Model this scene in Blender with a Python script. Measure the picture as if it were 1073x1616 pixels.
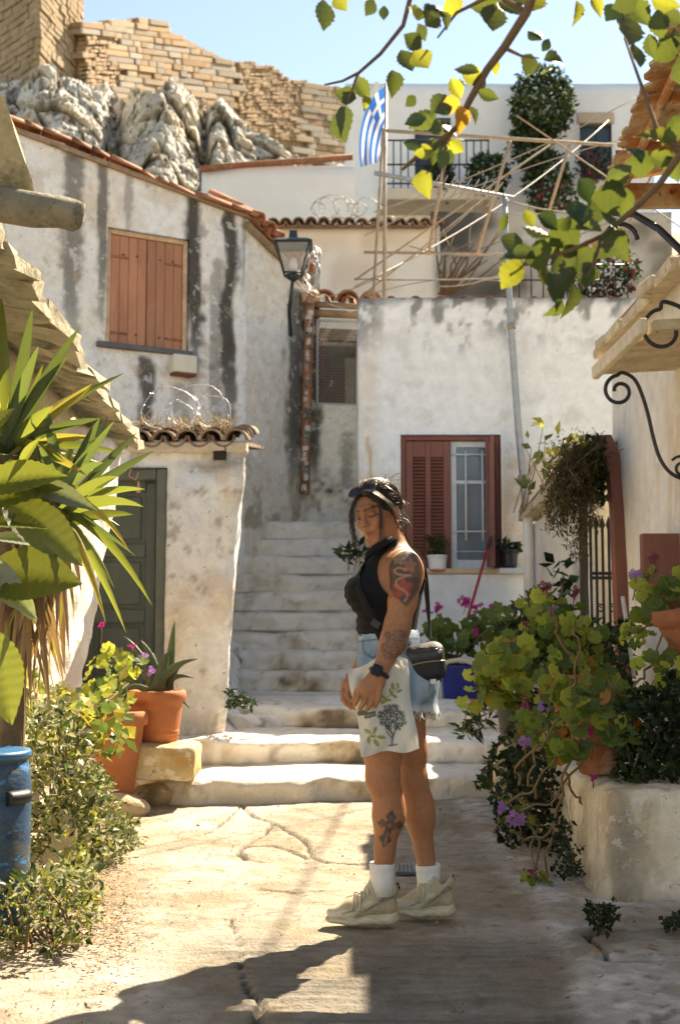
import bpy, math, random
import numpy as np
from mathutils import Vector, Matrix, Quaternion
R = math.radians
rnd = random.Random(7)
for o in list(bpy.data.objects): bpy.data.objects.remove(o)
SC = bpy.context.scene
COL = SC.collection

# ---------------------------------------------------------------- camera, sky, sun, exposure
FPX, CH, HORIZON = 2000.0, 1.12, 985.0
PITCH = math.atan((HORIZON - 808) / FPX)
cam_d = bpy.data.cameras.new('camera'); cam = bpy.data.objects.new('camera', cam_d); COL.objects.link(cam)
cam_d.sensor_fit = 'VERTICAL'; cam_d.sensor_height = 36.0; cam_d.lens = FPX / 1616 * 36
cam_d.clip_start = 0.05; cam_d.clip_end = 2000
cam.location = (0, 0, CH); cam.rotation_euler = (math.pi / 2 + PITCH, 0, 0)
cam_d.dof.use_dof = True; cam_d.dof.focus_distance = 4.8; cam_d.dof.aperture_fstop = 4.5
SC.camera = cam
SUN = Vector((0.55, 0.75, 1.0)).normalized()
SUN_EL = math.asin(SUN.z); SUN_AZ = math.atan2(SUN.x, SUN.y)
world = bpy.data.worlds.new('World'); SC.world = world; world.use_nodes = True
wn = world.node_tree.nodes; wl = world.node_tree.links
sky = wn.new('ShaderNodeTexSky'); sky.sky_type = 'NISHITA'; sky.sun_disc = False
sky.sun_elevation = SUN_EL; sky.sun_rotation = SUN_AZ
sky.air_density = 0.85; sky.dust_density = 0.2; sky.ozone_density = 1.5; sky.altitude = 150
bg = wn['Background']; wl.new(sky.outputs[0], bg.inputs[0]); bg.inputs[1].default_value = 0.095
sun_d = bpy.data.lights.new('sun', 'SUN'); sun_o = bpy.data.objects.new('sun', sun_d); COL.objects.link(sun_o)
sun_d.energy = 5.0; sun_d.angle = R(0.53); sun_d.color = (1.0, 0.945, 0.86)
sun_o.rotation_euler = (-SUN).to_track_quat('-Z', 'Y').to_euler(); sun_o.location = (6, 8, 12)
SC.view_settings.view_transform = 'Standard'; SC.view_settings.look = 'None'
SC.view_settings.gamma = 1; SC.view_settings.use_curve_mapping = False
SC.view_settings.exposure = 1.72
SC.view_settings.use_white_balance = True; SC.view_settings.white_balance_temperature = 8300; SC.view_settings.white_balance_tint = 10
SC.cycles.max_bounces = 14; SC.cycles.diffuse_bounces = 10; SC.cycles.transmission_bounces = 8; SC.cycles.sample_clamp_indirect = 6

# ---------------------------------------------------------------- measuring helpers (photo pixel -> place)
_fw = Vector((0, math.cos(PITCH), math.sin(PITCH))); _up = Vector((0, -math.sin(PITCH), math.cos(PITCH)))
def ray(px, py): return Vector((1, 0, 0)) * ((px - 536.5) / FPX) + _up * (-(py - 808) / FPX) + _fw
def P(px, py, Y):
    r = ray(px, py); return Vector((0, 0, CH)) + r * (Y / r.y)
def PG(px, py, z=0.0):
    r = ray(px, py); return Vector((0, 0, CH)) + r * ((z - CH) / r.z)
def RW(px, py, A, B):
    """ray through a pixel meets the vertical plane over A-B: returns (distance along A-B, height)"""
    r = ray(px, py); d = Vector((B[0] - A[0], B[1] - A[1])); L = d.length; d /= L
    n = Vector((d.y, -d.x)); t = (n.x * A[0] + n.y * A[1]) / (n.x * r.x + n.y * r.y)
    p = r * t; return ((p.x - A[0]) * d.x + (p.y - A[1]) * d.y, CH + p.z)
def PX(p):
    v = Vector(p) - Vector((0, 0, CH)); f = v.dot(_fw)
    return (536.5 + v.x / f * FPX, 808 - v.dot(_up) / f * FPX)

# ---------------------------------------------------------------- noise
def _h(i, j, k, s):
    i = i.astype(np.uint32); j = j.astype(np.uint32); k = k.astype(np.uint32)
    n = i * np.uint32(374761393) + j * np.uint32(668265263) + k * np.uint32(2246822519) + np.uint32((s * 3266489917) & 0xffffffff)
    n = (n ^ (n >> np.uint32(13))) * np.uint32(1274126177); n = n ^ (n >> np.uint32(16))
    return n.astype(np.float64) / 4294967295.0
def vnoise(p, s=0):
    p = np.asarray(p, float); f = np.floor(p); t = p - f; t = t * t * (3 - 2 * t); f = f.astype(np.int64)
    x, y, z = f[:, 0], f[:, 1], f[:, 2]; tx, ty, tz = t[:, 0], t[:, 1], t[:, 2]; r = 0
    for a in (0, 1):
        for b in (0, 1):
            for c in (0, 1):
                w = (tx if a else 1 - tx) * (ty if b else 1 - ty) * (tz if c else 1 - tz)
                r = r + w * _h(x + a, y + b, z + c, s)
    return r * 2 - 1
def fbm(p, scale=1.0, octv=3, s=0):
    p = np.asarray(p, float) * scale; r = 0; a = 1.0; t = 0
    for o in range(octv):
        r = r + a * vnoise(p * (2 ** o) + 17.3 * o + 1000, s + o); t += a; a *= 0.5
    return r / t
def worley(p, scale, s=0):
    """distance to the two nearest cell points and a random value of the nearest cell"""
    p = np.asarray(p, float) * scale + 500; f = np.floor(p).astype(np.int64); d1 = np.full(len(p), 9.0); d2 = np.full(len(p), 9.0); rv = np.zeros(len(p))
    for a in (-1, 0, 1):
        for b in (-1, 0, 1):
            for c in (-1, 0, 1):
                i, j, k = f[:, 0] + a, f[:, 1] + b, f[:, 2] + c; q = np.stack([i + _h(i, j, k, s), j + _h(i, j, k, s + 1), k + _h(i, j, k, s + 2)], 1); d = np.sqrt(((p - q) ** 2).sum(1)); h = _h(i, j, k, s + 3)
                n = d < d1; d2 = np.where(n, d1, np.minimum(d2, d)); rv = np.where(n, h, rv); d1 = np.where(n, d, d1)
    return d1, d2, rv
def facets(p, scale, s=0):
    """each cell is a tilted flat facet: returns offset and edge distance"""
    p = np.asarray(p, float) * scale + 500; f = np.floor(p).astype(np.int64); d1 = np.full(len(p), 9.0); d2 = np.full(len(p), 9.0); val = np.zeros(len(p))
    for a in (-1, 0, 1):
        for b in (-1, 0, 1):
            for c in (-1, 0, 1):
                i, j, k = f[:, 0] + a, f[:, 1] + b, f[:, 2] + c; q = np.stack([i + _h(i, j, k, s), j + _h(i, j, k, s + 1), k + _h(i, j, k, s + 2)], 1); v = p - q; d = np.sqrt((v ** 2).sum(1))
                o = (_h(i, j, k, s + 3) - .5) + 1.5 * ((_h(i, j, k, s + 4) - .5) * v[:, 0] + (_h(i, j, k, s + 5) - .5) * v[:, 1] + (_h(i, j, k, s + 6) - .35) * v[:, 2])
                n = d < d1; d2 = np.where(n, d1, np.minimum(d2, d)); val = np.where(n, o, val); d1 = np.where(n, d, d1)
    return val, d2 - d1
def smooth_line(pts, k=6):
    pts = [np.array(p, float) for p in pts]; out = []
    for i in range(len(pts) - 1):
        a, b, c, d = pts[max(i - 1, 0)], pts[i], pts[i + 1], pts[min(i + 2, len(pts) - 1)]
        for j in range(k): t = j / k; out.append(0.5 * (2 * b + (c - a) * t + (2 * a - 5 * b + 4 * c - d) * t * t + (3 * b - a - 3 * c + d) * t ** 3))
    return np.array(out + [pts[-1]])
def sstep(a, b, x): t = np.clip((x - a) / (b - a), 0, 1); return t * t * (3 - 2 * t)
def mixc(c, d, m): m = np.clip(m, 0, 1)[:, None]; return c * (1 - m) + np.asarray(d, float)[None, :] * m
def seg_dist(P2, a, b):
    a = np.asarray(a, float); b = np.asarray(b, float); ab = b - a
    t = np.clip(((P2 - a) @ ab) / max(ab @ ab, 1e-9), 0, 1); q = a + t[:, None] * ab
    return np.sqrt(((P2 - q) ** 2).sum(1))
def poly_dist(P2, pts):
    d = np.full(len(P2), 1e9)
    for a, b in zip(pts[:-1], pts[1:]): d = np.minimum(d, seg_dist(P2, a, b))
    return d

# ---------------------------------------------------------------- objects
ROOT = {}
def props(o, label=None, cat=None, group=None, kind=None):
    if label: o['label'] = label
    if cat: o['category'] = cat
    if group: o['group'] = group
    if kind: o['kind'] = kind
    return o
def thing(name, label, cat, loc, group=None):
    o = bpy.data.objects.new(name, None); COL.objects.link(o); o.location = Vector(loc); o.empty_display_size = 0.1
    ROOT[o.name] = Vector(loc); return props(o, label, cat, group)
def off(parent): return ROOT.get(parent.name, Vector((0, 0, 0))) if parent else Vector((0, 0, 0))
def link(name, me, parent=None):
    o = bpy.data.objects.new(name, me); COL.objects.link(o)
    if parent: o.parent = parent; ROOT[o.name] = off(parent)
    return o
def mesh(name, V, F, mat, parent=None, smooth=True, col=None, mi=None, mats=None, uv=None):
    """V, F in world coordinates -> one object (a child keeps its root's origin)"""
    me = bpy.data.meshes.new(name); V = np.asarray(V, float).reshape(-1, 3)
    if parent: V = V - np.array(off(parent))
    F = [tuple(int(i) for i in f) for f in F] if not isinstance(F, np.ndarray) else F
    if isinstance(F, np.ndarray):
        n, k = F.shape; me.vertices.add(len(V)); me.vertices.foreach_set('co', V.ravel())
        me.loops.add(n * k); me.loops.foreach_set('vertex_index', F.ravel().astype(np.int32))
        me.polygons.add(n); me.polygons.foreach_set('loop_start', np.arange(0, n * k, k, dtype=np.int32))
        me.update(calc_edges=True)
    else:
        me.from_pydata([tuple(v) for v in V], [], F); me.update()
    if col is not None:
        a = me.color_attributes.new('Col', 'FLOAT_COLOR', 'POINT')
        c = np.ones((len(V), 4)); c[:, :3] = np.clip(col, 0, 1); a.data.foreach_set('color', c.ravel())
    for m in (mats or [mat]): me.materials.append(m)
    if mi is not None: me.polygons.foreach_set('material_index', np.asarray(mi, np.int32))
    me.polygons.foreach_set('use_smooth', np.full(len(me.polygons), smooth))
    me.validate()
    return link(name, me, parent)
def inst(name, src, M, parent=None):
    """another object with the same mesh at world matrix M"""
    o = bpy.data.objects.new(name, src.data if hasattr(src, 'data') else src); COL.objects.link(o)
    if parent: o.parent = parent; ROOT[o.name] = off(parent); M = Matrix.Translation(-off(parent)) @ M
    o.matrix_local = M; return o
def frame(A, B, z=0):
    """local frame of a wall from A to B: F(u, d, z): u along, d out of the wall towards the viewer"""
    d = Vector((B[0] - A[0], B[1] - A[1], 0)).normalized(); n = Vector((d.y, -d.x, 0)); A = Vector((A[0], A[1], 0))
    def F(u, o, zz): return A + d * u + n * o + Vector((0, 0, zz + z))
    F.d = d; F.n = n; return F
WF = lambda u, d, z: Vector((u, d, z))
class MB:
    def __init__(s): s.V = []; s.F = []; s.S = []
    def add(s, V, F, smooth=False):
        n = len(s.V); s.V += [Vector(v) for v in V]; s.F += [tuple(i + n for i in f) for f in F]; s.S += [smooth] * len(F); return s
    def box(s, F, u0, u1, d0, d1, z0, z1, bev=0.0):
        """bevelled box in frame F"""
        if bev <= 0 or min(abs(u1-u0), abs(d1-d0), abs(z1-z0)) < bev * 2.2:
            V = [F(u, d, z) for z in (z0, z1) for d in (d0, d1) for u in (u0, u1)]
            return s.add(V, [(0, 2, 3, 1), (4, 5, 7, 6), (0, 1, 5, 4), (2, 6, 7, 3), (0, 4, 6, 2), (1, 3, 7, 5)])
        import itertools
        c = ((u0+u1)/2, (d0+d1)/2, (z0+z1)/2); h = (abs(u1-u0)/2, abs(d1-d0)/2, abs(z1-z0)/2); V = []; idx = {}
        for sg in itertools.product((-1, 1), repeat=3):
            for ax in range(3):
                q = [c[i] + sg[i] * (h[i] if i == ax else h[i] - bev) for i in range(3)]
                idx[(sg, ax)] = len(V); V.append(F(*q))
        Fs = []
        for ax in range(3):
            a, b = [(1, 2), (2, 0), (0, 1)][ax]
            for sg in (-1, 1):
                ring = []
                for (p, q) in ((-1, -1), (1, -1), (1, 1), (-1, 1)):
                    t = [0, 0, 0]; t[ax] = sg; t[a] = p; t[b] = q; ring.append(idx[(tuple(t), ax)])
                Fs.append(tuple(ring if sg > 0 else ring[::-1]))
            for p in (-1, 1):
                for q in (-1, 1):
                    t0 = [0, 0, 0]; t1 = [0, 0, 0]; t0[ax] = -1; t1[ax] = 1
                    for t in (t0, t1): t[a] = p; t[b] = q
                    Fs.append((idx[(tuple(t0), a)], idx[(tuple(t1), a)], idx[(tuple(t1), b)], idx[(tuple(t0), b)]))
        for sg in itertools.product((-1, 1), repeat=3): Fs.append((idx[(sg, 0)], idx[(sg, 1)], idx[(sg, 2)]))
        return s.add(V, Fs)
    def tube(s, pts, r, n=8, cap=True, flat=None):
        """tube through points; r a number or list; flat=(normal vector, thickness ratio)"""
        pts = [Vector(p) for p in pts]; m = len(pts); rs = r if isinstance(r, (list, tuple, np.ndarray)) else [r] * m
        V = []; t0 = (pts[1] - pts[0]).normalized(); up = Vector((0, 0, 1)) if abs(t0.z) < 0.9 else Vector((1, 0, 0))
        if flat: up = Vector(flat[0])
        a = t0.cross(up).normalized()
        for i, p in enumerate(pts):
            t = ((pts[min(i + 1, m - 1)] - pts[max(i - 1, 0)])).normalized()
            a = (a - t * a.dot(t)); a = a.normalized() if a.length > 1e-6 else t.orthogonal().normalized()
            b = t.cross(a)
            for k in range(n):
                w = 2 * math.pi * k / n; fl = flat[1] if flat else 1
                V.append(p + a * (math.cos(w) * rs[i]) + b * (math.sin(w) * rs[i] * fl))
        Fs = [(i * n + k, i * n + (k + 1) % n, (i + 1) * n + (k + 1) % n, (i + 1) * n + k) for i in range(m - 1) for k in range(n)]
        s.add(V, Fs, True)
        if cap:
            q = len(s.V) - len(V); s.F += [tuple(q + k for k in range(n))[::-1], tuple(q + (m - 1) * n + k for k in range(n))]; s.S += [False, False]
        return s
    def lathe(s, c, prof, n=24, axis=None, wob=0.0):
        c = Vector(c); Z = Vector(axis).normalized() if axis else Vector((0, 0, 1)); X = Z.orthogonal().normalized(); Y = Z.cross(X); V = []
        for (r, z) in prof:
            for k in range(n):
                w = 2 * math.pi * k / n; rr = r * (1 + wob * math.sin(3 * w + 9 * z)); V.append(c + X * (rr * math.cos(w)) + Y * (rr * math.sin(w)) + Z * z)
        Fs = [(i * n + k, i * n + (k + 1) % n, (i + 1) * n + (k + 1) % n, (i + 1) * n + k) for i in range(len(prof) - 1) for k in range(n)]
        s.add(V, Fs, True)
        q = len(s.V) - len(V)
        if prof[0][0] > 1e-4: s.F.append(tuple(q + k for k in range(n))[::-1]); s.S.append(False)
        if prof[-1][0] > 1e-4: s.F.append(tuple(q + (len(prof) - 1) * n + k for k in range(n))); s.S.append(False)
        return s
    def prism(s, poly, vec):
        n = len(poly); V = [Vector(p) for p in poly]; V += [p + Vector(vec) for p in V]
        return s.add(V, [tuple(range(n))[::-1], tuple(range(n, 2 * n))] + [(k, (k + 1) % n, n + (k + 1) % n, n + k) for k in range(n)])
    def build(s, name, mat, parent=None, jit=0.0, jscale=8, col=None):
        V = np.array([tuple(v) for v in s.V])
        if jit: V = V + jit * np.stack([fbm(V, jscale, 2, q) for q in (1, 2, 3)], 1)
        o = mesh(name, V, s.F, mat, parent, True, col)
        o.data.polygons.foreach_set('use_smooth', np.array(s.S, bool)); return o

# ---------------------------------------------------------------- materials
MATS = {}
def mat(name, col=(0.8, 0.8, 0.8), rough=0.8, var=0.15, vscale=6.0, bump=0.0, bscale=40.0, metal=0.0, attr=False, trans=0.0, tcol=None,
        spots=None, spec=0.5, bump2=0.0, b2scale=6.0, coat=0.0, stretch=None, rand=0.0, sss=0.0):
    """procedural principled material: base colour (or the Col attribute) x two noises, optional spots (colour, scale, threshold, softness), bump"""
    if name in MATS: return MATS[name]
    m = bpy.data.materials.new(name); m.use_nodes = True; N = m.node_tree.nodes; L = m.node_tree.links; N.clear(); MATS[name] = m
    out = N.new('ShaderNodeOutputMaterial'); b = N.new('ShaderNodeBsdfPrincipled')
    tc = N.new('ShaderNodeTexCoord'); vec = tc.outputs['Object']
    if stretch:
        mp = N.new('ShaderNodeMapping'); mp.inputs['Scale'].default_value = stretch; L.new(vec, mp.inputs[0]); vec = mp.outputs[0]
    def noise(sc, det=5.0, r=0.6):
        n = N.new('ShaderNodeTexNoise'); n.inputs['Scale'].default_value = sc; n.inputs['Detail'].default_value = det
        n.inputs['Roughness'].default_value = r; L.new(vec, n.inputs['Vector']); return n.outputs[0]
    if attr:
        a = N.new('ShaderNodeAttribute'); a.attribute_name = 'Col'; base = a.outputs['Color']
    else:
        a = N.new('ShaderNodeRGB'); a.outputs[0].default_value = (*col, 1); base = a.outputs[0]
    def mixrgb(kind, f, A, B):
        x = N.new('ShaderNodeMix'); x.data_type = 'RGBA'; x.blend_type = kind
        for sock, v in ((0, f), (6, A), (7, B)):
            if hasattr(v, 'links') or hasattr(v, 'is_output'): L.new(v, x.inputs[sock])
            else: x.inputs[sock].default_value = v
        return x.outputs[2]
    def ramp(src, lo, hi, a=0.0, c=1.0):
        r = N.new('ShaderNodeMapRange'); L.new(src, r.inputs[0]); r.inputs[1].default_value = lo; r.inputs[2].default_value = hi
        r.inputs[3].default_value = a; r.inputs[4].default_value = c; return r.outputs[0]
    if var > 0:
        v1 = ramp(noise(vscale, 8, 0.65), 0.3, 0.7, 1 - var, 1 + var * 0.6)
        cmb = N.new('ShaderNodeCombineColor'); [L.new(v1, cmb.inputs[i]) for i in range(3)]
        base = mixrgb('MULTIPLY', 1.0, base, cmb.outputs[0])
    if rand > 0:
        oi = N.new('ShaderNodeObjectInfo'); rv = ramp(oi.outputs['Random'], 0, 1, 1 - rand, 1 + rand)
        cmb = N.new('ShaderNodeCombineColor'); [L.new(rv, cmb.inputs[i]) for i in range(3)]
        base = mixrgb('MULTIPLY', 1.0, base, cmb.outputs[0])
    for sp in (spots or []):
        c, sc, th, so = sp[:4]; f = ramp(noise(sc, 6, 0.7), th, th + so, 0, sp[4] if len(sp) > 4 else 1)
        base = mixrgb('MIX', f, base, (*c, 1))
    L.new(base, b.inputs['Base Color'])
    b.inputs['Roughness'].default_value = rough; b.inputs['Metallic'].default_value = metal; b.inputs['Specular IOR Level'].default_value = spec
    if coat: b.inputs['Coat Weight'].default_value = coat
    if sss: b.inputs['Subsurface Weight'].default_value = sss; b.inputs['Subsurface Radius'].default_value = (0.012, 0.005, 0.003); b.inputs['Subsurface Scale'].default_value = 0.6
    if bump > 0:
        h = noise(bscale, 6, 0.65)
        if bump2 > 0:
            ad = N.new('ShaderNodeMath'); ad.operation = 'MULTIPLY_ADD'; L.new(noise(b2scale, 4), ad.inputs[0]); ad.inputs[1].default_value = bump2; L.new(h, ad.inputs[2]); h = ad.outputs[0]
        bp = N.new('ShaderNodeBump'); bp.inputs['Strength'].default_value = bump; bp.inputs['Distance'].default_value = 0.02; L.new(h, bp.inputs['Height']); L.new(bp.outputs[0], b.inputs['Normal'])
    sh = b.outputs[0]
    if trans > 0:
        t = N.new('ShaderNodeBsdfTranslucent')
        if tcol: t.inputs[0].default_value = (*tcol, 1)
        if tcol is None or rand > 0: L.new(base if tcol is None else mixrgb('MULTIPLY', 1.0, (*tcol, 1), cmb.outputs[0]), t.inputs[0])
        mx = N.new('ShaderNodeMixShader'); mx.inputs[0].default_value = trans; L.new(sh, mx.inputs[1]); L.new(t.outputs[0], mx.inputs[2]); sh = mx.outputs[0]
    L.new(sh, out.inputs[0]); return m
def glass(name, tint=(0.05, 0.07, 0.09), rough=0.08, alpha=1.0):
    m = mat(name, tint, rough, 0.1, 3, spec=0.8); b = [n for n in m.node_tree.nodes if n.type == 'BSDF_PRINCIPLED'][0]
    b.inputs['Alpha'].default_value = alpha; return m

PLASTER = mat('plaster', attr=True, rough=0.92, var=0.12, vscale=9, bump=0.8, bscale=30, bump2=1.3, b2scale=8, spec=0.2,
              spots=[((0.55, 0.45, 0.33), 3.1, 0.58, 0.07, 0.28), ((0.90, 0.89, 0.86), 7, 0.58, 0.05, 0.35), ((0.22, 0.19, 0.15), 19, 0.645, 0.035, 0.5)])
PLAST_ROUGH = mat('rough_plaster', attr=True, rough=0.95, var=0.16, vscale=11, bump=1.0, bscale=24, bump2=1.5, b2scale=7, spec=0.2,
                  spots=[((0.50, 0.38, 0.24), 4.2, 0.585, 0.06, 0.40), ((0.90, 0.88, 0.84), 8, 0.57, 0.05, 0.45), ((0.15, 0.12, 0.09), 21, 0.63, 0.035, 0.65)])
PLAST_FAR = mat('far_plaster', attr=True, rough=0.9, var=0.08, vscale=1.5, bump=0.2, bscale=8, spec=0.2)
TILE = mat('roof_tile', (0.40, 0.16, 0.075), 0.85, 0.35, 9, 0.3, 60, rand=0.3, spots=[((0.45, 0.36, 0.26), 6, 0.56, 0.12, 0.6), ((0.07, 0.055, 0.045), 13, 0.58, 0.12, 0.7)])
TILE_OLD = mat('roof_tile_mossy', (0.30, 0.20, 0.13), 0.9, 0.35, 9, 0.4, 60, rand=0.3, spots=[((0.05, 0.045, 0.035), 9, 0.52, 0.14, 0.8), ((0.5, 0.45, 0.36), 14, 0.6, 0.1, 0.7)])
IRON = mat('black_iron', (0.018, 0.018, 0.02), 0.5, 0.3, 20, 0.1, 60)
GALV = mat('galvanised_pipe', (0.36, 0.37, 0.37), 0.55, 0.25, 12, 0.1, 60, metal=0.4, spots=[((0.35, 0.24, 0.14), 7, 0.58, 0.12, 0.6)])
RUSTROD = mat('weathered_rod', (0.34, 0.27, 0.19), 0.75, 0.3, 14, 0.2, 60, spots=[((0.30, 0.14, 0.06), 9, 0.56, 0.1, 0.7)])
WIRE = mat('wire', (0.30, 0.27, 0.23), 0.6, 0.2, 20, metal=0.3)
RED = mat('red_brown_paint', (0.215, 0.068, 0.042), 0.55, 0.22, 10, 0.25, 50, spots=[((0.55, 0.42, 0.35), 16, 0.69, 0.04, 0.8), ((0.10, 0.03, 0.02), 7, 0.6, 0.2, 0.5)], stretch=(1, 1, 0.35))
TERRA = mat('terracotta', (0.46, 0.155, 0.06), 0.8, 0.2, 7, 0.25, 60, spots=[((0.62, 0.36, 0.22), 5, 0.58, 0.2, 0.5), ((0.6, 0.5, 0.4), 18, 0.68, 0.06, 0.7)])
SOIL = mat('soil', (0.05, 0.035, 0.022), 0.95, 0.4, 30, 0.8, 60)

# ---------------------------------------------------------------- walls
def ucoords(brk, res):
    brk = sorted(set(round(b, 5) for b in brk)); out = []
    for a, b in zip(brk[:-1], brk[1:]):
        n = max(1, int(round((b - a) / res))); out += [a + (b - a) * i / n for i in range(n)]
    return np.array(out + [brk[-1]])
def wall(name, path, z0, z1, m, parent=None, holes=(), res=0.06, amp=0.012, nscale=2.5, top=None, colfn=None, warp=None, cap=0.25, s=0, kind=None):
    """plastered wall along a plan path (facing right of travel); holes = (u0, u1, z0, z1, reveal depth); top(u) clips it"""
    path = [np.array(p[:2], float) for p in path]; cum = [0.0]
    for a, b in zip(path[:-1], path[1:]): cum.append(cum[-1] + np.linalg.norm(b - a))
    us = ucoords(list(cum) + [h[i] for h in holes for i in (0, 1)], res); zs = ucoords([z0, z1] + [h[i] for h in holes for i in (2, 3)], res)
    px = np.interp(us, cum, [p[0] for p in path]); py = np.interp(us, cum, [p[1] for p in path])
    nrm = []
    for i, u in enumerate(us):
        ns = []
        for k in range(len(path) - 1):
            if cum[k] - 1e-4 <= u <= cum[k + 1] + 1e-4:
                d = (path[k + 1] - path[k]) / np.linalg.norm(path[k + 1] - path[k]); ns.append((d[1], -d[0]))
        n = np.mean(ns, 0); nrm.append(n / np.linalg.norm(n))
    nrm = np.array(nrm); nu, nz = len(us), len(zs)
    U, Z = np.meshgrid(us, zs, indexing='ij'); X = np.repeat(px[:, None], nz, 1); Y = np.repeat(py[:, None], nz, 1)
    ZZ = Z.copy()
    if top is not None: ZZ = np.minimum(Z, np.array([top(u) for u in us])[:, None])
    pos = np.stack([X, Y, ZZ], -1).reshape(-1, 3)
    dsp = amp * fbm(pos, nscale, 4, s).reshape(nu, nz)
    pos = pos.reshape(nu, nz, 3).copy(); pos[:, :, 0] += nrm[:, None, 0] * dsp; pos[:, :, 1] += nrm[:, None, 1] * dsp
    V = [pos.reshape(-1, 3)]; F = []; idx = np.arange(nu * nz).reshape(nu, nz); UU = [U.ravel()]; ZC = [ZZ.ravel()]
    skip = np.zeros((nu - 1, nz - 1), bool); uc = (us[:-1] + us[1:]) / 2; zc = (zs[:-1] + zs[1:]) / 2
    for h in holes: skip |= ((uc > h[0]) & (uc < h[1]))[:, None] & ((zc > h[2]) & (zc < h[3]))[None, :]
    if top is not None: skip |= (np.abs(ZZ[:-1, 1:] - ZZ[:-1, :-1]) < 1e-6) & (np.abs(ZZ[1:, 1:] - ZZ[1:, :-1]) < 1e-6)
    q = np.argwhere(~skip); i, j = q[:, 0], q[:, 1]
    F += np.stack([idx[i, j], idx[i + 1, j], idx[i + 1, j + 1], idx[i, j + 1]], 1).tolist()
    n0 = nu * nz
    for h in holes:
        iu = [k for k in range(nu) if h[0] - 1e-4 <= us[k] <= h[1] + 1e-4]; iz = [k for k in range(nz) if h[2] - 1e-4 <= zs[k] <= h[3] + 1e-4]
        ring = [(k, iz[0]) for k in iu] + [(iu[-1], k) for k in iz[1:]] + [(k, iz[-1]) for k in iu[-2::-1]] + [(iu[0], k) for k in iz[-2:0:-1]]
        inner = [pos[a, b] - np.array([nrm[a][0], nrm[a][1], 0]) * h[4] for a, b in ring]; V.append(np.array(inner)); m_ = len(ring)
        UU.append(np.array([us[a] for a, b in ring])); ZC.append(np.array([zs[b] for a, b in ring]))
        for k in range(m_):
            a = idx[ring[k]]; b = idx[ring[(k + 1) % m_]]; F.append([b, a, n0 + k, n0 + (k + 1) % m_])
        n0 += m_
    if cap:
        tp = pos[:, -1, :] - np.concatenate([nrm, np.zeros((nu, 1))], 1) * cap; V.append(tp); UU.append(us); ZC.append(ZZ[:, -1])
        F += [[idx[k, -1], idx[k + 1, -1], n0 + k + 1, n0 + k] for k in range(nu - 1)]; n0 += nu
    V = np.concatenate(V); u = np.concatenate(UU); z = np.concatenate(ZC)
    if warp: V = warp(V.copy())
    c = colfn(u, z, V) if colfn else np.full((len(V), 3), 0.75)
    o = mesh(name, V, np.array(F), m, parent, True, c)
    if kind: o['kind'] = kind
    return o
def streak(u, z, V, uc, w, ztop, zbot, s=0, soft=0.35):
    Q = V * np.array([1, 1, 0.16]); wob = 0.05 * fbm(V * np.array([0, 0, 1]) + s * 3.1, 1.6, 3, s) + 0.05 * fbm(Q, 9, 3, s + 5)
    e = 1 - np.abs(u - uc + wob) / (w * 1.25); b = sstep(zbot, zbot + soft * (ztop - zbot) + 0.02, z) * sstep(ztop + 0.06, ztop - 0.02, z)
    n = 0.45 * fbm(Q, 14, 3, s + 9) + 0.40 * fbm(V, 11, 3, s + 12); return np.clip(sstep(0.10, 0.62, e * (0.35 + 0.65 * b) + n * 0.75) * sstep(0, 0.15, b) * (0.6 + 0.4 * b), 0, 1)

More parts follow.
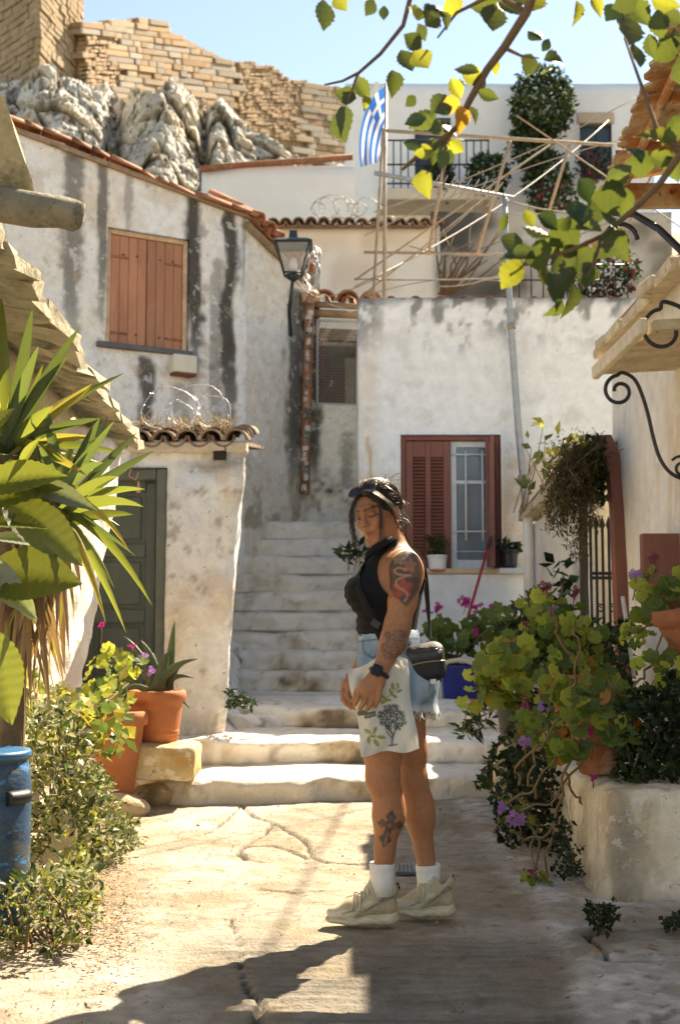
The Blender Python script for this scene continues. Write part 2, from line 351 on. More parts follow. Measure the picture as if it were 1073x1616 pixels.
# ---------------------------------------------------------------- signed-distance modelling -> one continuous mesh
class SDF:
    def __init__(s, lo, hi, h):
        s.lo = np.array(lo, float); s.h = h; s.n = np.ceil((np.array(hi) - s.lo) / h).astype(int) + 1
        s.D = np.full(s.n, 1.0, np.float32)
    def win(s, lo, hi):
        a = np.clip(np.floor((np.array(lo) - s.lo) / s.h).astype(int), 0, s.n); b = np.clip(np.ceil((np.array(hi) - s.lo) / s.h).astype(int) + 1, 0, s.n)
        ax = [(s.lo[i] + s.h * np.arange(a[i], b[i])).astype(np.float32) for i in range(3)]
        return (slice(a[0], b[0]), slice(a[1], b[1]), slice(a[2], b[2])), ax[0][:, None, None], ax[1][None, :, None], ax[2][None, None, :]
    def _put(s, w, d, k, op):
        A = s.D[w]
        if op == 'sub': A = -A
        if k > 0:
            hh = np.clip(0.5 + 0.5 * (A - d) / k, 0, 1); r = A + (d - A) * hh - k * hh * (1 - hh)
        else: r = np.minimum(A, d)
        s.D[w] = -r if op == 'sub' else r
    def cone(s, a, b, r1, r2, k=0.02, op='add', sq=None):
        """round cone from a to b; sq = (unit axis, factor) squashes the section along an axis"""
        a = np.array(a, np.float32); b = np.array(b, np.float32); m = max(r1, r2) * (1 if sq is None else max(1, 1 / sq[1])) + k * 1.5 + 2 * s.h
        w, x, y, z = s.win(np.minimum(a, b) - m, np.maximum(a, b) + m); ab = b - a; L2 = float(ab @ ab) + 1e-9
        px, py, pz = x - a[0], y - a[1], z - a[2]; t = np.clip((px * ab[0] + py * ab[1] + pz * ab[2]) / L2, 0, 1)
        qx, qy, qz = px - t * ab[0], py - t * ab[1], pz - t * ab[2]
        if sq is not None:
            e = np.array(sq[0], np.float32); e = e / np.linalg.norm(e); dp = (qx * e[0] + qy * e[1] + qz * e[2]) * (sq[1] - 1)
            qx, qy, qz = qx + dp * e[0], qy + dp * e[1], qz + dp * e[2]
        s._put(w, np.sqrt(qx * qx + qy * qy + qz * qz) - (r1 + (r2 - r1) * t), k, op); return s
    def ell(s, c, rad, k=0.02, op='add', rot=None):
        """ellipsoid; rot = 3x3 whose columns are its axes"""
        c = np.array(c, np.float32); rad = np.array(rad, np.float32); m = float(rad.max()) + k * 1.5 + 2 * s.h
        w, x, y, z = s.win(c - m, c + m); px, py, pz = x - c[0], y - c[1], z - c[2]
        if rot is not None:
            Rm = np.array(rot, np.float32); px, py, pz = [px * Rm[0, i] + py * Rm[1, i] + pz * Rm[2, i] for i in range(3)]
        k0 = np.sqrt((px / rad[0]) ** 2 + (py / rad[1]) ** 2 + (pz / rad[2]) ** 2); k1 = np.sqrt((px / rad[0] ** 2) ** 2 + (py / rad[1] ** 2) ** 2 + (pz / rad[2] ** 2) ** 2) + 1e-9
        s._put(w, k0 * (k0 - 1) / k1, k, op); return s
    def grid(s): return [(s.lo[i] + s.h * np.arange(s.n[i])) for i in range(3)]
    def surf(s, D=None):
        """surface nets: vertices and quads of D = 0"""
        D = s.D if D is None else D; I = D < 0; nx, ny, nz = D.shape
        cs = np.zeros((nx - 1, ny - 1, nz - 1), np.int8)
        for a in (0, 1):
            for b in (0, 1):
                for c in (0, 1): cs += I[a:nx - 1 + a, b:ny - 1 + b, c:nz - 1 + c]
        cells = np.argwhere((cs > 0) & (cs < 8)); vid = np.full(cs.shape, -1, np.int32); vid[tuple(cells.T)] = np.arange(len(cells))
        acc = np.zeros((len(cells), 3)); cnt = np.zeros(len(cells)); co = [(a, b, c) for a in (0, 1) for b in (0, 1) for c in (0, 1)]
        val = {o: D[cells[:, 0] + o[0], cells[:, 1] + o[1], cells[:, 2] + o[2]].astype(float) for o in co}
        for o in co:
            for ax in range(3):
                if o[ax] == 0:
                    p = list(o); p[ax] = 1; p = tuple(p); a, b = val[o], val[p]; m = (a < 0) != (b < 0)
                    t = np.where(m, a / np.where(np.abs(a - b) < 1e-12, 1, a - b), 0)
                    pt = np.repeat(np.array(o, float)[None], len(cells), 0); pt[:, ax] = t; acc += pt * m[:, None]; cnt += m
        V = (cells + acc / cnt[:, None]) * s.h + s.lo; F = []
        for ax in range(3):
            sl0 = [slice(None)] * 3; sl1 = [slice(None)] * 3; sl0[ax] = slice(0, -1); sl1[ax] = slice(1, None)
            b, c = (ax + 1) % 3, (ax + 2) % 3
            for sg in (0, 1):
                E = (I[tuple(sl0)] & ~I[tuple(sl1)]) if sg == 0 else (~I[tuple(sl0)] & I[tuple(sl1)])
                e = np.argwhere(E); e = e[(e[:, b] > 0) & (e[:, c] > 0) & (e[:, b] < D.shape[b] - 1) & (e[:, c] < D.shape[c] - 1)]
                def at(db, dc):
                    q = e.copy(); q[:, b] -= db; q[:, c] -= dc; return vid[q[:, 0], q[:, 1], q[:, 2]]
                qd = np.stack([at(1, 1), at(0, 1), at(0, 0), at(1, 0)], 1); F.append(qd if sg == 0 else qd[:, ::-1])
        return V, np.concatenate(F)
# ================================================================ SETTING
WHITE = np.array([0.87, 0.85, 0.80]); CREAM = np.array([0.80, 0.71, 0.56]); BLUEW = np.array([0.78, 0.81, 0.83])
GRIME = (0.10, 0.09, 0.075); MOSS = (0.12, 0.105, 0.06); OCHRE = (0.60, 0.42, 0.22)
GROUND = mat('concrete_ground', attr=True, rough=0.9, var=0.16, vscale=9, bump=0.9, bscale=70, bump2=1.0, b2scale=14, spec=0.25,
             spots=[((0.16, 0.13, 0.10), 34, 0.63, 0.05, 0.75), ((0.58, 0.53, 0.46), 60, 0.62, 0.06, 0.5), ((0.20, 0.16, 0.12), 110, 0.62, 0.05, 0.6)])
EARTH = mat('dry_hillside', (0.22, 0.18, 0.11), 0.95, 0.3, 0.8, 0.5, 3, spots=[((0.09, 0.10, 0.04), 1.2, 0.52, 0.12, 0.8)])
STEPM = mat('whitewashed_step', attr=True, rough=0.93, var=0.13, vscale=6, bump=0.75, bscale=26, bump2=1.5, b2scale=8, spec=0.2,
            spots=[((0.50, 0.42, 0.31), 3.5, 0.57, 0.15, 0.5), ((0.17, 0.14, 0.10), 15, 0.65, 0.08, 0.6)])

def ground_all():
    # hillside that climbs from the lane to the citadel, and the plain behind the camera
    ys = np.concatenate([np.linspace(-260, -4, 14), np.linspace(0, 20, 21), np.linspace(24, 120, 33)]); xs = np.linspace(-150, 150, 61)
    X, Y = np.meshgrid(xs, ys, indexing='ij')
    Z = np.interp(Y, [-260, -10, 0, 13, 16, 20, 27, 60, 70, 120], [-9, -0.6, -0.06, -0.06, 2.0, 4.5, 9.0, 20, 22, 34])
    n = fbm(np.stack([X.ravel(), Y.ravel(), X.ravel() * 0], 1), 0.09, 3, 3).reshape(X.shape)
    Z = Z + n * np.clip((np.abs(Y - 6) - 12) / 20, 0, 1) * 1.2
    idx = np.arange(X.size).reshape(X.shape); F = np.stack([idx[:-1, :-1], idx[1:, :-1], idx[1:, 1:], idx[:-1, 1:]], -1).reshape(-1, 4)
    props(mesh('ground', np.stack([X, Y, Z], -1).reshape(-1, 3), F, EARTH), 'dry hillside rising from the lane to the citadel rock', 'ground', kind='structure')

cr = lambda pts: np.array([tuple(PG(x, y))[:2] for x, y in pts])
CRACKS = [(cr([(380, 1268), (398, 1288), (432, 1300), (470, 1318), (488, 1334), (492, 1352), (520, 1361), (560, 1363), (640, 1366), (700, 1371), (785, 1370)]), 0.011),
          (cr([(388, 1336), (430, 1334), (466, 1344), (488, 1354)]), 0.012), (cr([(430, 1300), (415, 1318), (388, 1334), (376, 1346), (392, 1358), (428, 1361)]), 0.010),
          (cr([(380, 1272), (350, 1300), (325, 1316), (280, 1326), (190, 1347)]), 0.011), (cr([(382, 1540), (392, 1562), (412, 1582), (402, 1602), (400, 1640)]), 0.010),
          (cr([(410, 1402), (470, 1408), (520, 1404)]), 0.007), (cr([(925, 1478), (944, 1500), (962, 1524), (1120, 1522)]), 0.010), (cr([(925, 1478), (1000, 1470), (1110, 1466)]), 0.012),
          (cr([(300, 1282), (250, 1300), (200, 1318)]), 0.006), (cr([(366, 1450), (378, 1500), (382, 1540)]), 0.005)]
SLABQ = cr([(780, 1370), (745, 1262), (500, 1262), (560, 1363)])
def lane():
    res = 0.014; xs = np.arange(-2.3, 2.45, res); 
    ys = np.concatenate([np.arange(0.2, 2.9, 0.06), np.arange(2.9, 6.6, res), np.arange(6.6, 9.0, 0.022)])
    X, Y = np.meshgrid(xs, ys, indexing='ij'); p = np.stack([X.ravel(), Y.ravel(), 0 * X.ravel()], 1); P2 = p[:, :2]
    z = 0.012 * fbm(p, 1.3, 4, 11) + 0.004 * fbm(p, 9, 3, 12)
    wob = np.stack([fbm(p, 7, 3, 21), fbm(p, 7, 3, 22)], 1) * 0.03; crk = np.zeros(len(p))
    for pts, w in CRACKS: crk = np.maximum(crk, np.exp(-(poly_dist(P2 + wob * 0.6, pts) / (w * 1.35 * (0.7 + 0.9 * fbm(p, 4, 3, 31)))) ** 2))
    z -= 0.03 * crk
    # masks along the lane
    x, y = p[:, 0], p[:, 1]
    edge = 0.66 + 0.14 * fbm(p, 1.1, 3, 41) + 0.05 * fbm(p, 7, 2, 42)
    lime = sstep(edge, edge + 0.10, x) * sstep(3.3, 3.9, y)               # limewashed margin on the right
    slab = sstep(0.02, -0.05, x - (0.95 + 0.0 * y) ) * sstep(4.05, 4.3, y + 0.25 * fbm(p, 2, 2, 5)) * sstep(-0.55, -0.1, x + 0.4 * fbm(p, 1.2, 2, 9))
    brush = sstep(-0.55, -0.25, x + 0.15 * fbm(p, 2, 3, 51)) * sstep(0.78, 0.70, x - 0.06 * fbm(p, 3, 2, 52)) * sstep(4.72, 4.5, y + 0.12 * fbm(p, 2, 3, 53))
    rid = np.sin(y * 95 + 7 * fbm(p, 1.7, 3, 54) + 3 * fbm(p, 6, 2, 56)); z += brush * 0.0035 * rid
    z += lime * (0.012 + 0.006 * fbm(p, 14, 3, 55))
    z += 0.05 * sstep(1.25, 2.0, x) + 0.06 * sstep(-1.2, -1.9, x)
    c = np.repeat(np.array([[0.385, 0.345, 0.285]]), len(p), 0)
    c = mixc(c, (0.50, 0.465, 0.405), sstep(-0.1, 0.4, fbm(p, 1.5, 5, 61)) * 0.8)
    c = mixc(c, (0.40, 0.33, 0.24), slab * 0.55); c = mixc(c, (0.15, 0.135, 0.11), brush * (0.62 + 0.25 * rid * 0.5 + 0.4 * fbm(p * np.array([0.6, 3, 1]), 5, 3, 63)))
    fl = sstep(0.05, 0.35, fbm(p, 22, 3, 64)); c = mixc(c, (0.66, 0.62, 0.56), lime * (0.55 + 0.45 * fl)); c = mixc(c, (0.36, 0.30, 0.23), lime * sstep(0.25, 0.6, fbm(p, 10, 3, 65)) * 0.7)
    dirt = sstep(-0.75, -1.35, x + 0.22 * fbm(p, 2.5, 3, 66)); c = mixc(c, (0.40, 0.30, 0.19), dirt * 0.7)
    c = mixc(c, (0.28, 0.215, 0.14), sstep(0.12, 0.40, fbm(p, 3.2, 5, 67)) * 0.55); c = mixc(c, (0.24, 0.19, 0.13), sstep(0.10, 0.35, fbm(p * np.array([0.5, 1.6, 1]), 1.3, 5, 167)) * 0.4)
    grit = fbm(p, 30, 2, 68); c = c * (1 + 0.22 * grit + 0.16 * fbm(p, 11, 3, 69))[:, None]
    z += 0.0022 * fbm(p, 24, 3, 70) + 0.004 * np.minimum(0, fbm(p, 5, 4, 72) + 0.12)
    pt = sstep(0.28, 0.34, fbm(p, 4.5, 4, 73)); c = mixc(c, (0.30, 0.24, 0.165), pt * 0.55); z -= 0.003 * pt
    c = mixc(c, (0.15, 0.125, 0.09), sstep(0.42, 0.55, fbm(p, 19, 3, 74)) * 0.6)
    c = mixc(c, (0.07, 0.055, 0.04), np.clip(crk * 1.2, 0, 1) ** 1.5)
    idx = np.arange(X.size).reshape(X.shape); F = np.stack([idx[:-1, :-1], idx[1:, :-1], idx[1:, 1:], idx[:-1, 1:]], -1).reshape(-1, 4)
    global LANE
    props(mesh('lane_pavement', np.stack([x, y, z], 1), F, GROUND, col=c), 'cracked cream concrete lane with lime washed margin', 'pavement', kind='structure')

def step(parent, yf, x0, x1, z0, z1, depth, s, amp=0.02, res=0.03, stain=0.5, colA=np.array([0.90, 0.85, 0.75]), rnd_=0.03):
    """one worn plastered step: riser, rounded nosing, tread; yf(x) is the front line"""
    xs = np.arange(x0, x1 + res, res); prof = []
    n = max(3, int((z1 - z0) / res))
    prof += [(0.0 + 0.01 * math.sin(3.1 * i / n), z0 - 0.03 + (z1 - z0 + 0.03 - rnd_) * i / n) for i in range(n)]
    prof += [(rnd_ - rnd_ * math.cos(a), z1 - rnd_ + rnd_ * math.sin(a)) for a in (0, 0.4, 0.8, 1.2, 1.57)]
    m = max(3, int(depth / (res * 1.6))); prof += [(rnd_ + (depth - rnd_) * (i + 1) / m, z1) for i in range(m)]
    pr = np.array(prof); X = np.repeat(xs[:, None], len(pr), 1); Y = np.array([yf(x) for x in xs])[:, None] + pr[None, :, 0]; Z = np.repeat(pr[None, :, 1], len(xs), 0)
    p = np.stack([X.ravel(), Y.ravel(), Z.ravel()], 1); d = amp * fbm(p, 3.0, 4, s) + amp * 0.5 * fbm(p, 11, 3, s + 1); d2 = amp * fbm(p, 2.2, 4, s + 50)
    isr = sstep(z1 - 0.005, z1 - 0.03, Z.ravel()); big = 0.07 * fbm(p * np.array([1, 0, 0]), 1.6, 3, s + 3); p[:, 2] += 0.035 * fbm(p * np.array([1, 0.3, 0]), 1.3, 3, s + 13) * sstep(z0, z1, Z.ravel())
    p[:, 1] += d * (0.4 + isr) + big; p[:, 2] += d2 * 0.8 * (1 - isr * 0.5)
    c = np.repeat(colA[None], len(p), 0); c = mixc(c, BLUEW, 0.25 * sstep(-0.2, 0.3, fbm(p, 1.2, 2, 4)))
    Q = p * np.array([1, 0.3, 0.35]); col_ = fbm(Q, 2.6, 4, 205) + 0.35 * fbm(p, 9, 3, 206)      # stains run down across the flight
    c = mixc(c, (0.56, 0.43, 0.28), isr * stain * sstep(-0.05, 0.30, col_)); c = mixc(c, (0.17, 0.13, 0.085), isr * stain * sstep(0.20, 0.42, col_ + 0.25 * fbm(p, 16, 3, 207)) * 0.9)
    c = mixc(c, (0.60, 0.54, 0.45), (1 - isr) * 0.5 * sstep(-0.25, 0.25, fbm(p, 2, 3, s + 7))); c = mixc(c, (0.20, 0.16, 0.11), sstep(0.34, 0.46, fbm(p, 12, 3, s + 8)) * 0.5 * stain)
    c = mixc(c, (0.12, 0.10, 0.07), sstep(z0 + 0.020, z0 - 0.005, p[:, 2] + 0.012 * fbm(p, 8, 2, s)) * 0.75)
    idx = np.arange(X.size).reshape(X.shape); F = np.stack([idx[:-1, :-1], idx[1:, :-1], idx[1:, 1:], idx[:-1, 1:]], -1).reshape(-1, 4)
    return mesh('step', p, F, STEPM, parent, True, c)
def stairs():
    root = thing('staircase', 'whitewashed stone steps climbing between the old houses', 'staircase', (-0.4, 8.1, 0)); root['kind'] = 'structure'
    step(root, lambda x: 8.12 + 0.10 * math.sin(1.6 * x) + 0.30 * sstep(-0.9, -1.6, np.array(x)), -2.0, 1.7, -0.02, 0.145, 1.05, 101, amp=0.05, colA=np.array([0.74, 0.67, 0.56]), stain=0.75, rnd_=0.05)
    step(root, lambda x: 8.95 + 0.06 * math.sin(2 * x + 1), -1.2, 1.9, 0.14, 0.315, 1.35, 111, amp=0.055, stain=0.95, rnd_=0.05)
    step(root, lambda x: 10.05 + 0.08 * math.sin(2 * x + 2), -1.3, 2.0, 0.31, 0.46, 2.75, 121, amp=0.055, stain=0.95, rnd_=0.05)
    for k in range(9):
        z0 = 0.46 + 0.197 * k
        step(root, lambda x, k=k: 12.42 + 0.17 * k + 0.14 * (x + 0.3) ** 2, -1.75, 0.25, z0, z0 + 0.197, 0.42 if k < 8 else 1.4, 131 + 7 * k, amp=0.05, stain=[0.9, 0.75, 0.7, 0.65, 0.55, 0.5, 0.5, 0.5, 0.4][k], rnd_=0.075)
    # limewashed skirting flare at the foot of the shed corner
    mb = SDF((-1.5, 9.0, 0.0), (-0.2, 13.0, 1.6), 0.03)
    mb.cone((-0.98, 9.6, 0.22), (-0.92, 10.5, 0.36), 0.20, 0.17, 0.06); mb.cone((-0.92, 10.5, 0.36), (-1.10, 11.6, 0.44), 0.17, 0.16, 0.06); mb.cone((-1.10, 11.6, 0.44), (-1.22, 12.9, 0.80), 0.16, 0.22, 0.06)
    mb.cone((-0.78, 9.95, 0.31), (-0.45, 10.2, 0.34), 0.11, 0.06, 0.06); mb.cone((-0.98, 9.4, 0.10), (-0.85, 9.15, 0.08), 0.20, 0.10, 0.08)
    V, F = mb.surf(); V += 0.05 * np.stack([fbm(V, 4, 4, q) for q in (1, 2, 3)], 1) + 0.02 * np.stack([fbm(V, 13, 3, q) for q in (4, 5, 6)], 1)
    c = np.repeat(np.array([[0.86, 0.82, 0.75]]), len(V), 0); c = mixc(c, (0.5, 0.40, 0.28), sstep(0.05, 0.25, fbm(V, 5, 4, 71)) * 0.6); c = mixc(c, (0.16, 0.13, 0.09), sstep(0.30, 0.42, fbm(V, 8, 4, 72)) * 0.7)
    mesh('skirting', V, F, STEPM, root, True, c)
def grit():
    g = np.random.RandomState(9); N = 3600; x = g.uniform(-1.5, 1.4, N); y = 3.0 + 5.2 * g.uniform(0, 1, N) ** 1.4; k = fbm(np.stack([x, y, 0 * x], 1), 2.2, 3, 4) + g.uniform(-.35, .35, N) > 0.02; x, y = x[k], y[k]; N = len(x); r = g.uniform(0.0015, 0.0055, N) * (1 + 1.2 * (g.uniform(0, 1, N) > 0.96)); z = 0.012 * fbm(np.stack([x, y, 0 * x], 1), 1.3, 4, 11) + 0.006
    z += (0.05 * sstep(1.25, 2.0, x)); t = np.array([[1, 0, -.3], [-.5, .87, -.3], [-.5, -.87, -.3], [0, 0, .8]]); V = np.stack([x, y, z], 1)[:, None, :] + t[None] * r[:, None, None] * g.uniform(0.7, 1.4, (N, 4, 1)); i = np.arange(N)[:, None] * 4
    F = np.concatenate([i + np.array([[a, b, c]]) for a, b, c in ((0, 1, 3), (1, 2, 3), (2, 0, 3), (0, 2, 1))]); props(mesh('grit', V.reshape(-1, 3), F, mat('grit_stone', (0.30, 0.24, 0.17), 0.95, 0.5, 40)), 'fine grit and crumbs of mortar lying over the lane', 'grit', kind='stuff')
ground_all(); lane(); stairs(); grit()

# ---------------------------------------------------------------- roof tiles
def tile_mesh(L=0.42, r0=0.085, r1=0.065, th=0.014, n=8):
    V = []; F = []
    for (y, r) in ((0, r0), (L, r1)):
        for rr in (r, r - th):
            for k in range(n + 1):
                w = math.pi * k / n; V.append((rr * math.cos(w), y, rr * math.sin(w)))
    m = n + 1
    for k in range(n):
        F += [(k, k + 1, 2 * m + k + 1, 2 * m + k), (m + k + 1, m + k, 3 * m + k, 3 * m + k + 1), (k + 1, k, m + k, m + k + 1), (2 * m + k, 2 * m + k + 1, 3 * m + k + 1, 3 * m + k)]
    F += [(0, 2 * m, 3 * m, m), (n, m + n, 3 * m + n, 2 * m + n)]
    return V, F
def tile_data(m, **k):
    V, F = tile_mesh(**k); me = bpy.data.meshes.new('roof_tile'); me.from_pydata(V, [], F); me.materials.append(m)
    me.polygons.foreach_set('use_smooth', np.ones(len(F), bool)); me.validate(); return me
TD = tile_data(TILE); TDO = tile_data(TILE_OLD)
def basis(x, y, z, p):
    M = Matrix((( x.x, y.x, z.x, p.x), (x.y, y.y, z.y, p.y), (x.z, y.z, z.z, p.z), (0, 0, 0, 1))); return M
def tiles_row(parent, a, b, up, data, n, rows=1, step_=0.30, jit=0.12, scale=1.0, under=True, s=1):
    """cover tiles side by side from a to b, running uphill along up"""
    a = Vector(a); b = Vector(b); up = Vector(up).normalized(); e = (b - a).normalized(); rg = random.Random(s)
    for r in range(rows):
        for i in range(n):
            p = a.lerp(b, (i + 0.5) / n) + up * (r * step_ * scale)
            q = (up + e * rg.uniform(-jit, jit) + Vector((0, 0, rg.uniform(-jit, jit) * 0.5))).normalized(); x = (e - q * e.dot(q)).normalized(); z = x.cross(q)
            if z.z < 0: z = -z; x = -x
            w = (b - a).length / n / 0.17
            inst('roof_tile', data, basis(x * w, q * scale, z * w * rg.uniform(0.9, 1.1), p + z * (0.012 * r)), parent)
            if under and r == 0 and i < n - 1:
                p2 = a.lerp(b, (i + 1.0) / n) + up * 0.03 + z * 0.035 * w
                inst('roof_tile', data, basis(-x * w, q * scale, -z * w, p2), parent)
# ================================================================ HOUSES ON THE LEFT
A0, B0, C0, D0 = (-5.90, 10.73), (-1.02, 13.5), (-0.37, 14.4), (0.42, 14.55)
ORANGE = mat('orange_shutter_paint', (0.46, 0.20, 0.105), 0.7, 0.24, 5, 0.4, 40, stretch=(1, 1, 0.25), rand=0.10, spots=[((0.36, 0.12, 0.05), 3, 0.54, 0.1, 0.5), ((0.62, 0.36, 0.24), 30, 0.62, 0.05, 0.6), ((0.66, 0.48, 0.38), 12, 0.68, 0.05, 0.7), ((0.20, 0.07, 0.03), 10, 0.66, 0.08, 0.6)])
WOODOLD = mat('old_wood', (0.30, 0.20, 0.11), 0.85, 0.35, 8, 0.5, 30, stretch=(1, 1, 1))
def tall_house():
    root = thing('house', 'tall whitewashed house with orange closed shutters and dark rain streaks', 'house', (-2.0, 13.0, 0))
    F = frame(A0, B0); La = (Vector(B0) - Vector(A0)).length; Lb = (Vector(C0) - Vector(B0)).length; Lc = (Vector(D0) - Vector(C0)).length
    q = [RW(x, y, A0, B0) for x, y in ((172, 360), (302, 378), (294, 553), (160, 540))]
    u0, u1 = (q[0][0] + q[3][0]) / 2 + 0.02, (q[1][0] + q[2][0]) / 2; z0, z1 = (q[2][1] + q[3][1]) / 2, (q[0][1] + q[1][1]) / 2
    tl = RW(30, 205, A0, B0); tr = RW(385, 342, A0, B0); zC = P(450, 425, 14.15).z
    def top(u):
        if u <= La: return tl[1] + (tr[1] - tl[1]) * (u - tl[0]) / (La - tl[0]) + 0.03 * math.sin(u * 2.2)
        if u <= La + Lb: return tr[1] + (zC - tr[1]) * (u - La) / (Lb * 0.9)
        return zC - 0.75
    st = [RW(x, y, A0, B0)[0] for x, y in ((118, 330), (160, 330), (305, 330), (345, 450), (230, 590), (363, 400))]
    def cf(u, z, V):
        c = np.repeat(WHITE[None], len(u), 0); c = mixc(c, CREAM * 1.04, 0.15 + 0.55 * sstep(-0.1, 0.35, fbm(V, 0.9, 3, 4)))
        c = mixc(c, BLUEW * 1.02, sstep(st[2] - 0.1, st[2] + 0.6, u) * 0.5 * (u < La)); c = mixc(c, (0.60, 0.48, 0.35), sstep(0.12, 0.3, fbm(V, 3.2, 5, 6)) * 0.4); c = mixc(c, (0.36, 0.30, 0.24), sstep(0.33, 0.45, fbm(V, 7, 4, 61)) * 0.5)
        d = np.zeros(len(u))
        for uc, w, zt, zb, k in ((st[0], 0.13, 6.4, 3.7, 0.75), (st[1], 0.07, 6.4, 4.0, 0.8), (st[2] + 0.02, 0.11, 6.4, 3.4, 1.0), (st[5], 0.10, 6.4, 2.8, 1.0), (st[3] - 0.02, 0.10, 5.0, 2.8, 0.55), (st[0] - 0.75, 0.05, 6.6, 4.6, 0.5), (st[1] + 0.28, 0.04, 6.4, 4.9, 0.5), (st[5] + 0.14, 0.04, 6.4, 4.4, 0.6), (st[4], 0.10, 3.86, 2.6, 0.95), (st[2] - 0.1, 0.12, 3.6, 2.6, 0.5)):
            d = np.maximum(d, k * streak(u, z, V, uc, w, zt, zb, int(uc * 10)))
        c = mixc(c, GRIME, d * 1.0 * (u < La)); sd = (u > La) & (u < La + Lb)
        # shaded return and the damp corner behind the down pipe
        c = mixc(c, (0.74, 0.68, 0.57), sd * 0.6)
        us = u - La - Lb; c = mixc(c, GRIME, np.clip(streak(u, z, V, La + Lb * 0.80, 0.20, 4.9, 2.5, 3) * 0.9 + streak(u, z, V, La + Lb + 0.02, 0.16, 4.6, 2.6, 8) * 1.0 + streak(u, z, V, La + Lb + 0.45, 0.10, 3.3, 2.6, 11) * 0.5, 0, 0.95) * (u > La + 0.2))
        blot = np.exp(-((us - 0.28) / 0.22) ** 2 - ((z - 2.62) / 0.22) ** 2) * sstep(-0.15, 0.2, fbm(V, 6, 3, 77)); c = mixc(c, GRIME, np.clip(blot * 1.6 * sstep(-.1, .25, fbm(V, 17, 3, 79)), 0, 0.95) * (u > La))
        c = mixc(c, MOSS, sstep(0.08, 0.25, fbm(V, 4, 5, 78)) * 0.5 * (u > La) * sstep(2.9, 2.3, z)); return c
    m = [RW(x, y, C0, D0) for x, y in ((499, 503), (566, 640))]; mu0 = La + Lb + m[0][0]
    mesh_hole = (mu0, La + Lb + Lc - 0.06, m[1][1], m[0][1], 0.10)
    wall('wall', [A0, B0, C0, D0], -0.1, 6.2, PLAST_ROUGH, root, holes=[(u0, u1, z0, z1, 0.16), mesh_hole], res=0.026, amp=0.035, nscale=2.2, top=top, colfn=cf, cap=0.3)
    # roof body
    mb = MB(); a, b, c = F(-0.3, 0.02, top(0) - 0.02), F(La, 0.06, top(La) - 0.02), Vector((C0[0], C0[1], zC - 0.02)); bk = Vector((0, 3.2, 0.5))
    V = [a, b, c, c + bk + Vector((-2.0, 0, 0)), a + bk]; mb.add([v + Vector((0, 0, 0.0)) for v in V] + [v + Vector((0, 0, 0.05)) for v in V], [(5, 6, 7, 8, 9), (4, 3, 2, 1, 0)] + [(k, (k + 1) % 5, 5 + (k + 1) % 5, 5 + k) for k in range(5)])
    roof = mb.build('roof', TILE_OLD, root)
    rg = random.Random(4); n = 22
    for i in range(n):   # broken cover tiles lying along the verge
        t = (i + rg.uniform(0.1, 0.9)) / n; u = La * (0.12 + 0.86 * t); p = F(u, 0.02, top(u) + 0.02)
        d = (F(u + 0.1, 0, top(u + 0.1)) - F(u, 0, top(u))).normalized(); d = (d + F.n * rg.uniform(-0.15, 0.15)).normalized(); x = d.cross(Vector((0, 0, 1))).normalized(); z = x.cross(d)
        s = rg.uniform(0.75, 1.0); inst('roof_tile', TD, basis(x * s * 1.1, d * s * (0.5 if rg.random() < 0.5 else 0.95), z * s, p), roof)
    G = frame(B0, C0); up = Vector((-0.75, 0.35, 0.42))
    tiles_row(roof, G(-0.05, 0.16, tr[1] - 0.03), G(Lb * 0.92, 0.16, zC - 0.02), up, TD, 6, 2, s=5, jit=0.2)
    mb = MB(); mb.tube([G(-0.05, 0.05, tr[1] - 0.10), G(Lb * 0.92, 0.05, zC - 0.10)], 0.045, 6); mb.build('eave_board', WOODOLD, roof)
    # window
    mb = MB(); w = 0.05
    for (a, b, c, d) in ((u0, u0 + w, z0, z1), (u1 - w, u1, z0, z1), (u0 + w, u1 - w, z1 - w, z1)): mb.box(F, a, b, -0.12, -0.03, c, d, 0.006)
    mb.build('window_frame', mat('flaking_cream_paint', (0.62, 0.42, 0.26), 0.8, 0.3, 9, 0.5, 30), root)
    mb = MB(); mb.box(F, u0 - 0.10, u1 + 0.04, -0.14, 0.05, z0 - 0.06, z0 - 0.004, 0.008); mb.build('sill', mat('grey_slate', (0.13, 0.13, 0.125), 0.85, 0.3, 10, 0.4, 40), root, jit=0.006)
    mb = MB(); mb.box(F, u0 - 0.02, u1 + 0.02, -0.2, -0.13, z0, z1); mb.build('lining', IRON, root)
    um = u0 + (u1 - u0) * 0.50
    for (a, b) in ((u0 + w + 0.004, um - 0.004), (um + 0.004, u1 - w - 0.004)):
        sh = MB(); sh.box(F, a, b, -0.10, -0.075, z0 + 0.005, z1 - w - 0.005); so = sh.build('shutter', ORANGE, root); k = 4
        for i in range(k):
            pa = a + (b - a) * i / k; pb = a + (b - a) * (i + 1) / k; pl = MB(); pl.box(F, pa + 0.002, pb - 0.002, -0.078, -0.05 + rg.uniform(-0.003, 0.003), z0 + 0.004, z1 - w - 0.004, 0.004); pl.build('plank', ORANGE, so)
        for zz in (z0 + 0.12, z1 - 0.25):
            for i in (0.35, 0.72):
                hb = MB(); uu = a + (b - a) * i; hb.tube([F(uu, -0.05, zz), F(uu, -0.043, zz)], 0.012, 7); hb.build('bolt', mat('rusty_bolt', (0.10, 0.035, 0.02), 0.9), so)
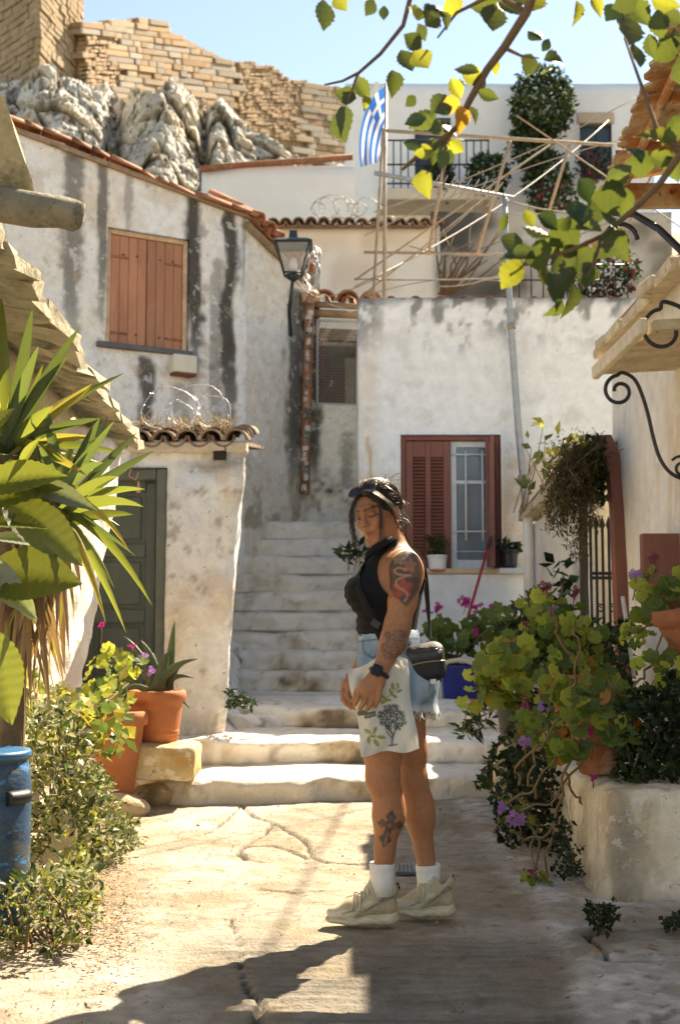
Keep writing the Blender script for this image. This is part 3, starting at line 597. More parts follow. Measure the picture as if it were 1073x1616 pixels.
    for (sx, zz, ln) in ((u0 + w, z0 + 0.12, 1), (u0 + w, z1 - 0.28, 1), (u1 - w, z0 + 0.12, -1), (u1 - w, z1 - 0.28, -1)): hb = MB(); hb.box(F, min(sx, sx + ln * 0.20), max(sx, sx + ln * 0.20), -0.05, -0.040, zz - 0.012, zz + 0.012, 0.003); hb.build('strap_hinge', mat('painted_iron', (0.34, 0.12, 0.055), 0.7, 0.35, 20, spots=[((0.10, 0.035, 0.02), 24, 0.5, 0.1, 0.8)]), root)
    # wire mesh window over the stairs
    H = frame(C0, D0); um0 = m[0][0]; um1 = Lc - 0.06; zb, zt = m[1][1], m[0][1]
    mb = MB()
    for (a, b, c, d) in ((um0, um0 + 0.025, zb, zt), (um1 - 0.03, um1, zb, zt), (um0, um1, zt - 0.025, zt + 0.002), (um0, um1, zb, zb + 0.02)): mb.box(H, a, b, -0.03, 0.012, c, d, 0.003)
    mw = mb.build('mesh_window', mat('grey_frame', (0.42, 0.42, 0.40), 0.6, 0.2, 20, metal=0.2), root)
    mb = MB(); s = 0.036; hh = zt - zb; ww = um1 - um0; k = -int(hh / (s * 1.8)) - 2
    while k * s < ww:
        for sg in (1, -1):
            x0 = k * s if sg > 0 else ww - k * s; pts = []
            ta = max(0.0, (-x0 if sg > 0 else x0 - ww) / 0.55); tb = min(hh, ((ww - x0) if sg > 0 else x0) / 0.55)
            if tb > ta + 0.02: mb.tube([H(um0 + x0 + sg * ta * 0.55, -0.012 * sg * 0.2, zb + ta), H(um0 + x0 + sg * tb * 0.55, -0.012 * sg * 0.2, zb + tb)], 0.0035, 4, cap=False)
        k += 1
    props(mb.build('wire_mesh', mat('dull_wire', (0.33, 0.30, 0.25), 0.6, metal=0.3), mw), kind='stuff')
    for (a, b, c, d, mm) in ((0.0, 1.0, 0.0, 1.0, mat('dark_room', (0.11, 0.085, 0.065), 0.9, 0.3, 4)), (0.06, 0.24, 0.42, 0.84, RED), (0.62, 0.80, 0.0, 0.62, mat('grey_blanket', (0.36, 0.33, 0.28), 0.9, 0.3, 8)), (0.25, 0.6, 0.0, 0.5, mat('maroon_cloth', (0.10, 0.04, 0.035), 0.9, 0.3, 8))):
        pb = MB(); dd = -0.45 if c == 0 and a == 0 else -0.30; pb.box(H, um0 + ww * a, um0 + ww * b, dd - 0.03, dd, zb - 0.05 + hh * c, zb + hh * d); pb.build('backing_panel', mm, mw)
    mb = MB(); mb.tube([H(um0 - 0.1, 0.03, zt + 0.06), H(um1 + 0.1, 0.03, zt + 0.055)], 0.05, 8); mb.build('lintel', WOODOLD, root, jit=0.01)
    mb = MB(); mb.tube([H(um0 - 0.05, 0.05, zt + 0.155), H(um1 + 0.1, 0.05, zt + 0.15)], 0.035, 8); mb.build('lintel', WOODOLD, root, jit=0.01)
    tiles_row(root, H(um0 - 0.06, 0.10, zt + 0.20), H(Lc + 0.05, 0.10, zt + 0.20), Vector((0, 1, 0.25)), TD, 3, 1, s=9)
    # stub chimney block at the corner
    mb = MB(); a = P(455, 402, 14.6); b = P(505, 480, 14.6); mb.box(WF, a.x, b.x, 14.46, 14.9, b.z - 0.3, a.z, 0.01); mb.build('parapet_block', mat('mossy_render', (0.33, 0.30, 0.25), 0.95, 0.3, 6, 0.7, 20, spots=[((0.07, 0.06, 0.05), 6, 0.48, 0.2, 0.8)]), root, jit=0.03, jscale=5)
    # meter box under the window
    t = thing('utility_box', 'small cream meter box with dark red base below orange shutters', 'box', F(1, 0, 2.6))
    ua, za = RW(266, 562, A0, B0); ub, zb_ = RW(302, 598, A0, B0)
    mb = MB(); mb.box(F, ua, ub, 0.02, 0.16, zb_ + 0.03, za, 0.008); mb.build('casing', mat('cream_plastic', (0.66, 0.60, 0.46), 0.5, 0.1), t)
    mb = MB(); mb.box(F, ua + 0.005, ub - 0.005, 0.03, 0.15, zb_, zb_ + 0.028, 0.004); mb.build('base', mat('dark_red_plastic', (0.16, 0.02, 0.02), 0.5), t)
tall_house()

# drain pipe covered in stickers
def drain_pipe():
    top = P(489, 470, 14.28); bot = P(481, 780, 14.22); t = thing('drain_pipe', 'rusty drain pipe plastered with stickers beside the mesh window', 'pipe', bot)
    mb = MB(); mb.tube([top + Vector((0.05, 0.06, 0.06)), top + Vector((0.02, 0.0, 0.03)), top, bot], 0.056, 14); mb.build('pipe', mat('orange_rust_pipe', (0.33, 0.14, 0.065), 0.8, 0.35, 8, 0.5, 40, spots=[((0.5, 0.42, 0.34), 9, 0.55, 0.1, 0.8), ((0.12, 0.06, 0.04), 12, 0.6, 0.1, 0.7)]), t)
    mb = MB(); mb.tube([top + Vector((-0.10, 0, 0.0)), top + Vector((0.10, 0.05, 0.03))], 0.062, 10); mb.build('elbow', mat('chalky_elbow', (0.55, 0.36, 0.24), 0.8, 0.25), t)
    rg = random.Random(12); cols = [(0.50, 0.46, 0.40), (0.03, 0.03, 0.03), (0.30, 0.07, 0.05), (0.45, 0.42, 0.38), (0.08, 0.09, 0.12), (0.46, 0.36, 0.28), (0.04, 0.035, 0.03), (0.08, 0.11, 0.09), (0.36, 0.16, 0.08)]
    f = 0.03
    while f < 0.97:
        h = rg.uniform(0.03, 0.085) / (top - bot).length; c = top.lerp(bot, f); d = (bot - top).normalized(); a0 = rg.uniform(-2.1, -1.2); w = rg.uniform(0.7, 1.5); V = []; L = h * (top - bot).length
        for i in range(7):
            a = a0 + w * (i / 6 - 0.5)
            for zz in (0, 1): V.append(c + Vector((math.cos(a), math.sin(a), 0)) * (0.0585 + 0.0006 * rg.random()) + d * (zz * L * 0.9) + Vector((0, 0, 0.01 * (i - 3) * (rg.random() - 0.5))))
        ci = rg.randrange(len(cols)); mesh('sticker', V, [(2 * i, 2 * i + 2, 2 * i + 3, 2 * i + 1) for i in range(6)], mat('sticker_%d' % ci, cols[ci], 0.55, 0.35, 40, spots=[((0.6, 0.6, 0.58), 55, 0.55, 0.05, 0.8)]), t)
        f += h * rg.uniform(0.8, 1.6)
    for q in (0.33, 0.75): mb = MB(); mb.tube([top.lerp(bot, q) + Vector((-0.075, 0.02, 0)), top.lerp(bot, q) + Vector((0, -0.062, 0)), top.lerp(bot, q) + Vector((0.075, 0.02, 0))], 0.010, 5); mb.build('pipe_clip', RUSTROD, t)
drain_pipe()

# wall lantern
def lantern():
    Y = 13.1; s = Y / FPX; c = P(463, 408, Y); t = thing('street_lamp', 'black iron lantern on a bracket at the eave of the tall house', 'lamp', c)
    def at(dx, dz, dy=0): return c + Vector((dx * s, dy, -dz * s))
    lamp = mat('lamp_green_black', (0.012, 0.028, 0.03), 0.45, 0.2)
    def ring(hw, dz): return [at(hw * a, dz, hw * s * b) for a, b in ((-1, -1), (1, -1), (1, 1), (-1, 1))]
    mb = MB(); n = 0
    for (h0, d0, h1, d1) in ((31, -22, 24, -27), (24, -27, 7, -33), (7, -33, 6, -45)): mb.add(ring(h0, d0) + ring(h1, d1), [(k, (k + 1) % 4, 4 + (k + 1) % 4, 4 + k) for k in range(4)] + [(3, 2, 1, 0), (4, 5, 6, 7)])
    mb.build('cap', lamp, t)
    lo, hi = ring(14, 26), ring(27, -21); fr = MB()
    for a, b in zip(lo, hi): fr.tube([a, b], 0.011, 5)
    for k in range(4): fr.tube([lo[k], lo[(k + 1) % 4]], 0.011, 5); fr.tube([hi[k], hi[(k + 1) % 4]], 0.013, 5)
    fr.build('cage', lamp, t); g = glass('lantern_glass', (0.75, 0.75, 0.72), 0.05, 0.25)
    for k in range(4):
        a, b, d, e = lo[k], lo[(k + 1) % 4], hi[(k + 1) % 4], hi[k]; cc = (a + b + d + e) / 4
        mesh('pane', [cc + (v - cc) * 0.94 for v in (a, b, d, e)], [(0, 1, 2, 3)], g, t, False)
    mb = MB(); mb.lathe(at(0, 30), [(0.0, 0.03), (0.085, 0.02), (0.07, -0.02), (0.02, -0.05), (0.0, -0.06)], 8); mb.build('base_cup', lamp, t)
    mb = MB(); mb.lathe(at(0, 22), [(0.0, 0.0), (0.03, 0.0), (0.045, 0.07), (0.03, 0.14), (0.0, 0.15)], 10); mb.build('bulb', mat('frosted_bulb', (0.7, 0.66, 0.58), 0.4, 0.05), t)
    mb = MB(); mb.tube([at(-1, 36), at(-4, 60, 0.05), at(-7, 80, 0.12), at(-8, 100, 0.7)], [0.02, 0.022, 0.024, 0.03], 6); mb.tube([at(-8, 72, 0.08), at(-9, 100, 0.62)], 0.014, 6); mb.build('bracket', lamp, t)
lantern()

# ---------------------------------------------------------------- low shed with the grey green door
def shed():
    yF = 9.3; XR = P(386, 700, yF).x; A, B, C = (-3.2, yF + 0.1), (XR, yF), (XR - 0.40, 13.4); root = thing('shed', 'low whitewashed shed with grey green door and wavy tile eave', 'shed', (-1.4, yF, 0))
    F = frame(A, B); L = (Vector(B) - Vector(A)).length; ztop = P(300, 704, yF).z
    d0 = RW(160, 738, A, B); d1 = RW(264, 742, A, B); dl = RW(120, 738, A, B)
    du0, du1, dz1 = dl[0], d1[0], d0[1]
    def warp(V):   # the old corner leans in towards its foot
        t = np.clip((ztop - V[:, 2]) / ztop, 0, 1); m = sstep(-1.25, -0.75, V[:, 0]); V[:, 0] -= 0.17 * t * m; return V
    def cf(u, z, V):
        c = np.repeat(WHITE[None] * 0.98, len(u), 0); c = mixc(c, CREAM, sstep(-0.2, 0.35, fbm(V, 1.4, 3, 14)) * 0.7); c = mixc(c, BLUEW, sstep(0.0, 0.4, fbm(V, 2.0, 3, 15)) * 0.7)
        c = mixc(c, OCHRE, sstep(0.12, 0.35, fbm(V, 2.2, 5, 16)) * 0.42); c = mixc(c, (0.25, 0.19, 0.13), sstep(0.36, 0.46, fbm(V, 9, 4, 19)) * 0.55); c = mixc(c, (0.52, 0.42, 0.30), sstep(0.9, 0.1, z) * 0.5)
        c = mixc(c, (0.16, 0.13, 0.10), np.exp(-((z - 2.30 + 0.05 * fbm(V, 3, 2, 3)) / 0.05) ** 2) * sstep(-0.1, 0.3, fbm(V, 3, 3, 18)) * 0.6); return c
    wall('wall', [A, (XR - 0.05, yF), (XR, yF + 0.06), C], -0.05, ztop, PLAST_ROUGH, root, holes=[(du0, du1, 0.12, dz1, 0.22)], res=0.03, amp=0.045, nscale=3.2, colfn=cf, warp=warp, cap=0.3, s=8)
    # plaster ledge with the vent hole
    mb = MB(); q = RW(310, 705, A, B); mb.box(F, RW(205, 700, A, B)[0], L + 0.02, -0.1, 0.06, ztop - 0.045, ztop + 0.025, 0.01); mb.build('ledge', mat('ledge_plaster', (0.60, 0.50, 0.36), 0.95, 0.25, 8, 0.6, 30, spots=[((0.2, 0.13, 0.08), 12, 0.6, 0.1, 0.6)]), root, jit=0.012)
    vu, vz = RW(348, 716, A, B); mb = MB(); mb.box(F, vu - 0.05, vu + 0.05, 0.035, 0.055, vz - 0.05, vz + 0.05, 0.01); mb.build('vent', mat('vent_dark', (0.03, 0.02, 0.015), 0.95), root, jit=0.015)
    a = F(RW(205, 690, A, B)[0], 0.10, ztop + 0.03); b = F(L + 0.03, 0.10, ztop + 0.03); tiles_row(root, a, b, Vector((0, 1, 0.15)), TDO, 5, 4, s=3, jit=0.07)
    mb = MB(); up = Vector((0, 3.9, 0.5)); V = [F(0, 0.05, ztop + 0.0), b + Vector((-0.02, 0.05, -0.03)), b + up + Vector((-0.1, 0, -0.03)), F(0, 0.05, ztop) + up]
    mb.add(V + [v + Vector((0, 0, 0.03)) for v in V], [(3, 2, 1, 0), (4, 5, 6, 7)] + [(k, (k + 1) % 4, 4 + (k + 1) % 4, 4 + k) for k in range(4)]); mb.build('roof', TILE_OLD, root)
    # door
    GREEN = mat('grey_green_paint', (0.095, 0.115, 0.092), 0.6, 0.2, 8, 0.25, 40, stretch=(1, 1, 0.3), spots=[((0.22, 0.22, 0.18), 14, 0.66, 0.06, 0.6)])
    dr = MB(); dr.box(F, du0, du1 - 0.085, -0.19, -0.15, 0.12, dz1 - 0.09); dm = dr.build('door', GREEN, root)
    fr = MB(); fr.box(F, du1 - 0.085, du1 - 0.005, -0.17, -0.04, 0.12, dz1, 0.008); fr.box(F, du0, du1 - 0.088, -0.17, -0.04, dz1 - 0.085, dz1 - 0.003, 0.008); fr.build('door_frame', mat('worn_green_paint', (0.15, 0.16, 0.125), 0.65, 0.25, 8, 0.3, 40), root)
    w0, w1 = du0 + 0.05, du1 - 0.10; zs = np.linspace(0.2, dz1 - 0.12, 5)
    st = MB(); st.box(F, w1 - 0.075, w1, -0.152, -0.125, 0.13, dz1 - 0.10, 0.006); st.box(F, w0, w0 + 0.075, -0.152, -0.125, 0.13, dz1 - 0.10, 0.006); st.build('stile', GREEN, dm)
    for k in range(5): rl = MB(); rl.box(F, w0 + 0.077, w1 - 0.077, -0.152, -0.126, zs[k] - 0.05, zs[k] + 0.05, 0.006); rl.build('rail', GREEN, dm)
    for k in range(4): pn = MB(); pn.box(F, w0 + 0.115, w1 - 0.115, -0.152, -0.134, zs[k] + 0.085, zs[k + 1] - 0.085, 0.007); pn.build('door_panel', GREEN, dm)
    c = P(219, 762, yF - 0.25); mb = MB()
    mb.tube([c + Vector((-0.05, 0, 0.12)), c + Vector((-0.07, 0, 0.05)), c + Vector((-0.02, 0, 0.02)), c + Vector((0, 0, 0.08))], 0.006, 5); mb.lathe(c + Vector((0, 0, -0.03)), [(0.018, -0.04), (0.012, 0.0), (0.006, 0.04), (0.0, 0.05)], 7)
    props(mb.build('hanging_charm', mat('faded_pink_ribbon', (0.62, 0.35, 0.30), 0.8)), 'little pink tassel hanging by the top of the green door', 'ornament')
shed()

def coil(name, label, c0, c1, R0, n, m, seed, group=None, wirer=0.004):
    """loops of razor wire between c0 and c1"""
    rg = random.Random(seed); t = thing(name, label, 'barbed wire', c0, group); pts = []
    for i in range(n * 20 + 1):
        f = i / (n * 20); a = 2 * math.pi * i / 20; rr = R0 * (0.8 + 0.35 * math.sin(f * 9 + seed)); c = Vector(c0).lerp(Vector(c1), f)
        pts.append(c + Vector((math.cos(a) * rr + 0.02 * math.sin(i), math.sin(a * 1.0 + 0.8) * rr * 0.5, math.sin(a) * rr)))
    mb = MB(); mb.tube(pts, wirer, 4, cap=False); mb.build('wire_strand', m, t); b = MB()
    for i in range(2, len(pts) - 1, 1):
        d = Vector((rg.uniform(-1, 1), rg.uniform(-1, 1), rg.uniform(-1, 1))).normalized() * (wirer * 4.5); q = pts[i].lerp(pts[i + 1], rg.random()); b.tube([q - d, q + d], wirer * 0.8, 3, cap=False)
    props(b.build('barb', m, t), kind='stuff')
GALVW = mat('razor_wire', (0.62, 0.60, 0.56), 0.4, 0.2, 30, metal=0.6)
coil('barbed_wire_coil', 'coil of razor wire on the shed roof below orange shutters', P(258, 652, 9.7), P(345, 655, 9.9), 0.22, 5, GALVW, 2)
coil('barbed_wire_coil', 'distant coil of razor wire along the roof ridge under the flag', P(500, 330, 20.5), P(592, 332, 20.5), 0.26, 7, mat('dull_razor_wire', (0.35, 0.32, 0.28), 0.5, metal=0.4), 5, wirer=0.006)

# dry straw and broken bits in the shed gutter
def straw():
    rg = random.Random(3); mb = MB()
    for i in range(150):
        p = P(rg.uniform(205, 372), rg.uniform(664, 686), 9.4 + rg.uniform(0, 0.35)); d = Vector((rg.gauss(0, 0.6), rg.gauss(0, 0.4), abs(rg.gauss(0.6, 0.5)))).normalized() * rg.uniform(0.04, 0.14)
        mb.tube([p, p + d * 0.6, p + d + Vector((rg.uniform(-.02, .02), 0, 0))], [0.004, 0.003, 0.001], 3, cap=False)
    props(mb.build('dry_straw', mat('straw', (0.55, 0.40, 0.20), 0.9, 0.3, 12, rand=0.2)), 'dry straw caught among the shed roof tiles', 'straw', kind='stuff')
straw()

# ---------------------------------------------------------------- near house on the left edge
def near_house():
    root = thing('house', 'roughcast white house at left edge with crumbling stone eave', 'house', (-1.8, 6, 0))
    A, B, C = (-1.66, 2.2), (-1.72, 8.55), (-3.2, 8.75); ze = 2.36
    def cf(u, z, V):
        c = np.repeat(WHITE[None] * 0.95, len(u), 0); c = mixc(c, CREAM * 0.95, sstep(-0.3, 0.3, fbm(V, 1.6, 3, 24)) * 0.8); c = mixc(c, (0.42, 0.32, 0.2), sstep(0.1, 0.5, fbm(V, 3, 4, 26)) * 0.5); return c
    def warp(V):
        m = sstep(6.0, 8.5, V[:, 1]) * sstep(-2.4, -1.8, V[:, 0]); V[:, 0] += m * (0.36 * np.clip(V[:, 2] / 2.3, 0, 1) - 0.10); return V
    wall('wall', [A, (-1.71, 8.45), (-1.78, 8.56), C], -0.05, 2.3, PLAST_ROUGH, root, res=0.03, amp=0.045, nscale=4.2, colfn=cf, warp=warp, cap=0.3, s=18)
    SH = mat('eave_stone', (0.46, 0.40, 0.27), 0.95, 0.35, 9, 1.0, 20, rand=0.12, spots=[((0.20, 0.18, 0.09), 8, 0.5, 0.15, 0.7), ((0.08, 0.06, 0.04), 15, 0.62, 0.08, 0.7)])
    rg = random.Random(8); y = 2.6
    while y < 8.9:      # lapped slabs of the eave, seen from below
        w = rg.uniform(0.10, 0.34); xo = -1.12 - 0.29 * (y - 4.1) / 4.7 + rg.uniform(-0.02, 0.02); zz = ze + rg.uniform(-0.008, 0.008)
        mb = MB(); Q = lambda u, d, z: Vector((xo + u, y + d, zz + z + 0.30 * u * -1 + 0.012 * d)); nn_ = 12
        for k_ in range(nn_): mb.box(Q, -0.9 + 0.9 * k_ / nn_, -0.9 + 0.9 * (k_ + 1) / nn_, 0, w + 0.03, 0, 0.06)
        mb.build('eave_slab', SH, root, jit=0.05, jscale=13); y += w
    mb = MB(); a, b = Vector((-1.5, 2.4, ze - 0.04)), Vector((-1.66, 8.75, ze - 0.05)); mb.tube([a, a.lerp(b, .3), a.lerp(b, .6), b], [0.09, 0.085, 0.09, 0.08], 8); mb.build('plaster_cove', PLASTER_PLAIN, root, jit=0.04, jscale=5)
    mb = MB(); V = [Vector((-1.45, 2.2, ze + 0.16)), Vector((-1.72, 8.9, ze + 0.16)), Vector((-4.2, 9.0, ze + 1.1)), Vector((-4.2, 2.2, ze + 1.1))]; mb.add(V + [v + Vector((0, 0, 0.06)) for v in V], [(3, 2, 1, 0), (4, 5, 6, 7)] + [(k, (k + 1) % 4, 4 + (k + 1) % 4, 4 + k) for k in range(4)]); mb.build('roof', TILE_OLD, root)
    # broken slab corner with the log, top left
    t = thing('stone_canopy', 'broken stone slab canopy resting on a rough log at upper left', 'canopy', P(0, 300, 3.4)); Y = 3.4
    out = [(-160, 60), (-30, 140), (6, 155), (14, 180), (26, 215), (40, 255), (50, 285), (57, 312), (66, 322), (62, 338), (30, 344), (-40, 322), (-160, 300)]
    pl = [P(x, y, Y + 0.25 * (y - 155) / 180) for x, y in out]; mb = MB(); mb.prism(pl, Vector((-0.03, 0.12, 0.05))); mb.build('slab', SH, t, jit=0.012, jscale=14)
    bark = mat('grey_bark', (0.27, 0.235, 0.165), 0.95, 0.35, 14, 1.0, 30, spots=[((0.07, 0.06, 0.04), 18, 0.55, 0.12, 0.8)])
    c = [P(-60, 312, 3.62), P(0, 322, 3.58), P(55, 331, 3.55), P(90, 335, 3.54), P(116, 339, 3.535), P(129, 341, 3.53), P(134, 342, 3.53)]; mb = MB(); mb.tube(c, [0.05, 0.05, 0.050, 0.049, 0.046, 0.034, 0.012], 14); mb.build('log', bark, t, jit=0.012, jscale=22)
PLASTER_PLAIN = mat('cove_plaster', (0.58, 0.50, 0.36), 0.95, 0.25, 7, 0.8, 24, spots=[((0.22, 0.15, 0.09), 10, 0.58, 0.1, 0.6)])
near_house()
# ================================================================ HOUSE WITH RED SHUTTERS
def red_house():
    Y = 12.5; x0 = P(565, 600, Y).x; x1 = 4.2; zt = P(700, 470, Y).z; A, B = (x0, Y), (x1, Y)
    root = thing('house', 'white house with red brown louvred shutters and a tall blank wall', 'house', (1.5, Y, 0.4))
    h0 = P(632, 686, Y); h1 = P(792, 897, Y); F = frame(A, B); hu0, hu1, hz0, hz1 = h0.x - x0, h1.x - x0, h1.z, h0.z
    def cf(u, z, V):
        c = np.repeat(np.array([[0.83, 0.83, 0.81]]), len(u), 0); m = sstep(2.75 + 0.0, 2.55, z + 0.35 * fbm(V, 1.6, 4, 34) + 0.25 * (np.abs(u - 0.9) < 0.45)); c = mixc(c, (0.72, 0.56, 0.38), m * 0.75 * sstep(1.2, 1.9, z))
        c = mixc(c, (0.70, 0.60, 0.46), sstep(0.3, 0.1, u) * 0.5 * sstep(-0.2, 0.3, fbm(V, 2, 3, 39)))
        g = sstep(zt - 0.62, zt - 0.05, z + 0.30 * fbm(V * np.array([2.2, 1, 0.5]), 2.6, 4, 35)) * sstep(-0.02, 0.16, fbm(V * np.array([1.6, 1, 0.8]), 5, 5, 36) + 0.22 * fbm(V, 16, 3, 38) + 0.10 * sstep(zt - .3, zt, z)); c = mixc(c, (0.17, 0.165, 0.155), np.clip(g * 1.0, 0, 0.8)); c = mixc(c, (0.62, 0.58, 0.52), sstep(0.30, 0.42, fbm(V, 6, 4, 136)) * 0.35); c = mixc(c, (0.90, 0.90, 0.88), sstep(0.1, 0.3, fbm(V, 2.4, 4, 137)) * 0.6)
        c = mixc(c, GRIME, sstep(zt - 0.10, zt, z + 0.08 * fbm(V, 4, 3, 37)) * 0.6)
        for uc, w, a, b in ((0.10, 0.03, 2.95, 1.9), (1.3, 0.03, 2.7, 2.2)): c = mixc(c, OCHRE, streak(u, z, V, uc, w, a, b, 3) * 0.9)
        c = mixc(c, BLUEW * 0.98, sstep(1.5, 0.9, z) * 0.6); return c
    wall('wall', [(x0 + 0.02, 16.5), (x0, Y), B, (x1, 16.5)], 0.2, zt, PLASTER, root, holes=[(4.0 + hu0, 4.0 + hu1, hz0, hz1, 0.17)], res=0.03, amp=0.016, nscale=1.8, colfn=lambda u, z, V: cf(u - 4.0, z, V), cap=0.3, s=28)
    mb = MB(); mb.box(WF, x0 + 0.05, x1, Y + 0.28, 16.4, zt - 0.25, zt - 0.12); mb.build('roof_terrace', mat('terrace_slab', (0.45, 0.38, 0.3), 0.95, 0.2, 2), root)
    rg = random.Random(5)
    for i in range(11):
        p = P(575 + i * 37 + rg.uniform(-6, 6), 472, Y + 0.4); p.z = zt + 0.0; inst('coping_tile', TD, basis(Vector((1, 0, 0)) * 0.8, Vector((0, -1, 0)) * 0.8, Vector((0, 0, 0.6)), p), root)
    # window: frame, two louvred leaves (left closed, right folded open), casement with bars
    mb = MB(); w = 0.05
    for (a, b, c, d) in ((hu0, hu0 + w, hz0, hz1), (hu1 - w, hu1, hz0, hz1), (hu0 + w, hu1 - w, hz1 - w, hz1)): mb.box(F, a, b, -0.16, -0.05, c, d, 0.005)
    mb.build('window_frame', RED, root)
    mb = MB(); s0 = P(655, 905, Y).x - x0 - 0.15; mb.box(F, s0, hu1 + 0.08, -0.17, 0.09, hz0 - 0.055, hz0 - 0.003, 0.008); mb.build('sill', mat('ochre_sill', (0.60, 0.45, 0.28), 0.9, 0.25, 8, 0.4, 40), root, jit=0.006)
    # panel below, a shallow plastered apron
    mb = MB(); mb.box(F, s0 + 0.02, hu1 + 0.42, 0.01, 0.07, 0.42, hz0 - 0.06, 0.01); mb.build('apron', mat('apron_plaster', (0.68, 0.70, 0.72), 0.92, 0.12, 5, 0.5, 30), root, jit=0.012)
    um = P(712, 800, Y).x - x0; lv = 0.035
    def leaf(Fr, a, b, name, parent, cols=((0.16, 0.44), (0.56, 0.84))):
        so = MB(); W = b - a
        e = [0] + [q for c in cols for q in c] + [1]
        for k in range(0, len(e), 2): so.box(Fr, a + W * e[k], a + W * e[k + 1], -0.02, 0.02, 0, 1)
        V0 = so; st = MB(); z0, z1 = hz0 + 0.012, hz1 - w - 0.006
        for k in range(0, len(e), 2): st.box(Fr, a + W * e[k], a + W * e[k + 1], -0.02, 0.02, z0, z1, 0.004)
        for c in cols:
            for (q0, q1) in ((z0, z0 + 0.09), (z1 - 0.16, z1)): st.box(Fr, a + W * c[0] + 0.001, a + W * c[1] - 0.001, -0.017, 0.017, q0, q1, 0.003)
        so = st.build(name, RED, parent)
        for c in cols:
            z = z0 + 0.10
            while z < z1 - 0.175:
                sl = MB(); aa, bb = a + W * c[0] + 0.002, a + W * c[1] - 0.002
                sl.add([Fr(aa, 0.014, z), Fr(bb, 0.014, z), Fr(bb, -0.014, z + 0.026), Fr(aa, -0.014, z + 0.026), Fr(aa, 0.014, z + 0.007), Fr(bb, 0.014, z + 0.007), Fr(bb, -0.014, z + 0.033), Fr(aa, -0.014, z + 0.033)],
                       [(3, 2, 1, 0), (4, 5, 6, 7), (0, 1, 5, 4), (1, 2, 6, 5), (2, 3, 7, 6), (3, 0, 4, 7)]); sl.build('slat', RED, so); z += lv
        return so
    F2 = lambda u, d, z: F(u, d - 0.085, z)
    leaf(F2, hu0 + w + 0.004, um, 'shutter', root)
    h = F(P(776, 800, Y).x - x0, -0.03, 0); ang = R(66); dx, dn = Vector((math.cos(ang), 0, 0)), None
    dd = Vector((-math.cos(R(100)), -math.sin(R(100)), 0)); dd = Vector((-0.12, -0.99, 0)).normalized(); nn = Vector((-dd.y, dd.x, 0))
    hp = F(hu1 - w - 0.035, -0.02, 0); F3 = lambda u, d, z: hp + dd * u + nn * d + Vector((0, 0, z)); leaf(F3, 0.0, 0.36, 'shutter', root, cols=((0.2, 0.8),))
    mb = MB(); mb.box(F3, -0.0, 0.20, -0.065, -0.024, hz0 + 0.01, hz1 - 0.05, 0.004); mb.build('shutter', RED, root)
    # casement
    WP = mat('blue_white_paint', (0.66, 0.70, 0.72), 0.6, 0.2, 9, 0.3, 40, spots=[((0.35, 0.33, 0.30), 16, 0.66, 0.06, 0.5)]); c0, c1 = um + 0.003, hu1 - w - 0.012; ca = MB(); zc = hz0 + (hz1 - hz0) * 0.64
    for (a, b, c, d) in ((c0, c0 + 0.06, hz0, hz1 - w), (c1 - 0.04, c1, hz0, hz1 - w), (c0 + 0.06, c1 - 0.04, hz0, hz0 + 0.09), (c0 + 0.06, c1 - 0.04, hz1 - w - 0.06, hz1 - w), (c0 + 0.06, c1 - 0.04, zc, zc + 0.035)): ca.box(F, a, b, -0.165, -0.115, c, d, 0.005)
    cas = ca.build('casement', WP, root); gl = glass('window_glass', (0.25, 0.31, 0.35), 0.1, 0.55)
    for (c, d) in ((hz0 + 0.09, zc), (zc + 0.035, hz1 - w - 0.06)): g = MB(); g.box(F, c0 + 0.06, c1 - 0.04, -0.145, -0.14, c, d); g.build('pane', gl, cas)
    cu = [F(c0 + 0.06 + (c1 - c0 - 0.1) * i / 40, -0.20 + 0.014 * math.sin(i * 1.7) + 0.006 * math.sin(i * 4.1), 0) for i in range(41)]; V = [v + Vector((0, 0, z)) for v in cu for z in (hz0 + 0.07, hz1 - w - 0.04)]
    mesh('curtain', V, [(2 * i, 2 * i + 2, 2 * i + 3, 2 * i + 1) for i in range(40)], mat('blue_grey_curtain', (0.20, 0.27, 0.32), 0.9, 0.15, 20), cas)
    mb = MB(); mb.box(F, hu0, hu1, -0.40, -0.36, hz0, hz1); mb.build('lining', IRON, root)
    br = MB(); IW = mat('white_iron', (0.72, 0.72, 0.70), 0.5, 0.15, 15)
    for k in (0.30, 0.72): br.tube([F(c0 + 0.03 + (c1 - c0 - 0.03) * k, -0.09, hz0 + 0.28), F(c0 + 0.03 + (c1 - c0 - 0.03) * k, -0.09, hz1 - w - 0.10)], 0.010, 6)
    for k in (0.19, 0.28, 0.86): br.tube([F(c0 - 0.0, -0.09, hz0 + (hz1 - hz0) * (k if k > 0.2 else 0.13)), F(c1 + 0.02, -0.09, hz0 + (hz1 - hz0) * (k if k > 0.2 else 0.13))], 0.008 if k > 0.2 else 0.004, 6)
    br.build('window_bars', IW, root)
red_house()

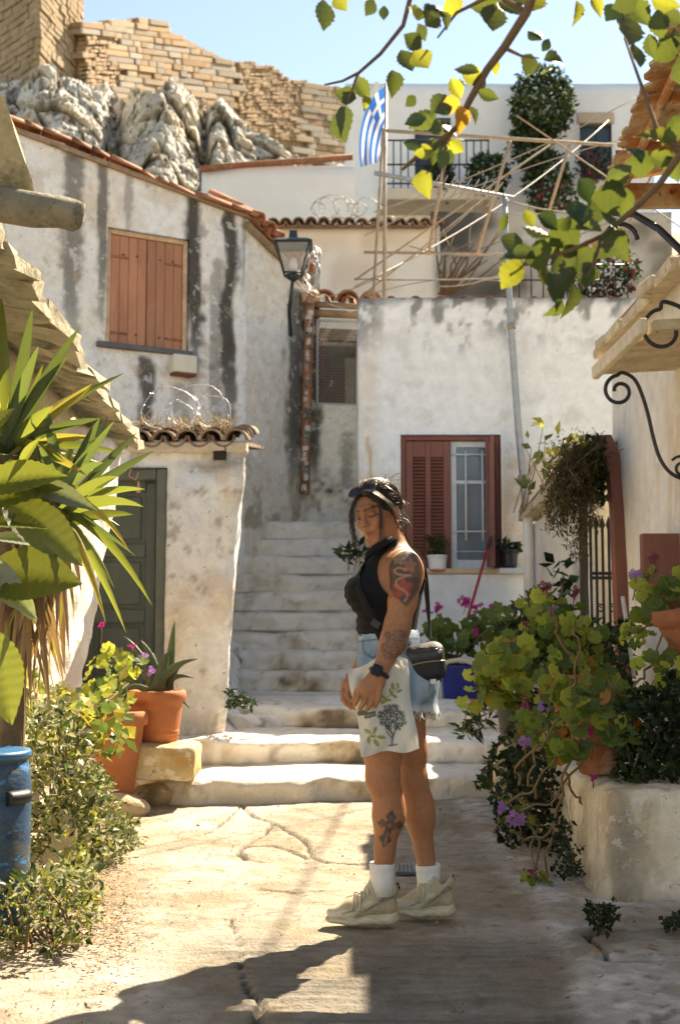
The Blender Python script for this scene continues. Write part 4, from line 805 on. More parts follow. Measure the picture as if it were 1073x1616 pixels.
# ================================================================ RIGHT SIDE
IV = np.array([0.82, 0.74, 0.60])
def right_house():
    root = thing('house', 'cream rendered house on the right with scrolled iron brackets', 'house', (2.2, 7, 0)); X = 1.95; yb = 9.0
    def cf(u, z, V):
        c = np.repeat(IV[None], len(u), 0); c = mixc(c, (0.82, 0.78, 0.69), sstep(-0.2, 0.3, fbm(V, 1.2, 3, 44)) * 0.7); c = mixc(c, OCHRE, sstep(0.15, 0.5, fbm(V * np.array([1, 3, 0.6]), 2.4, 4, 45)) * 0.45); c = mixc(c, (0.25, 0.16, 0.09), sstep(2.9, 3.15, z + 0.15 * fbm(V, 4, 3, 47)) * 0.5); return c
    wall('wall', [(3.8, yb), (X, yb), (X, 0.6)], -0.05, 3.12, PLASTER, root, res=0.05, amp=0.016, nscale=2.0, colfn=cf, cap=0.3, s=38)
    # broken plaster cornice and tiled roof
    ST = mat('cornice_plaster', (0.60, 0.49, 0.32), 0.95, 0.25, 8, 0.7, 24, rand=0.12, spots=[((0.30, 0.16, 0.07), 9, 0.55, 0.12, 0.7), ((0.10, 0.07, 0.05), 14, 0.62, 0.08, 0.7)])
    rg = random.Random(21); y = 3.0
    while y < yb + 0.2:
        w = rg.uniform(0.22, 0.5); e = rg.uniform(-0.03, 0.05); mb = MB(); mb.box(WF, X - 0.13 + e, X + 0.2, y, y + w - 0.006, 3.06 + rg.uniform(0, 0.015), 3.15, 0.012); mb.build('cornice_slab', ST, root, jit=0.02, jscale=9); y += w
    mb = MB(); V = [Vector((X - 0.02, 0.6, 3.17)), Vector((X - 0.02, yb + 0.2, 3.17)), Vector((4.2, yb + 0.2, 4.05)), Vector((4.2, 0.6, 4.05))]; mb.add(V + [v + Vector((0, 0, 0.06)) for v in V], [(0, 1, 2, 3), (7, 6, 5, 4)] + [((k + 1) % 4, k, 4 + k, 4 + (k + 1) % 4) for k in range(4)]); mb.build('roof', TILE, root)
    # projecting door hood with scroll brackets
    Yh = 7.3; hood = MB(); a = P(940, 592, Yh); ST2 = mat('hood_render', (0.55, 0.45, 0.30), 0.95, 0.25, 8, 0.6, 24, spots=[((0.42, 0.24, 0.10), 7, 0.54, 0.14, 0.7), ((0.12, 0.09, 0.06), 11, 0.62, 0.1, 0.6)])
    xo = a.x; zo = a.z; Q = lambda u, d, z: Vector((u, d, z))
    V = [Vector((xo, Yh, zo)), Vector((X, Yh, zo + 0.035)), Vector((X, 5.6, zo + 0.035)), Vector((xo, 5.6, zo))]
    # the hood pitches up towards the viewer side wall
    V = [Vector((xo, Yh, zo)), Vector((X + 0.02, Yh, zo + 0.03)), Vector((X + 0.02, 6.15, zo + 0.03)), Vector((xo + 0.06, 6.15, zo))]
    hood.add(V + [v + Vector((0.0, 0, 0.05)) for v in V], [(3, 2, 1, 0), (4, 5, 6, 7)] + [(k, (k + 1) % 4, 4 + (k + 1) % 4, 4 + k) for k in range(4)]); hd = hood.build('door_hood', ST2, root, jit=0.008, jscale=9)
    lip = MB(); lip.box(WF, xo - 0.02, xo + 0.02, 6.12, Yh + 0.03, zo - 0.02, zo + 0.055, 0.006); lip.build('hood_edge', mat('hood_edge_render', (0.66, 0.56, 0.40), 0.9, 0.25, 9, 0.5, 30), hd, jit=0.006)
    def spiral(c, r0, r1, a0, turns, n, ex, ez, sg=1):
        return [c + ex * ((r0 + (r1 - r0) * i / n) * math.cos(a0 + sg * turns * 2 * math.pi * i / n)) + ez * ((r0 + (r1 - r0) * i / n) * math.sin(a0 + sg * turns * 2 * math.pi * i / n)) for i in range(n + 1)]
    ex, ez = Vector((1, 0, 0)), Vector((0, 0, 1)); Yb = 7.0; s = Yb / FPX
    sp = spiral(P(977, 617, Yb), 8 * s, 30 * s, 3.2, 1.55, 40, ex, ez, -1)
    arm = [P(x, y, Yb) for x, y in ((982, 588), (1000, 598), (1012, 622), (1022, 655), (1030, 690), (1040, 722), (1056, 745), (1080, 756), (1110, 752))]
    mb = MB(); k = min(range(12, len(sp)), key=lambda i: (sp[i] - arm[0]).length); mb.tube([Vector(v) for v in smooth_line(sp[:k] + arm, 4)], 0.011, 6, flat=((0, 1, 0), 1.0)); 
    sp2 = spiral(P(1076, 738, Yb), 4 * s, 20 * s, 0.0, 1.4, 26, ex, ez, 1); mb.tube(sp2, 0.009, 6); mb.build('scroll_bracket', IRON, root)
    Yc = 6.2; s = Yc / FPX; sp = spiral(P(1046, 522, Yc), 8 * s, 46 * s, 3.4, 1.7, 44, ex, ez, -1); arm = [P(x, y, Yc) for x, y in ((1046, 476), (1075, 486), (1100, 510), (1120, 560), (1140, 640))]
    k = min(range(14, len(sp)), key=lambda i: (sp[i] - arm[0]).length); mb = MB(); mb.tube([Vector(v) for v in smooth_line(sp[:k] + arm, 4)], 0.011, 6); mb.build('scroll_bracket', IRON, root)
    # square red down pipe / jamb with its bent head
    mb = MB(); pts = [P(948, 688, 8.85), P(958, 712, 8.83), P(974, 745, 8.8), P(981, 800, 8.75), P(992, 1065, 8.6), P(996, 1120, 8.57)]; ring = []
    for i, p in enumerate(pts):
        hw = 0.075 if i > 1 else 0.06; ring += [p + Vector((a * hw, b * hw, 0)) for a, b in ((-1, -1), (1, -1), (1, 1), (-1, 1))]
    Fs = [(i * 4 + k, i * 4 + (k + 1) % 4, i * 4 + 4 + (k + 1) % 4, i * 4 + 4 + k) for i in range(len(pts) - 1) for k in range(4)] + [(3, 2, 1, 0), tuple(range(len(ring) - 4, len(ring)))]
    mb.add(ring, [f[::-1] for f in Fs]); mb.build('door_jamb', RED, root, jit=0.004)
    mb = MB(); mb.box(WF, P(1012, 850, 7.3).x, X + 0.02, 7.28, 7.36, P(1012, 960, 7.3).z, P(1040, 842, 7.3).z, 0.006); sh = mb.build('shutter', RED, root)
    # graffiti scribble on the red board
    sc = [P(x, y, 7.272) for x, y in ((1022, 878), (1026, 888), (1029, 878), (1031, 888), (1036, 876))]; mb = MB(); mb.tube(sc, 0.004, 4); mb.tube([P(x, y, 7.272) for x, y in ((1027, 893), (1033, 890), (1030, 897), (1036, 900), (1029, 905))], 0.004, 4); mb.build('scribble', IRON, sh)
    # iron grille in the passage and a dark wood board standing in for its unlit interior
    Yg = 9.15; G = frame((1.6, Yg), (2.4, Yg)); gate = thing('iron_gate', 'black iron bar gate in the passage beside red post', 'gate', (1.95, Yg, 0.4))
    z0 = P(960, 1075, Yg).z; z1 = P(960, 835, Yg).z
    for x in (932, 941, 951, 961, 971, 981, 991): p = P(x, 900, Yg); b = MB(); b.tube([Vector((p.x, Yg, z0)), Vector((p.x, Yg, z1))], 0.011, 6); b.lathe(Vector((p.x, Yg, z1)), [(0.011, 0), (0.022, 0.03), (0.0, 0.10)], 6); b.build('bar', IRON, gate)
    for y in (912, 905, 1030): p = P(930, y, Yg); b = MB(); b.box(WF, p.x, P(996, y, Yg).x, Yg - 0.008, Yg + 0.008, p.z - 0.012, p.z + 0.012); b.build('rail', IRON, gate)
    for y in (960, 1000, 1045): 
        for x in (946, 966, 986): b = MB(); c = P(x, y, Yg); b.tube(spiral(c, 0.01, 0.032, 0, 1.3, 14, ex, ez), 0.006, 5); b.build('scroll', IRON, gate)
    b = MB(); b.box(WF, P(926, 900, Yg).x, 2.35, Yg + 0.25, Yg + 0.30, 0.3, 2.4); b.build('backing_board', mat('dark_interior_wood', (0.085, 0.07, 0.06), 0.9, 0.35, 6, 0.4, 30, stretch=(3, 3, 0.4)), gate)
right_house()

def side_wall():
    root = thing('garden_wall', 'low cream wall with pitched coping and white pipe beyond the iron gate', 'wall', (1.8, 10.6, 0.3)); a, b = P(838, 830, 12.1), P(928, 760, 9.35)
    F = frame((a.x, a.y), (b.x, b.y)); L = Vector((b.x - a.x, b.y - a.y)).length
    wall('wall', [(a.x, a.y), (b.x, b.y), (b.x + 1.2, b.y + 0.02)], 0.2, 2.6, PLASTER, root, res=0.05, amp=0.016, top=lambda u: a.z + (b.z - a.z) * min(u, L) / L, cap=0.3, s=48,
         colfn=lambda u, z, V: mixc(mixc(np.repeat(np.array([[0.76, 0.71, 0.60]]), len(u), 0), BLUEW, sstep(0.6, 0.2, u) * 0.5), OCHRE, sstep(0.1, 0.5, fbm(V, 2, 4, 49)) * 0.4))
    rg = random.Random(2); u = 0.0; ST = MATS['cornice_plaster']
    p0, p1 = P(828, 822, 12.05), P(960, 712, 9.1)
    for i in range(7):
        q0, q1 = p0.lerp(p1, i / 7), p0.lerp(p1, (i + 1) / 7 - 0.008); n = Vector((1, 0.06, 0)); w = 0.45; dz = Vector((0, 0, rg.uniform(0.06, 0.08)))
        V = [q0 + Vector((-0.06, 0, 0)), q1 + Vector((-0.06, 0, 0)), q1 + n * w, q0 + n * w]; mb = MB(); mb.add(V + [v + dz for v in V], [(0, 1, 2, 3), (7, 6, 5, 4)] + [((k + 1) % 4, k, 4 + k, 4 + (k + 1) % 4) for k in range(4)]); mb.build('coping_slab', ST, root, jit=0.02, jscale=7)
    pipe = MB(); pipe.tube([P(832, 812, 11.9), P(833, 850, 11.9), P(835, 985, 11.88)], 0.048, 12); props(pipe.build('downpipe', mat('white_pvc', (0.74, 0.71, 0.64), 0.5, 0.15, 6)), 'white plastic downpipe at the end of the low cream wall', 'pipe')
    e = MB(); e.tube([P(905, 1040, 9.0), P(904, 1005, 9.0), P(908, 992, 9.0), P(918, 990, 9.0), P(925, 998, 9.0), P(926, 1040, 9.0)], 0.055, 12); props(e.build('vent_pipe', mat('cream_pvc', (0.72, 0.66, 0.54), 0.5, 0.15, 6)), 'bent cream vent pipe standing behind the geraniums', 'pipe')
    e = MB(); e.tube([P(791, 1262, 7.3), P(792, 1200, 7.3), P(795, 1184, 7.3), P(806, 1176, 7.3), P(830, 1174, 7.35), P(850, 1174, 7.5)], 0.038, 14); e.lathe(P(791, 1262, 7.3), [(0.046, 0.0), (0.047, 0.2), (0.040, 0.21)], 14); e.lathe(P(824, 1174, 7.33), [(0.043, -0.02), (0.043, 0.02)], 14, axis=(1, 0.2, 0)); props(e.build('elbow_pipe', mat('yellowed_pvc', (0.66, 0.55, 0.38), 0.55, 0.2, 6)), 'yellowed elbow drain pipe rising by the lowest step', 'pipe')
side_wall()

def planter():
    root = thing('planter_wall', 'limewashed masonry block under the terracotta pot on the right', 'planter', (1.4, 5.8, 0)); mb = SDF((0.7, 4.7, -0.15), (2.4, 7.6, 0.8), 0.022)
    lo, hi = np.array([1.10, 5.25, -0.1]), np.array([2.3, 7.1, 0.44]); r = 0.05; g = mb.grid(); x, y, z = g[0][:, None, None], g[1][None, :, None], g[2][None, None, :]
    c = (lo + hi) / 2; h = (hi - lo) / 2 - r; q = [np.abs(v - (c[i] + (0.06 * (0.44 - z) * (0 if i == 2 else -1)))) - h[i] for i, v in enumerate((x, y, z))]
    D = np.sqrt(np.maximum(q[0], 0) ** 2 + np.maximum(q[1], 0) ** 2 + np.maximum(q[2], 0) ** 2) + np.minimum(np.maximum(q[0], np.maximum(q[1], q[2])), 0) - r; mb.D = D.astype(np.float32)
    mb.cone((1.18, 5.3, -0.02), (2.2, 5.3, -0.02), 0.06, 0.08, 0.12); mb.cone((1.14, 5.3, -0.04), (1.14, 7.0, -0.04), 0.05, 0.06, 0.12)
    V, F = mb.surf(); V += 0.03 * np.stack([fbm(V, 2.6, 4, q) for q in (1, 2, 3)], 1) + 0.014 * np.stack([fbm(V, 11, 3, q) for q in (4, 5, 6)], 1)
    c = np.repeat(np.array([[0.90, 0.80, 0.62]]), len(V), 0); c = mixc(c, (0.62, 0.47, 0.29), sstep(-0.05, 0.4, fbm(V, 2, 4, 91)) * 0.55); c = mixc(c, (0.16, 0.13, 0.09), sstep(0.08, 0.4, fbm(V * np.array([1.6, 1.6, 0.6]), 5.5, 4, 92)) * 0.6 * sstep(1.5, 1.15, V[:, 0])); c = mixc(c, (0.56, 0.42, 0.25), sstep(-0.05, 0.35, fbm(V * np.array([2.5, 2.5, 0.35]), 3.5, 4, 95)) * 0.55); c = mixc(c, (0.2, 0.16, 0.10), sstep(0.10, 0.0, V[:, 2] + 0.05 * fbm(V, 6, 2, 93)) * 0.6)
    mesh('masonry', V, F, PLAST_ROUGH, root, True, c)
    st = SDF((1.2, 4.4, -0.1), (2.6, 5.2, 0.2), 0.02); st.cone((1.45, 4.86, 0.0), (2.4, 4.82, 0.0), 0.085, 0.085, 0.02); V, F = st.surf(); V += 0.025 * np.stack([fbm(V, 5, 3, q) for q in (1, 2, 3)], 1); V[:, 2] = np.minimum(V[:, 2], 0.075 + 0.01 * fbm(V, 8, 2, 4))
    props(mesh('threshold_stone', V, F, PLAST_ROUGH, None, True, np.repeat(np.array([[0.62, 0.53, 0.41]]), len(V), 0)), 'low whitewashed kerb stone in front of the planter', 'stone')
planter()

def rust_canopy():
    RU = mat('rusty_sheet', (0.50, 0.36, 0.20), 0.75, 0.3, 5, 0.35, 30, metal=0.1, spots=[((0.34, 0.13, 0.035), 4, 0.46, 0.10, 0.95), ((0.62, 0.52, 0.38), 7, 0.58, 0.05, 0.8), ((0.07, 0.035, 0.02), 14, 0.58, 0.06, 0.9), ((0.42, 0.20, 0.06), 30, 0.58, 0.05, 0.7)])
    root = thing('metal_awning', 'rusty sheet metal awning with ragged edge at upper right', 'awning', (1.6, 5.5, 3.3)); far, near = 6.2, 4.2
    a = P(952, 290, far); b = P(1052, 40, near * 1.04); n = 60; rg = random.Random(6); V = []
    for i in range(n + 1):
        p = a.lerp(b, i / n); j = rg.uniform(-0.012, 0.012) + (0.03 if rg.random() < 0.12 else 0); V += [p + Vector((j, rg.uniform(-.012, .012), 0)), p + Vector((0.12, 0, 0.02)), p + Vector((0.95, 0, 0.14))]
    V = V + [v + Vector((0, 0, 0.012)) for v in V]; N = 3 * (n + 1); Fs = []
    for i in range(n):
        for k in (0, 1): q = i * 3 + k; Fs += [(q, q + 3, q + 4, q + 1), (N + q, N + q + 1, N + q + 4, N + q + 3)]
        Fs += [(i * 3, N + i * 3, N + i * 3 + 3, i * 3 + 3), (i * 3 + 2, i * 3 + 5, N + i * 3 + 5, N + i * 3 + 2)]
    Fs += [(0, 1, N + 1, N), (1, 2, N + 2, N + 1)]; mesh('sheet', V, Fs, RU, root, False)
    mb = MB(); mb.box(WF, a.x + 0.05, a.x + 1.0, far - 0.05, far + 0.01, a.z - 0.13, a.z - 0.012, 0.004); mb.build('front_rail', RU, root)
    mb = MB(); mb.tube([a + Vector((0.10, 0, -0.02)), b + Vector((0.10, 0, -0.02))], 0.022, 6); mb.build('edge_rail', RU, root)
    for f in (0.33, 0.66): mb = MB(); p = a.lerp(b, f); mb.box(WF, p.x + 0.12, p.x + 0.95, p.y - 0.02, p.y + 0.02, p.z - 0.05, p.z - 0.004, 0.003); mb.build('cross_bar', RU, root)
    mb = MB(); mb.tube([P(960, 335, far), P(1000, 338, far), P(1040, 362, far - 0.3), P(1100, 420, far - 0.6)], 0.018, 7); s = 6.1 / FPX
    mb.tube([P(976, 378, 6.1) + Vector((math.cos(t) * 30 * s * (1 - t / 11), 0, math.sin(t) * 30 * s * (1 - t / 11))) for t in np.linspace(0, 9, 40)], 0.012, 6); mb.build('scroll_bracket', IRON, root)
rust_canopy()
# ================================================================ BACKGROUND
CITB = mat('citadel_block', (0.36, 0.255, 0.15), 0.95, 0.35, 1.2, 1.0, 5, rand=0.25, spots=[((0.34, 0.30, 0.25), 0.9, 0.55, 0.12, 0.6), ((0.16, 0.11, 0.07), 2.5, 0.62, 0.1, 0.6)])
CITR = mat('citadel_rubble', (0.34, 0.22, 0.12), 0.95, 0.3, 1.5, 0.7, 5, spots=[((0.55, 0.42, 0.26), 2.2, 0.52, 0.1, 0.7), ((0.13, 0.08, 0.05), 3.0, 0.58, 0.08, 0.7)])
CITG = mat('citadel_grey_block', (0.33, 0.275, 0.21), 0.95, 0.3, 1.2, 0.8, 5, rand=0.22, spots=[((0.20, 0.17, 0.13), 1.5, 0.56, 0.1, 0.6)]); CITO = mat('citadel_ochre_block', (0.37, 0.235, 0.12), 0.95, 0.3, 1.2, 0.8, 5, rand=0.22, spots=[((0.22, 0.13, 0.07), 1.5, 0.56, 0.1, 0.6)])
def citadel():
    root = thing('citadel_wall', 'ancient honey coloured fortress wall crowning the rock', 'fortress wall', P(300, 200, 73)); rg = random.Random(31)
    top = [(128, 34), (180, 30), (232, 25), (262, 46), (276, 50), (318, 72), (358, 92), (400, 98), (438, 106), (446, 121), (500, 130), (545, 140), (640, 160)]
    bot = [(128, 190), (640, 330)]; Ya = lambda x: 60 + 32 * (x - 130) / 410
    ti = lambda x: np.interp(x, [p[0] for p in top], [p[1] for p in top])
    # backing
    mb = MB()
    for (xa, ya), (xb, yb) in zip(top[:-1], top[1:]):
        a, b = P(xa, ya + 3, Ya(xa)), P(xb, yb + 3, Ya(xb)); V = [a, b, Vector((b.x, b.y, 10)), Vector((a.x, a.y, 10))]; w = Vector((-2.0, 1.5, 0)); mb.add(V + [v + w for v in V], [(3, 2, 1, 0), (4, 5, 6, 7), (0, 1, 5, 4), (1, 2, 6, 5), (3, 0, 4, 7)])
    mb.build('core', CITR, root)
    blk = MB(); blk.box(WF, -0.5, 0.5, -0.5, 0.5, -0.5, 0.5, 0.06); n = 0; bms = []
    for mm in (CITB, CITG, CITO, CITB): bd = blk.build('block', mm); bms.append(bd.data); bpy.data.objects.remove(bd)
    px = 0
    for row in range(29):
        y = 22 + row * 9.5; x = 128 + rg.uniform(-10, 0)
        while x < 600:
            w = rg.uniform(16, 44) if rg.random() < 0.55 else rg.uniform(8, 16); xm = x + w / 2; slope = (xm - 130) * 0.22; yy = y + slope * 0.62; x += w
            if yy - 5 < ti(xm) + rg.uniform(-2, 3): continue
            if yy > 150 + (xm - 130) * 0.32 + 8: continue
            rub = (372 < xm < 470) and yy > ti(xm) + 4 - 0.05 * (xm - 372)
            if rub or (128 < xm < 175 and yy > 60): continue
            c = P(xm, yy, Ya(xm)); e0, e1 = P(xm - w / 2, yy - 0.13 * w / 2, Ya(xm - w / 2)), P(xm + w / 2, yy + 0.13 * w / 2, Ya(xm + w / 2)); ex = e1 - e0; l_ = ex.length; ex.normalize(); ny = Vector((-ex.y, ex.x, 0)).normalized(); nz = ex.cross(ny); inst('block', rg.choice(bms), basis(ex * l_ * 0.995, ny * 0.7, nz * (9.5 * c.y / FPX * rg.uniform(0.94, 1.0)), c - ny * (0.02 + rg.uniform(-0.05, 0.05))), root); n += 1
    # rubble patches and the tower, stones too small to tell apart
    def rubble(par, quad, step_, Yf, name, seed):
        rg = random.Random(seed); m = MB(); (x0, y0, x1, y1) = quad; y = y0
        while y < y1:
            x = x0
            while x < x1:
                w = rg.uniform(0.7, 1.8) * step_; h = step_ * rg.uniform(0.6, 1.1); xx = x + w / 2; t = ti(xx) if xx > 130 else -30
                if y > t + 3:
                    c = P(xx, y, Yf(xx)); e1 = P(xx + 1, y, Yf(xx + 1)) - c; s = c.y / FPX; ee = e1.normalized(); nn = Vector((ee.y, -ee.x, 0)).normalized(); k_ = e1.length / s; c = c + nn * rg.uniform(0, 0.16); Q = lambda u, d, z: c + ee * (u * k_) + nn * -d + Vector((0, 0, z)); m.box(Q, -w * s * .5, w * s * .5, -0.2, 0.3, -h * s * .5, h * s * .5, 0.03)
                x += w
            y += step_ * 0.85
        return props(m.build(name, CITR, par, jit=0.05, jscale=2), kind='stuff')
    rubble(root, (372, 95, 470, 225), 7, Ya, 'rubble_stones', 3); rubble(root, (128, 34, 176, 150), 8, lambda x: Ya(x) - 0.02, 'rubble_stones', 4)
    tw = thing('citadel_tower', 'square bastion tower at the left end of the fortress wall', 'tower', P(60, 150, 64)); mb = MB()
    a, b, c = P(-120, 0, 64), P(62, 0, 56.0), P(132, 0, 61.0); zt, zb = 38.0, 14.0
    V = [Vector((p.x, p.y, z)) for z in (zb, zt) for p in (a, b, c, c + Vector((-6, 6, 0)))]; mb.add(V, [(0, 1, 5, 4), (1, 2, 6, 5), (2, 3, 7, 6), (3, 0, 4, 7), (4, 5, 6, 7)]); mb.build('core', CITR, tw)
    for (p, q, sd) in ((a, b, 5), (b, c, 6)):
        Fm = frame((p.x, p.y), (q.x, q.y)); L = Vector((q.x - p.x, q.y - p.y)).length; rg = random.Random(sd); m = MB(); z = 22.0
        while z < zt:
            u = 0; hh = rg.uniform(0.25, 0.42)
            while u < L:
                w = rg.uniform(0.3, 1.0); m.box(Fm, u, min(L, u + w) - 0.03, -0.1, rg.uniform(0.03, 0.14), z, z + hh - 0.03, 0.03); u += w
            z += hh
        props(m.build('facing_stones', CITB, tw, jit=0.05, jscale=2), kind='stuff')
citadel()
ROCK = mat('limestone', attr=True, rough=0.95, var=0.25, vscale=1.0, bump=0.9, bscale=3.5, bump2=1.5, b2scale=1.0, spec=0.2, spots=[((0.10, 0.095, 0.085), 1.6, 0.60, 0.10, 0.7), ((0.55, 0.42, 0.25), 1.1, 0.60, 0.12, 0.45)])
def cliff():
    xs = np.arange(-70, 560, 1.7); nt = 100; top = [(-70, 128), (0, 132), (30, 122), (70, 120), (120, 118), (150, 126), (178, 142), (190, 150), (205, 144), (240, 138), (270, 132), (300, 146), (318, 160), (330, 158), (352, 166), (372, 182), (392, 204), (420, 214), (450, 232), (480, 246), (560, 262)]
    tx = np.interp(xs, [a for a, _ in top], [b for _, b in top]) + 5 * fbm(np.stack([xs, xs * 0, xs * 0], 1), 0.06, 4, 3)
    X, T = np.meshgrid(xs, np.linspace(0, 1, nt), indexing='ij'); Yp = tx[:, None] * (1 - T) + 345 * T
    buttress = 3.2 * np.exp(-((X - 85) / 75) ** 2) + 4.6 * np.exp(-((X - 252) / 52) ** 2) + 1.2 * np.exp(-((X - 345) / 22) ** 2) - 3.0 * np.exp(-((X - 178) / 12) ** 2) - 2.6 * np.exp(-((X - 322) / 9) ** 2)
    Yd = 58.5 + 0.012 * (X - 200) - buttress - 5.0 * T + 2.2 * (1 - T) ** 6
    V = np.array([tuple(P(a, b, c)) for a, b, c in zip(X.ravel(), Yp.ravel(), Yd.ravel())])
    A = V * np.array([0.9, 0.55, 1.25]); n = np.stack([fbm(A, 0.45, 4, q) for q in (11, 12, 13)], 1); W = A + n * 0.3
    f1, g1 = facets(W, 0.55, 40); f2, g2 = facets(W, 1.3, 50); f3, g3 = facets(W, 3.0, 60); rid = 1 - 2 * np.abs(fbm(A, 0.8, 5, 70)); px_ = X.ravel()
    e = 1.0 * f1 + 0.40 * f2 + 0.15 * f3 - 0.55 * np.exp(-g1 * 16) - 0.22 * np.exp(-g2 * 14) + 0.15 * rid + 0.08 * fbm(V, 4, 3, 71)
    V = V + np.stack([0.25 * n[:, 0] + 0.2 * e, -e, 0.15 * n[:, 2] + 0.0 * e], 1)
    crk = np.clip(1.2 * np.exp(-g1 * 22) + 0.8 * np.exp(-g2 * 20) + 0.4 * np.exp(-g3 * 16) - 0.25, 0, 1)
    c = np.repeat(np.array([[0.56, 0.53, 0.47]]), len(V), 0); c = mixc(c, (0.68, 0.60, 0.47), sstep(150, 230, px_) * sstep(330, 300, px_) * sstep(-0.2, 0.3, n[:, 0])); c = mixc(c, (0.38, 0.38, 0.37), sstep(-0.05, 0.25, fbm(V, 0.7, 4, 81)) * 0.65); c = mixc(c, (0.46, 0.33, 0.18), sstep(0.15, 0.35, fbm(V, 0.9, 4, 82)) * 0.5); c = mixc(c, (0.10, 0.09, 0.075), sstep(0.22, 0.4, fbm(V * np.array([1, 1, .4]), 1.6, 4, 83)) * 0.7); c = mixc(c, (0.10, 0.09, 0.075), crk * 0.45)
    idx = np.arange(X.size).reshape(X.shape); F = np.stack([idx[:-1, :-1], idx[:-1, 1:], idx[1:, 1:], idx[1:, :-1]], -1).reshape(-1, 4)
    t = thing('rock_cliff', 'craggy fractured grey limestone cliff below the fortress wall', 'cliff', P(200, 330, 55)); mesh('rock_face', V, F, ROCK, t, False, c)
    g = np.random.RandomState(6); pp = V[g.randint(0, len(V), 220)]; k = (fbm(pp, 0.4, 2, 5) > 0.05); pp = pp[k]; POS = np.concatenate([q + g.normal(size=(14, 3)) * np.array([0.22, 0.15, 0.15]) for q in pp]); globals()['CLIFF_WEEDS'] = (t, POS)
cliff()

BLUEDARK = mat('dark_blue_shutter', (0.02, 0.045, 0.07), 0.5, 0.2, 4)
def white_house():
    Y = 28; root = thing('house', 'large white house on the hill with balcony and dark doors', 'house', P(770, 340, Y)); x0, x1 = P(545, 200, Y).x, P(1030, 200, Y).x; zt = P(770, 132, Y).z; A, B = (x0, Y), (x1, Y); F = frame(A, B)
    def hole(a, b, d): p, q = RW(a[0], a[1], A, B), RW(b[0], b[1], A, B); return (p[0], q[0], q[1], p[1], d)
    hs = [hole((654, 186), (712, 322), 0.35), hole((914, 196), (966, 284), 0.2)]
    def cf(u, z, V): return mixc(np.repeat(np.array([[0.76, 0.755, 0.74]]), len(u), 0), (0.62, 0.56, 0.48), sstep(-0.05, 0.5, fbm(V, 0.7, 3, 71)) * 0.35)
    hs2 = [(4 + h[0], 4 + h[1], h[2], h[3], h[4]) for h in hs]
    wall('wall', [(x0, Y + 4), A, B, (x1, Y + 4)], 7.5, zt, PLAST_FAR, root, holes=hs2, res=0.25, amp=0.01, colfn=cf, cap=0.4)
    mb = MB(); mb.box(WF, x0 + 0.3, x1 - 0.3, Y + 0.4, Y + 4, zt - 0.5, zt - 0.3); mb.build('roof', mat('flat_roof', (0.5, 0.48, 0.45)), root)
    for i, h in enumerate(hs):
        mb = MB(); mb.box(F, h[0], h[1], -0.3 if i == 0 else -0.17, -0.25 if i == 0 else -0.12, h[2], h[3]); o = mb.build('door' if i == 0 else 'window', BLUEDARK, root)
        for k in range(2):
            pm = MB(); w = (h[1] - h[0]) / 2; pm.box(F, h[0] + k * w + 0.03, h[0] + k * w + w - 0.03, -0.25 if i == 0 else -0.12, -0.22 if i == 0 else -0.09, h[2] + 0.05, h[3] - 0.05, 0.01); pm.build('door_leaf' if i == 0 else 'shutter_leaf', BLUEDARK, o)
    mb = MB(); mb.box(F, hs[1][0] - 0.05, hs[1][1] + 0.05, -0.02, 0.08, hs[1][3], hs[1][3] + 0.25, 0.01); mb.build('lintel', mat('tan_lintel', (0.50, 0.38, 0.28)), root)
    b0, b1 = RW(600, 322, A, B), RW(770, 340, A, B); mb = MB(); mb.box(F, b0[0], b1[0], 0.0, 1.1, b1[1], b0[1], 0.02); bal = mb.build('balcony', mat('balcony_slab', (0.55, 0.47, 0.37), 0.9, 0.2, 3), root)
    rz = RW(610, 248, A, B)[1]; n = 14
    for k in range(n + 1): u = b0[0] + 0.1 + (b1[0] - b0[0] - 0.2) * k / n; m2 = MB(); m2.tube([F(u, 1.0, b0[1]), F(u, 1.0, rz)], 0.016, 5); m2.build('baluster', IRON, bal)
    for z in (rz, b0[1] + 0.12, (rz + b0[1]) / 2): m2 = MB(); m2.tube([F(b0[0] + 0.08, 1.0, z), F(b1[0] - 0.08, 1.0, z)], 0.022, 5); m2.build('rail', IRON, bal)
    m2 = MB(); p = RW(594, 132, A, B); m2.box(F, p[0] - 0.06, p[0] + 0.06, 0.0, 0.09, 7.6, zt); m2.build('pilaster', PLAST_FAR_W, root)
PLAST_FAR_W = mat('far_white', (0.76, 0.75, 0.72), 0.9, 0.1)
white_house()
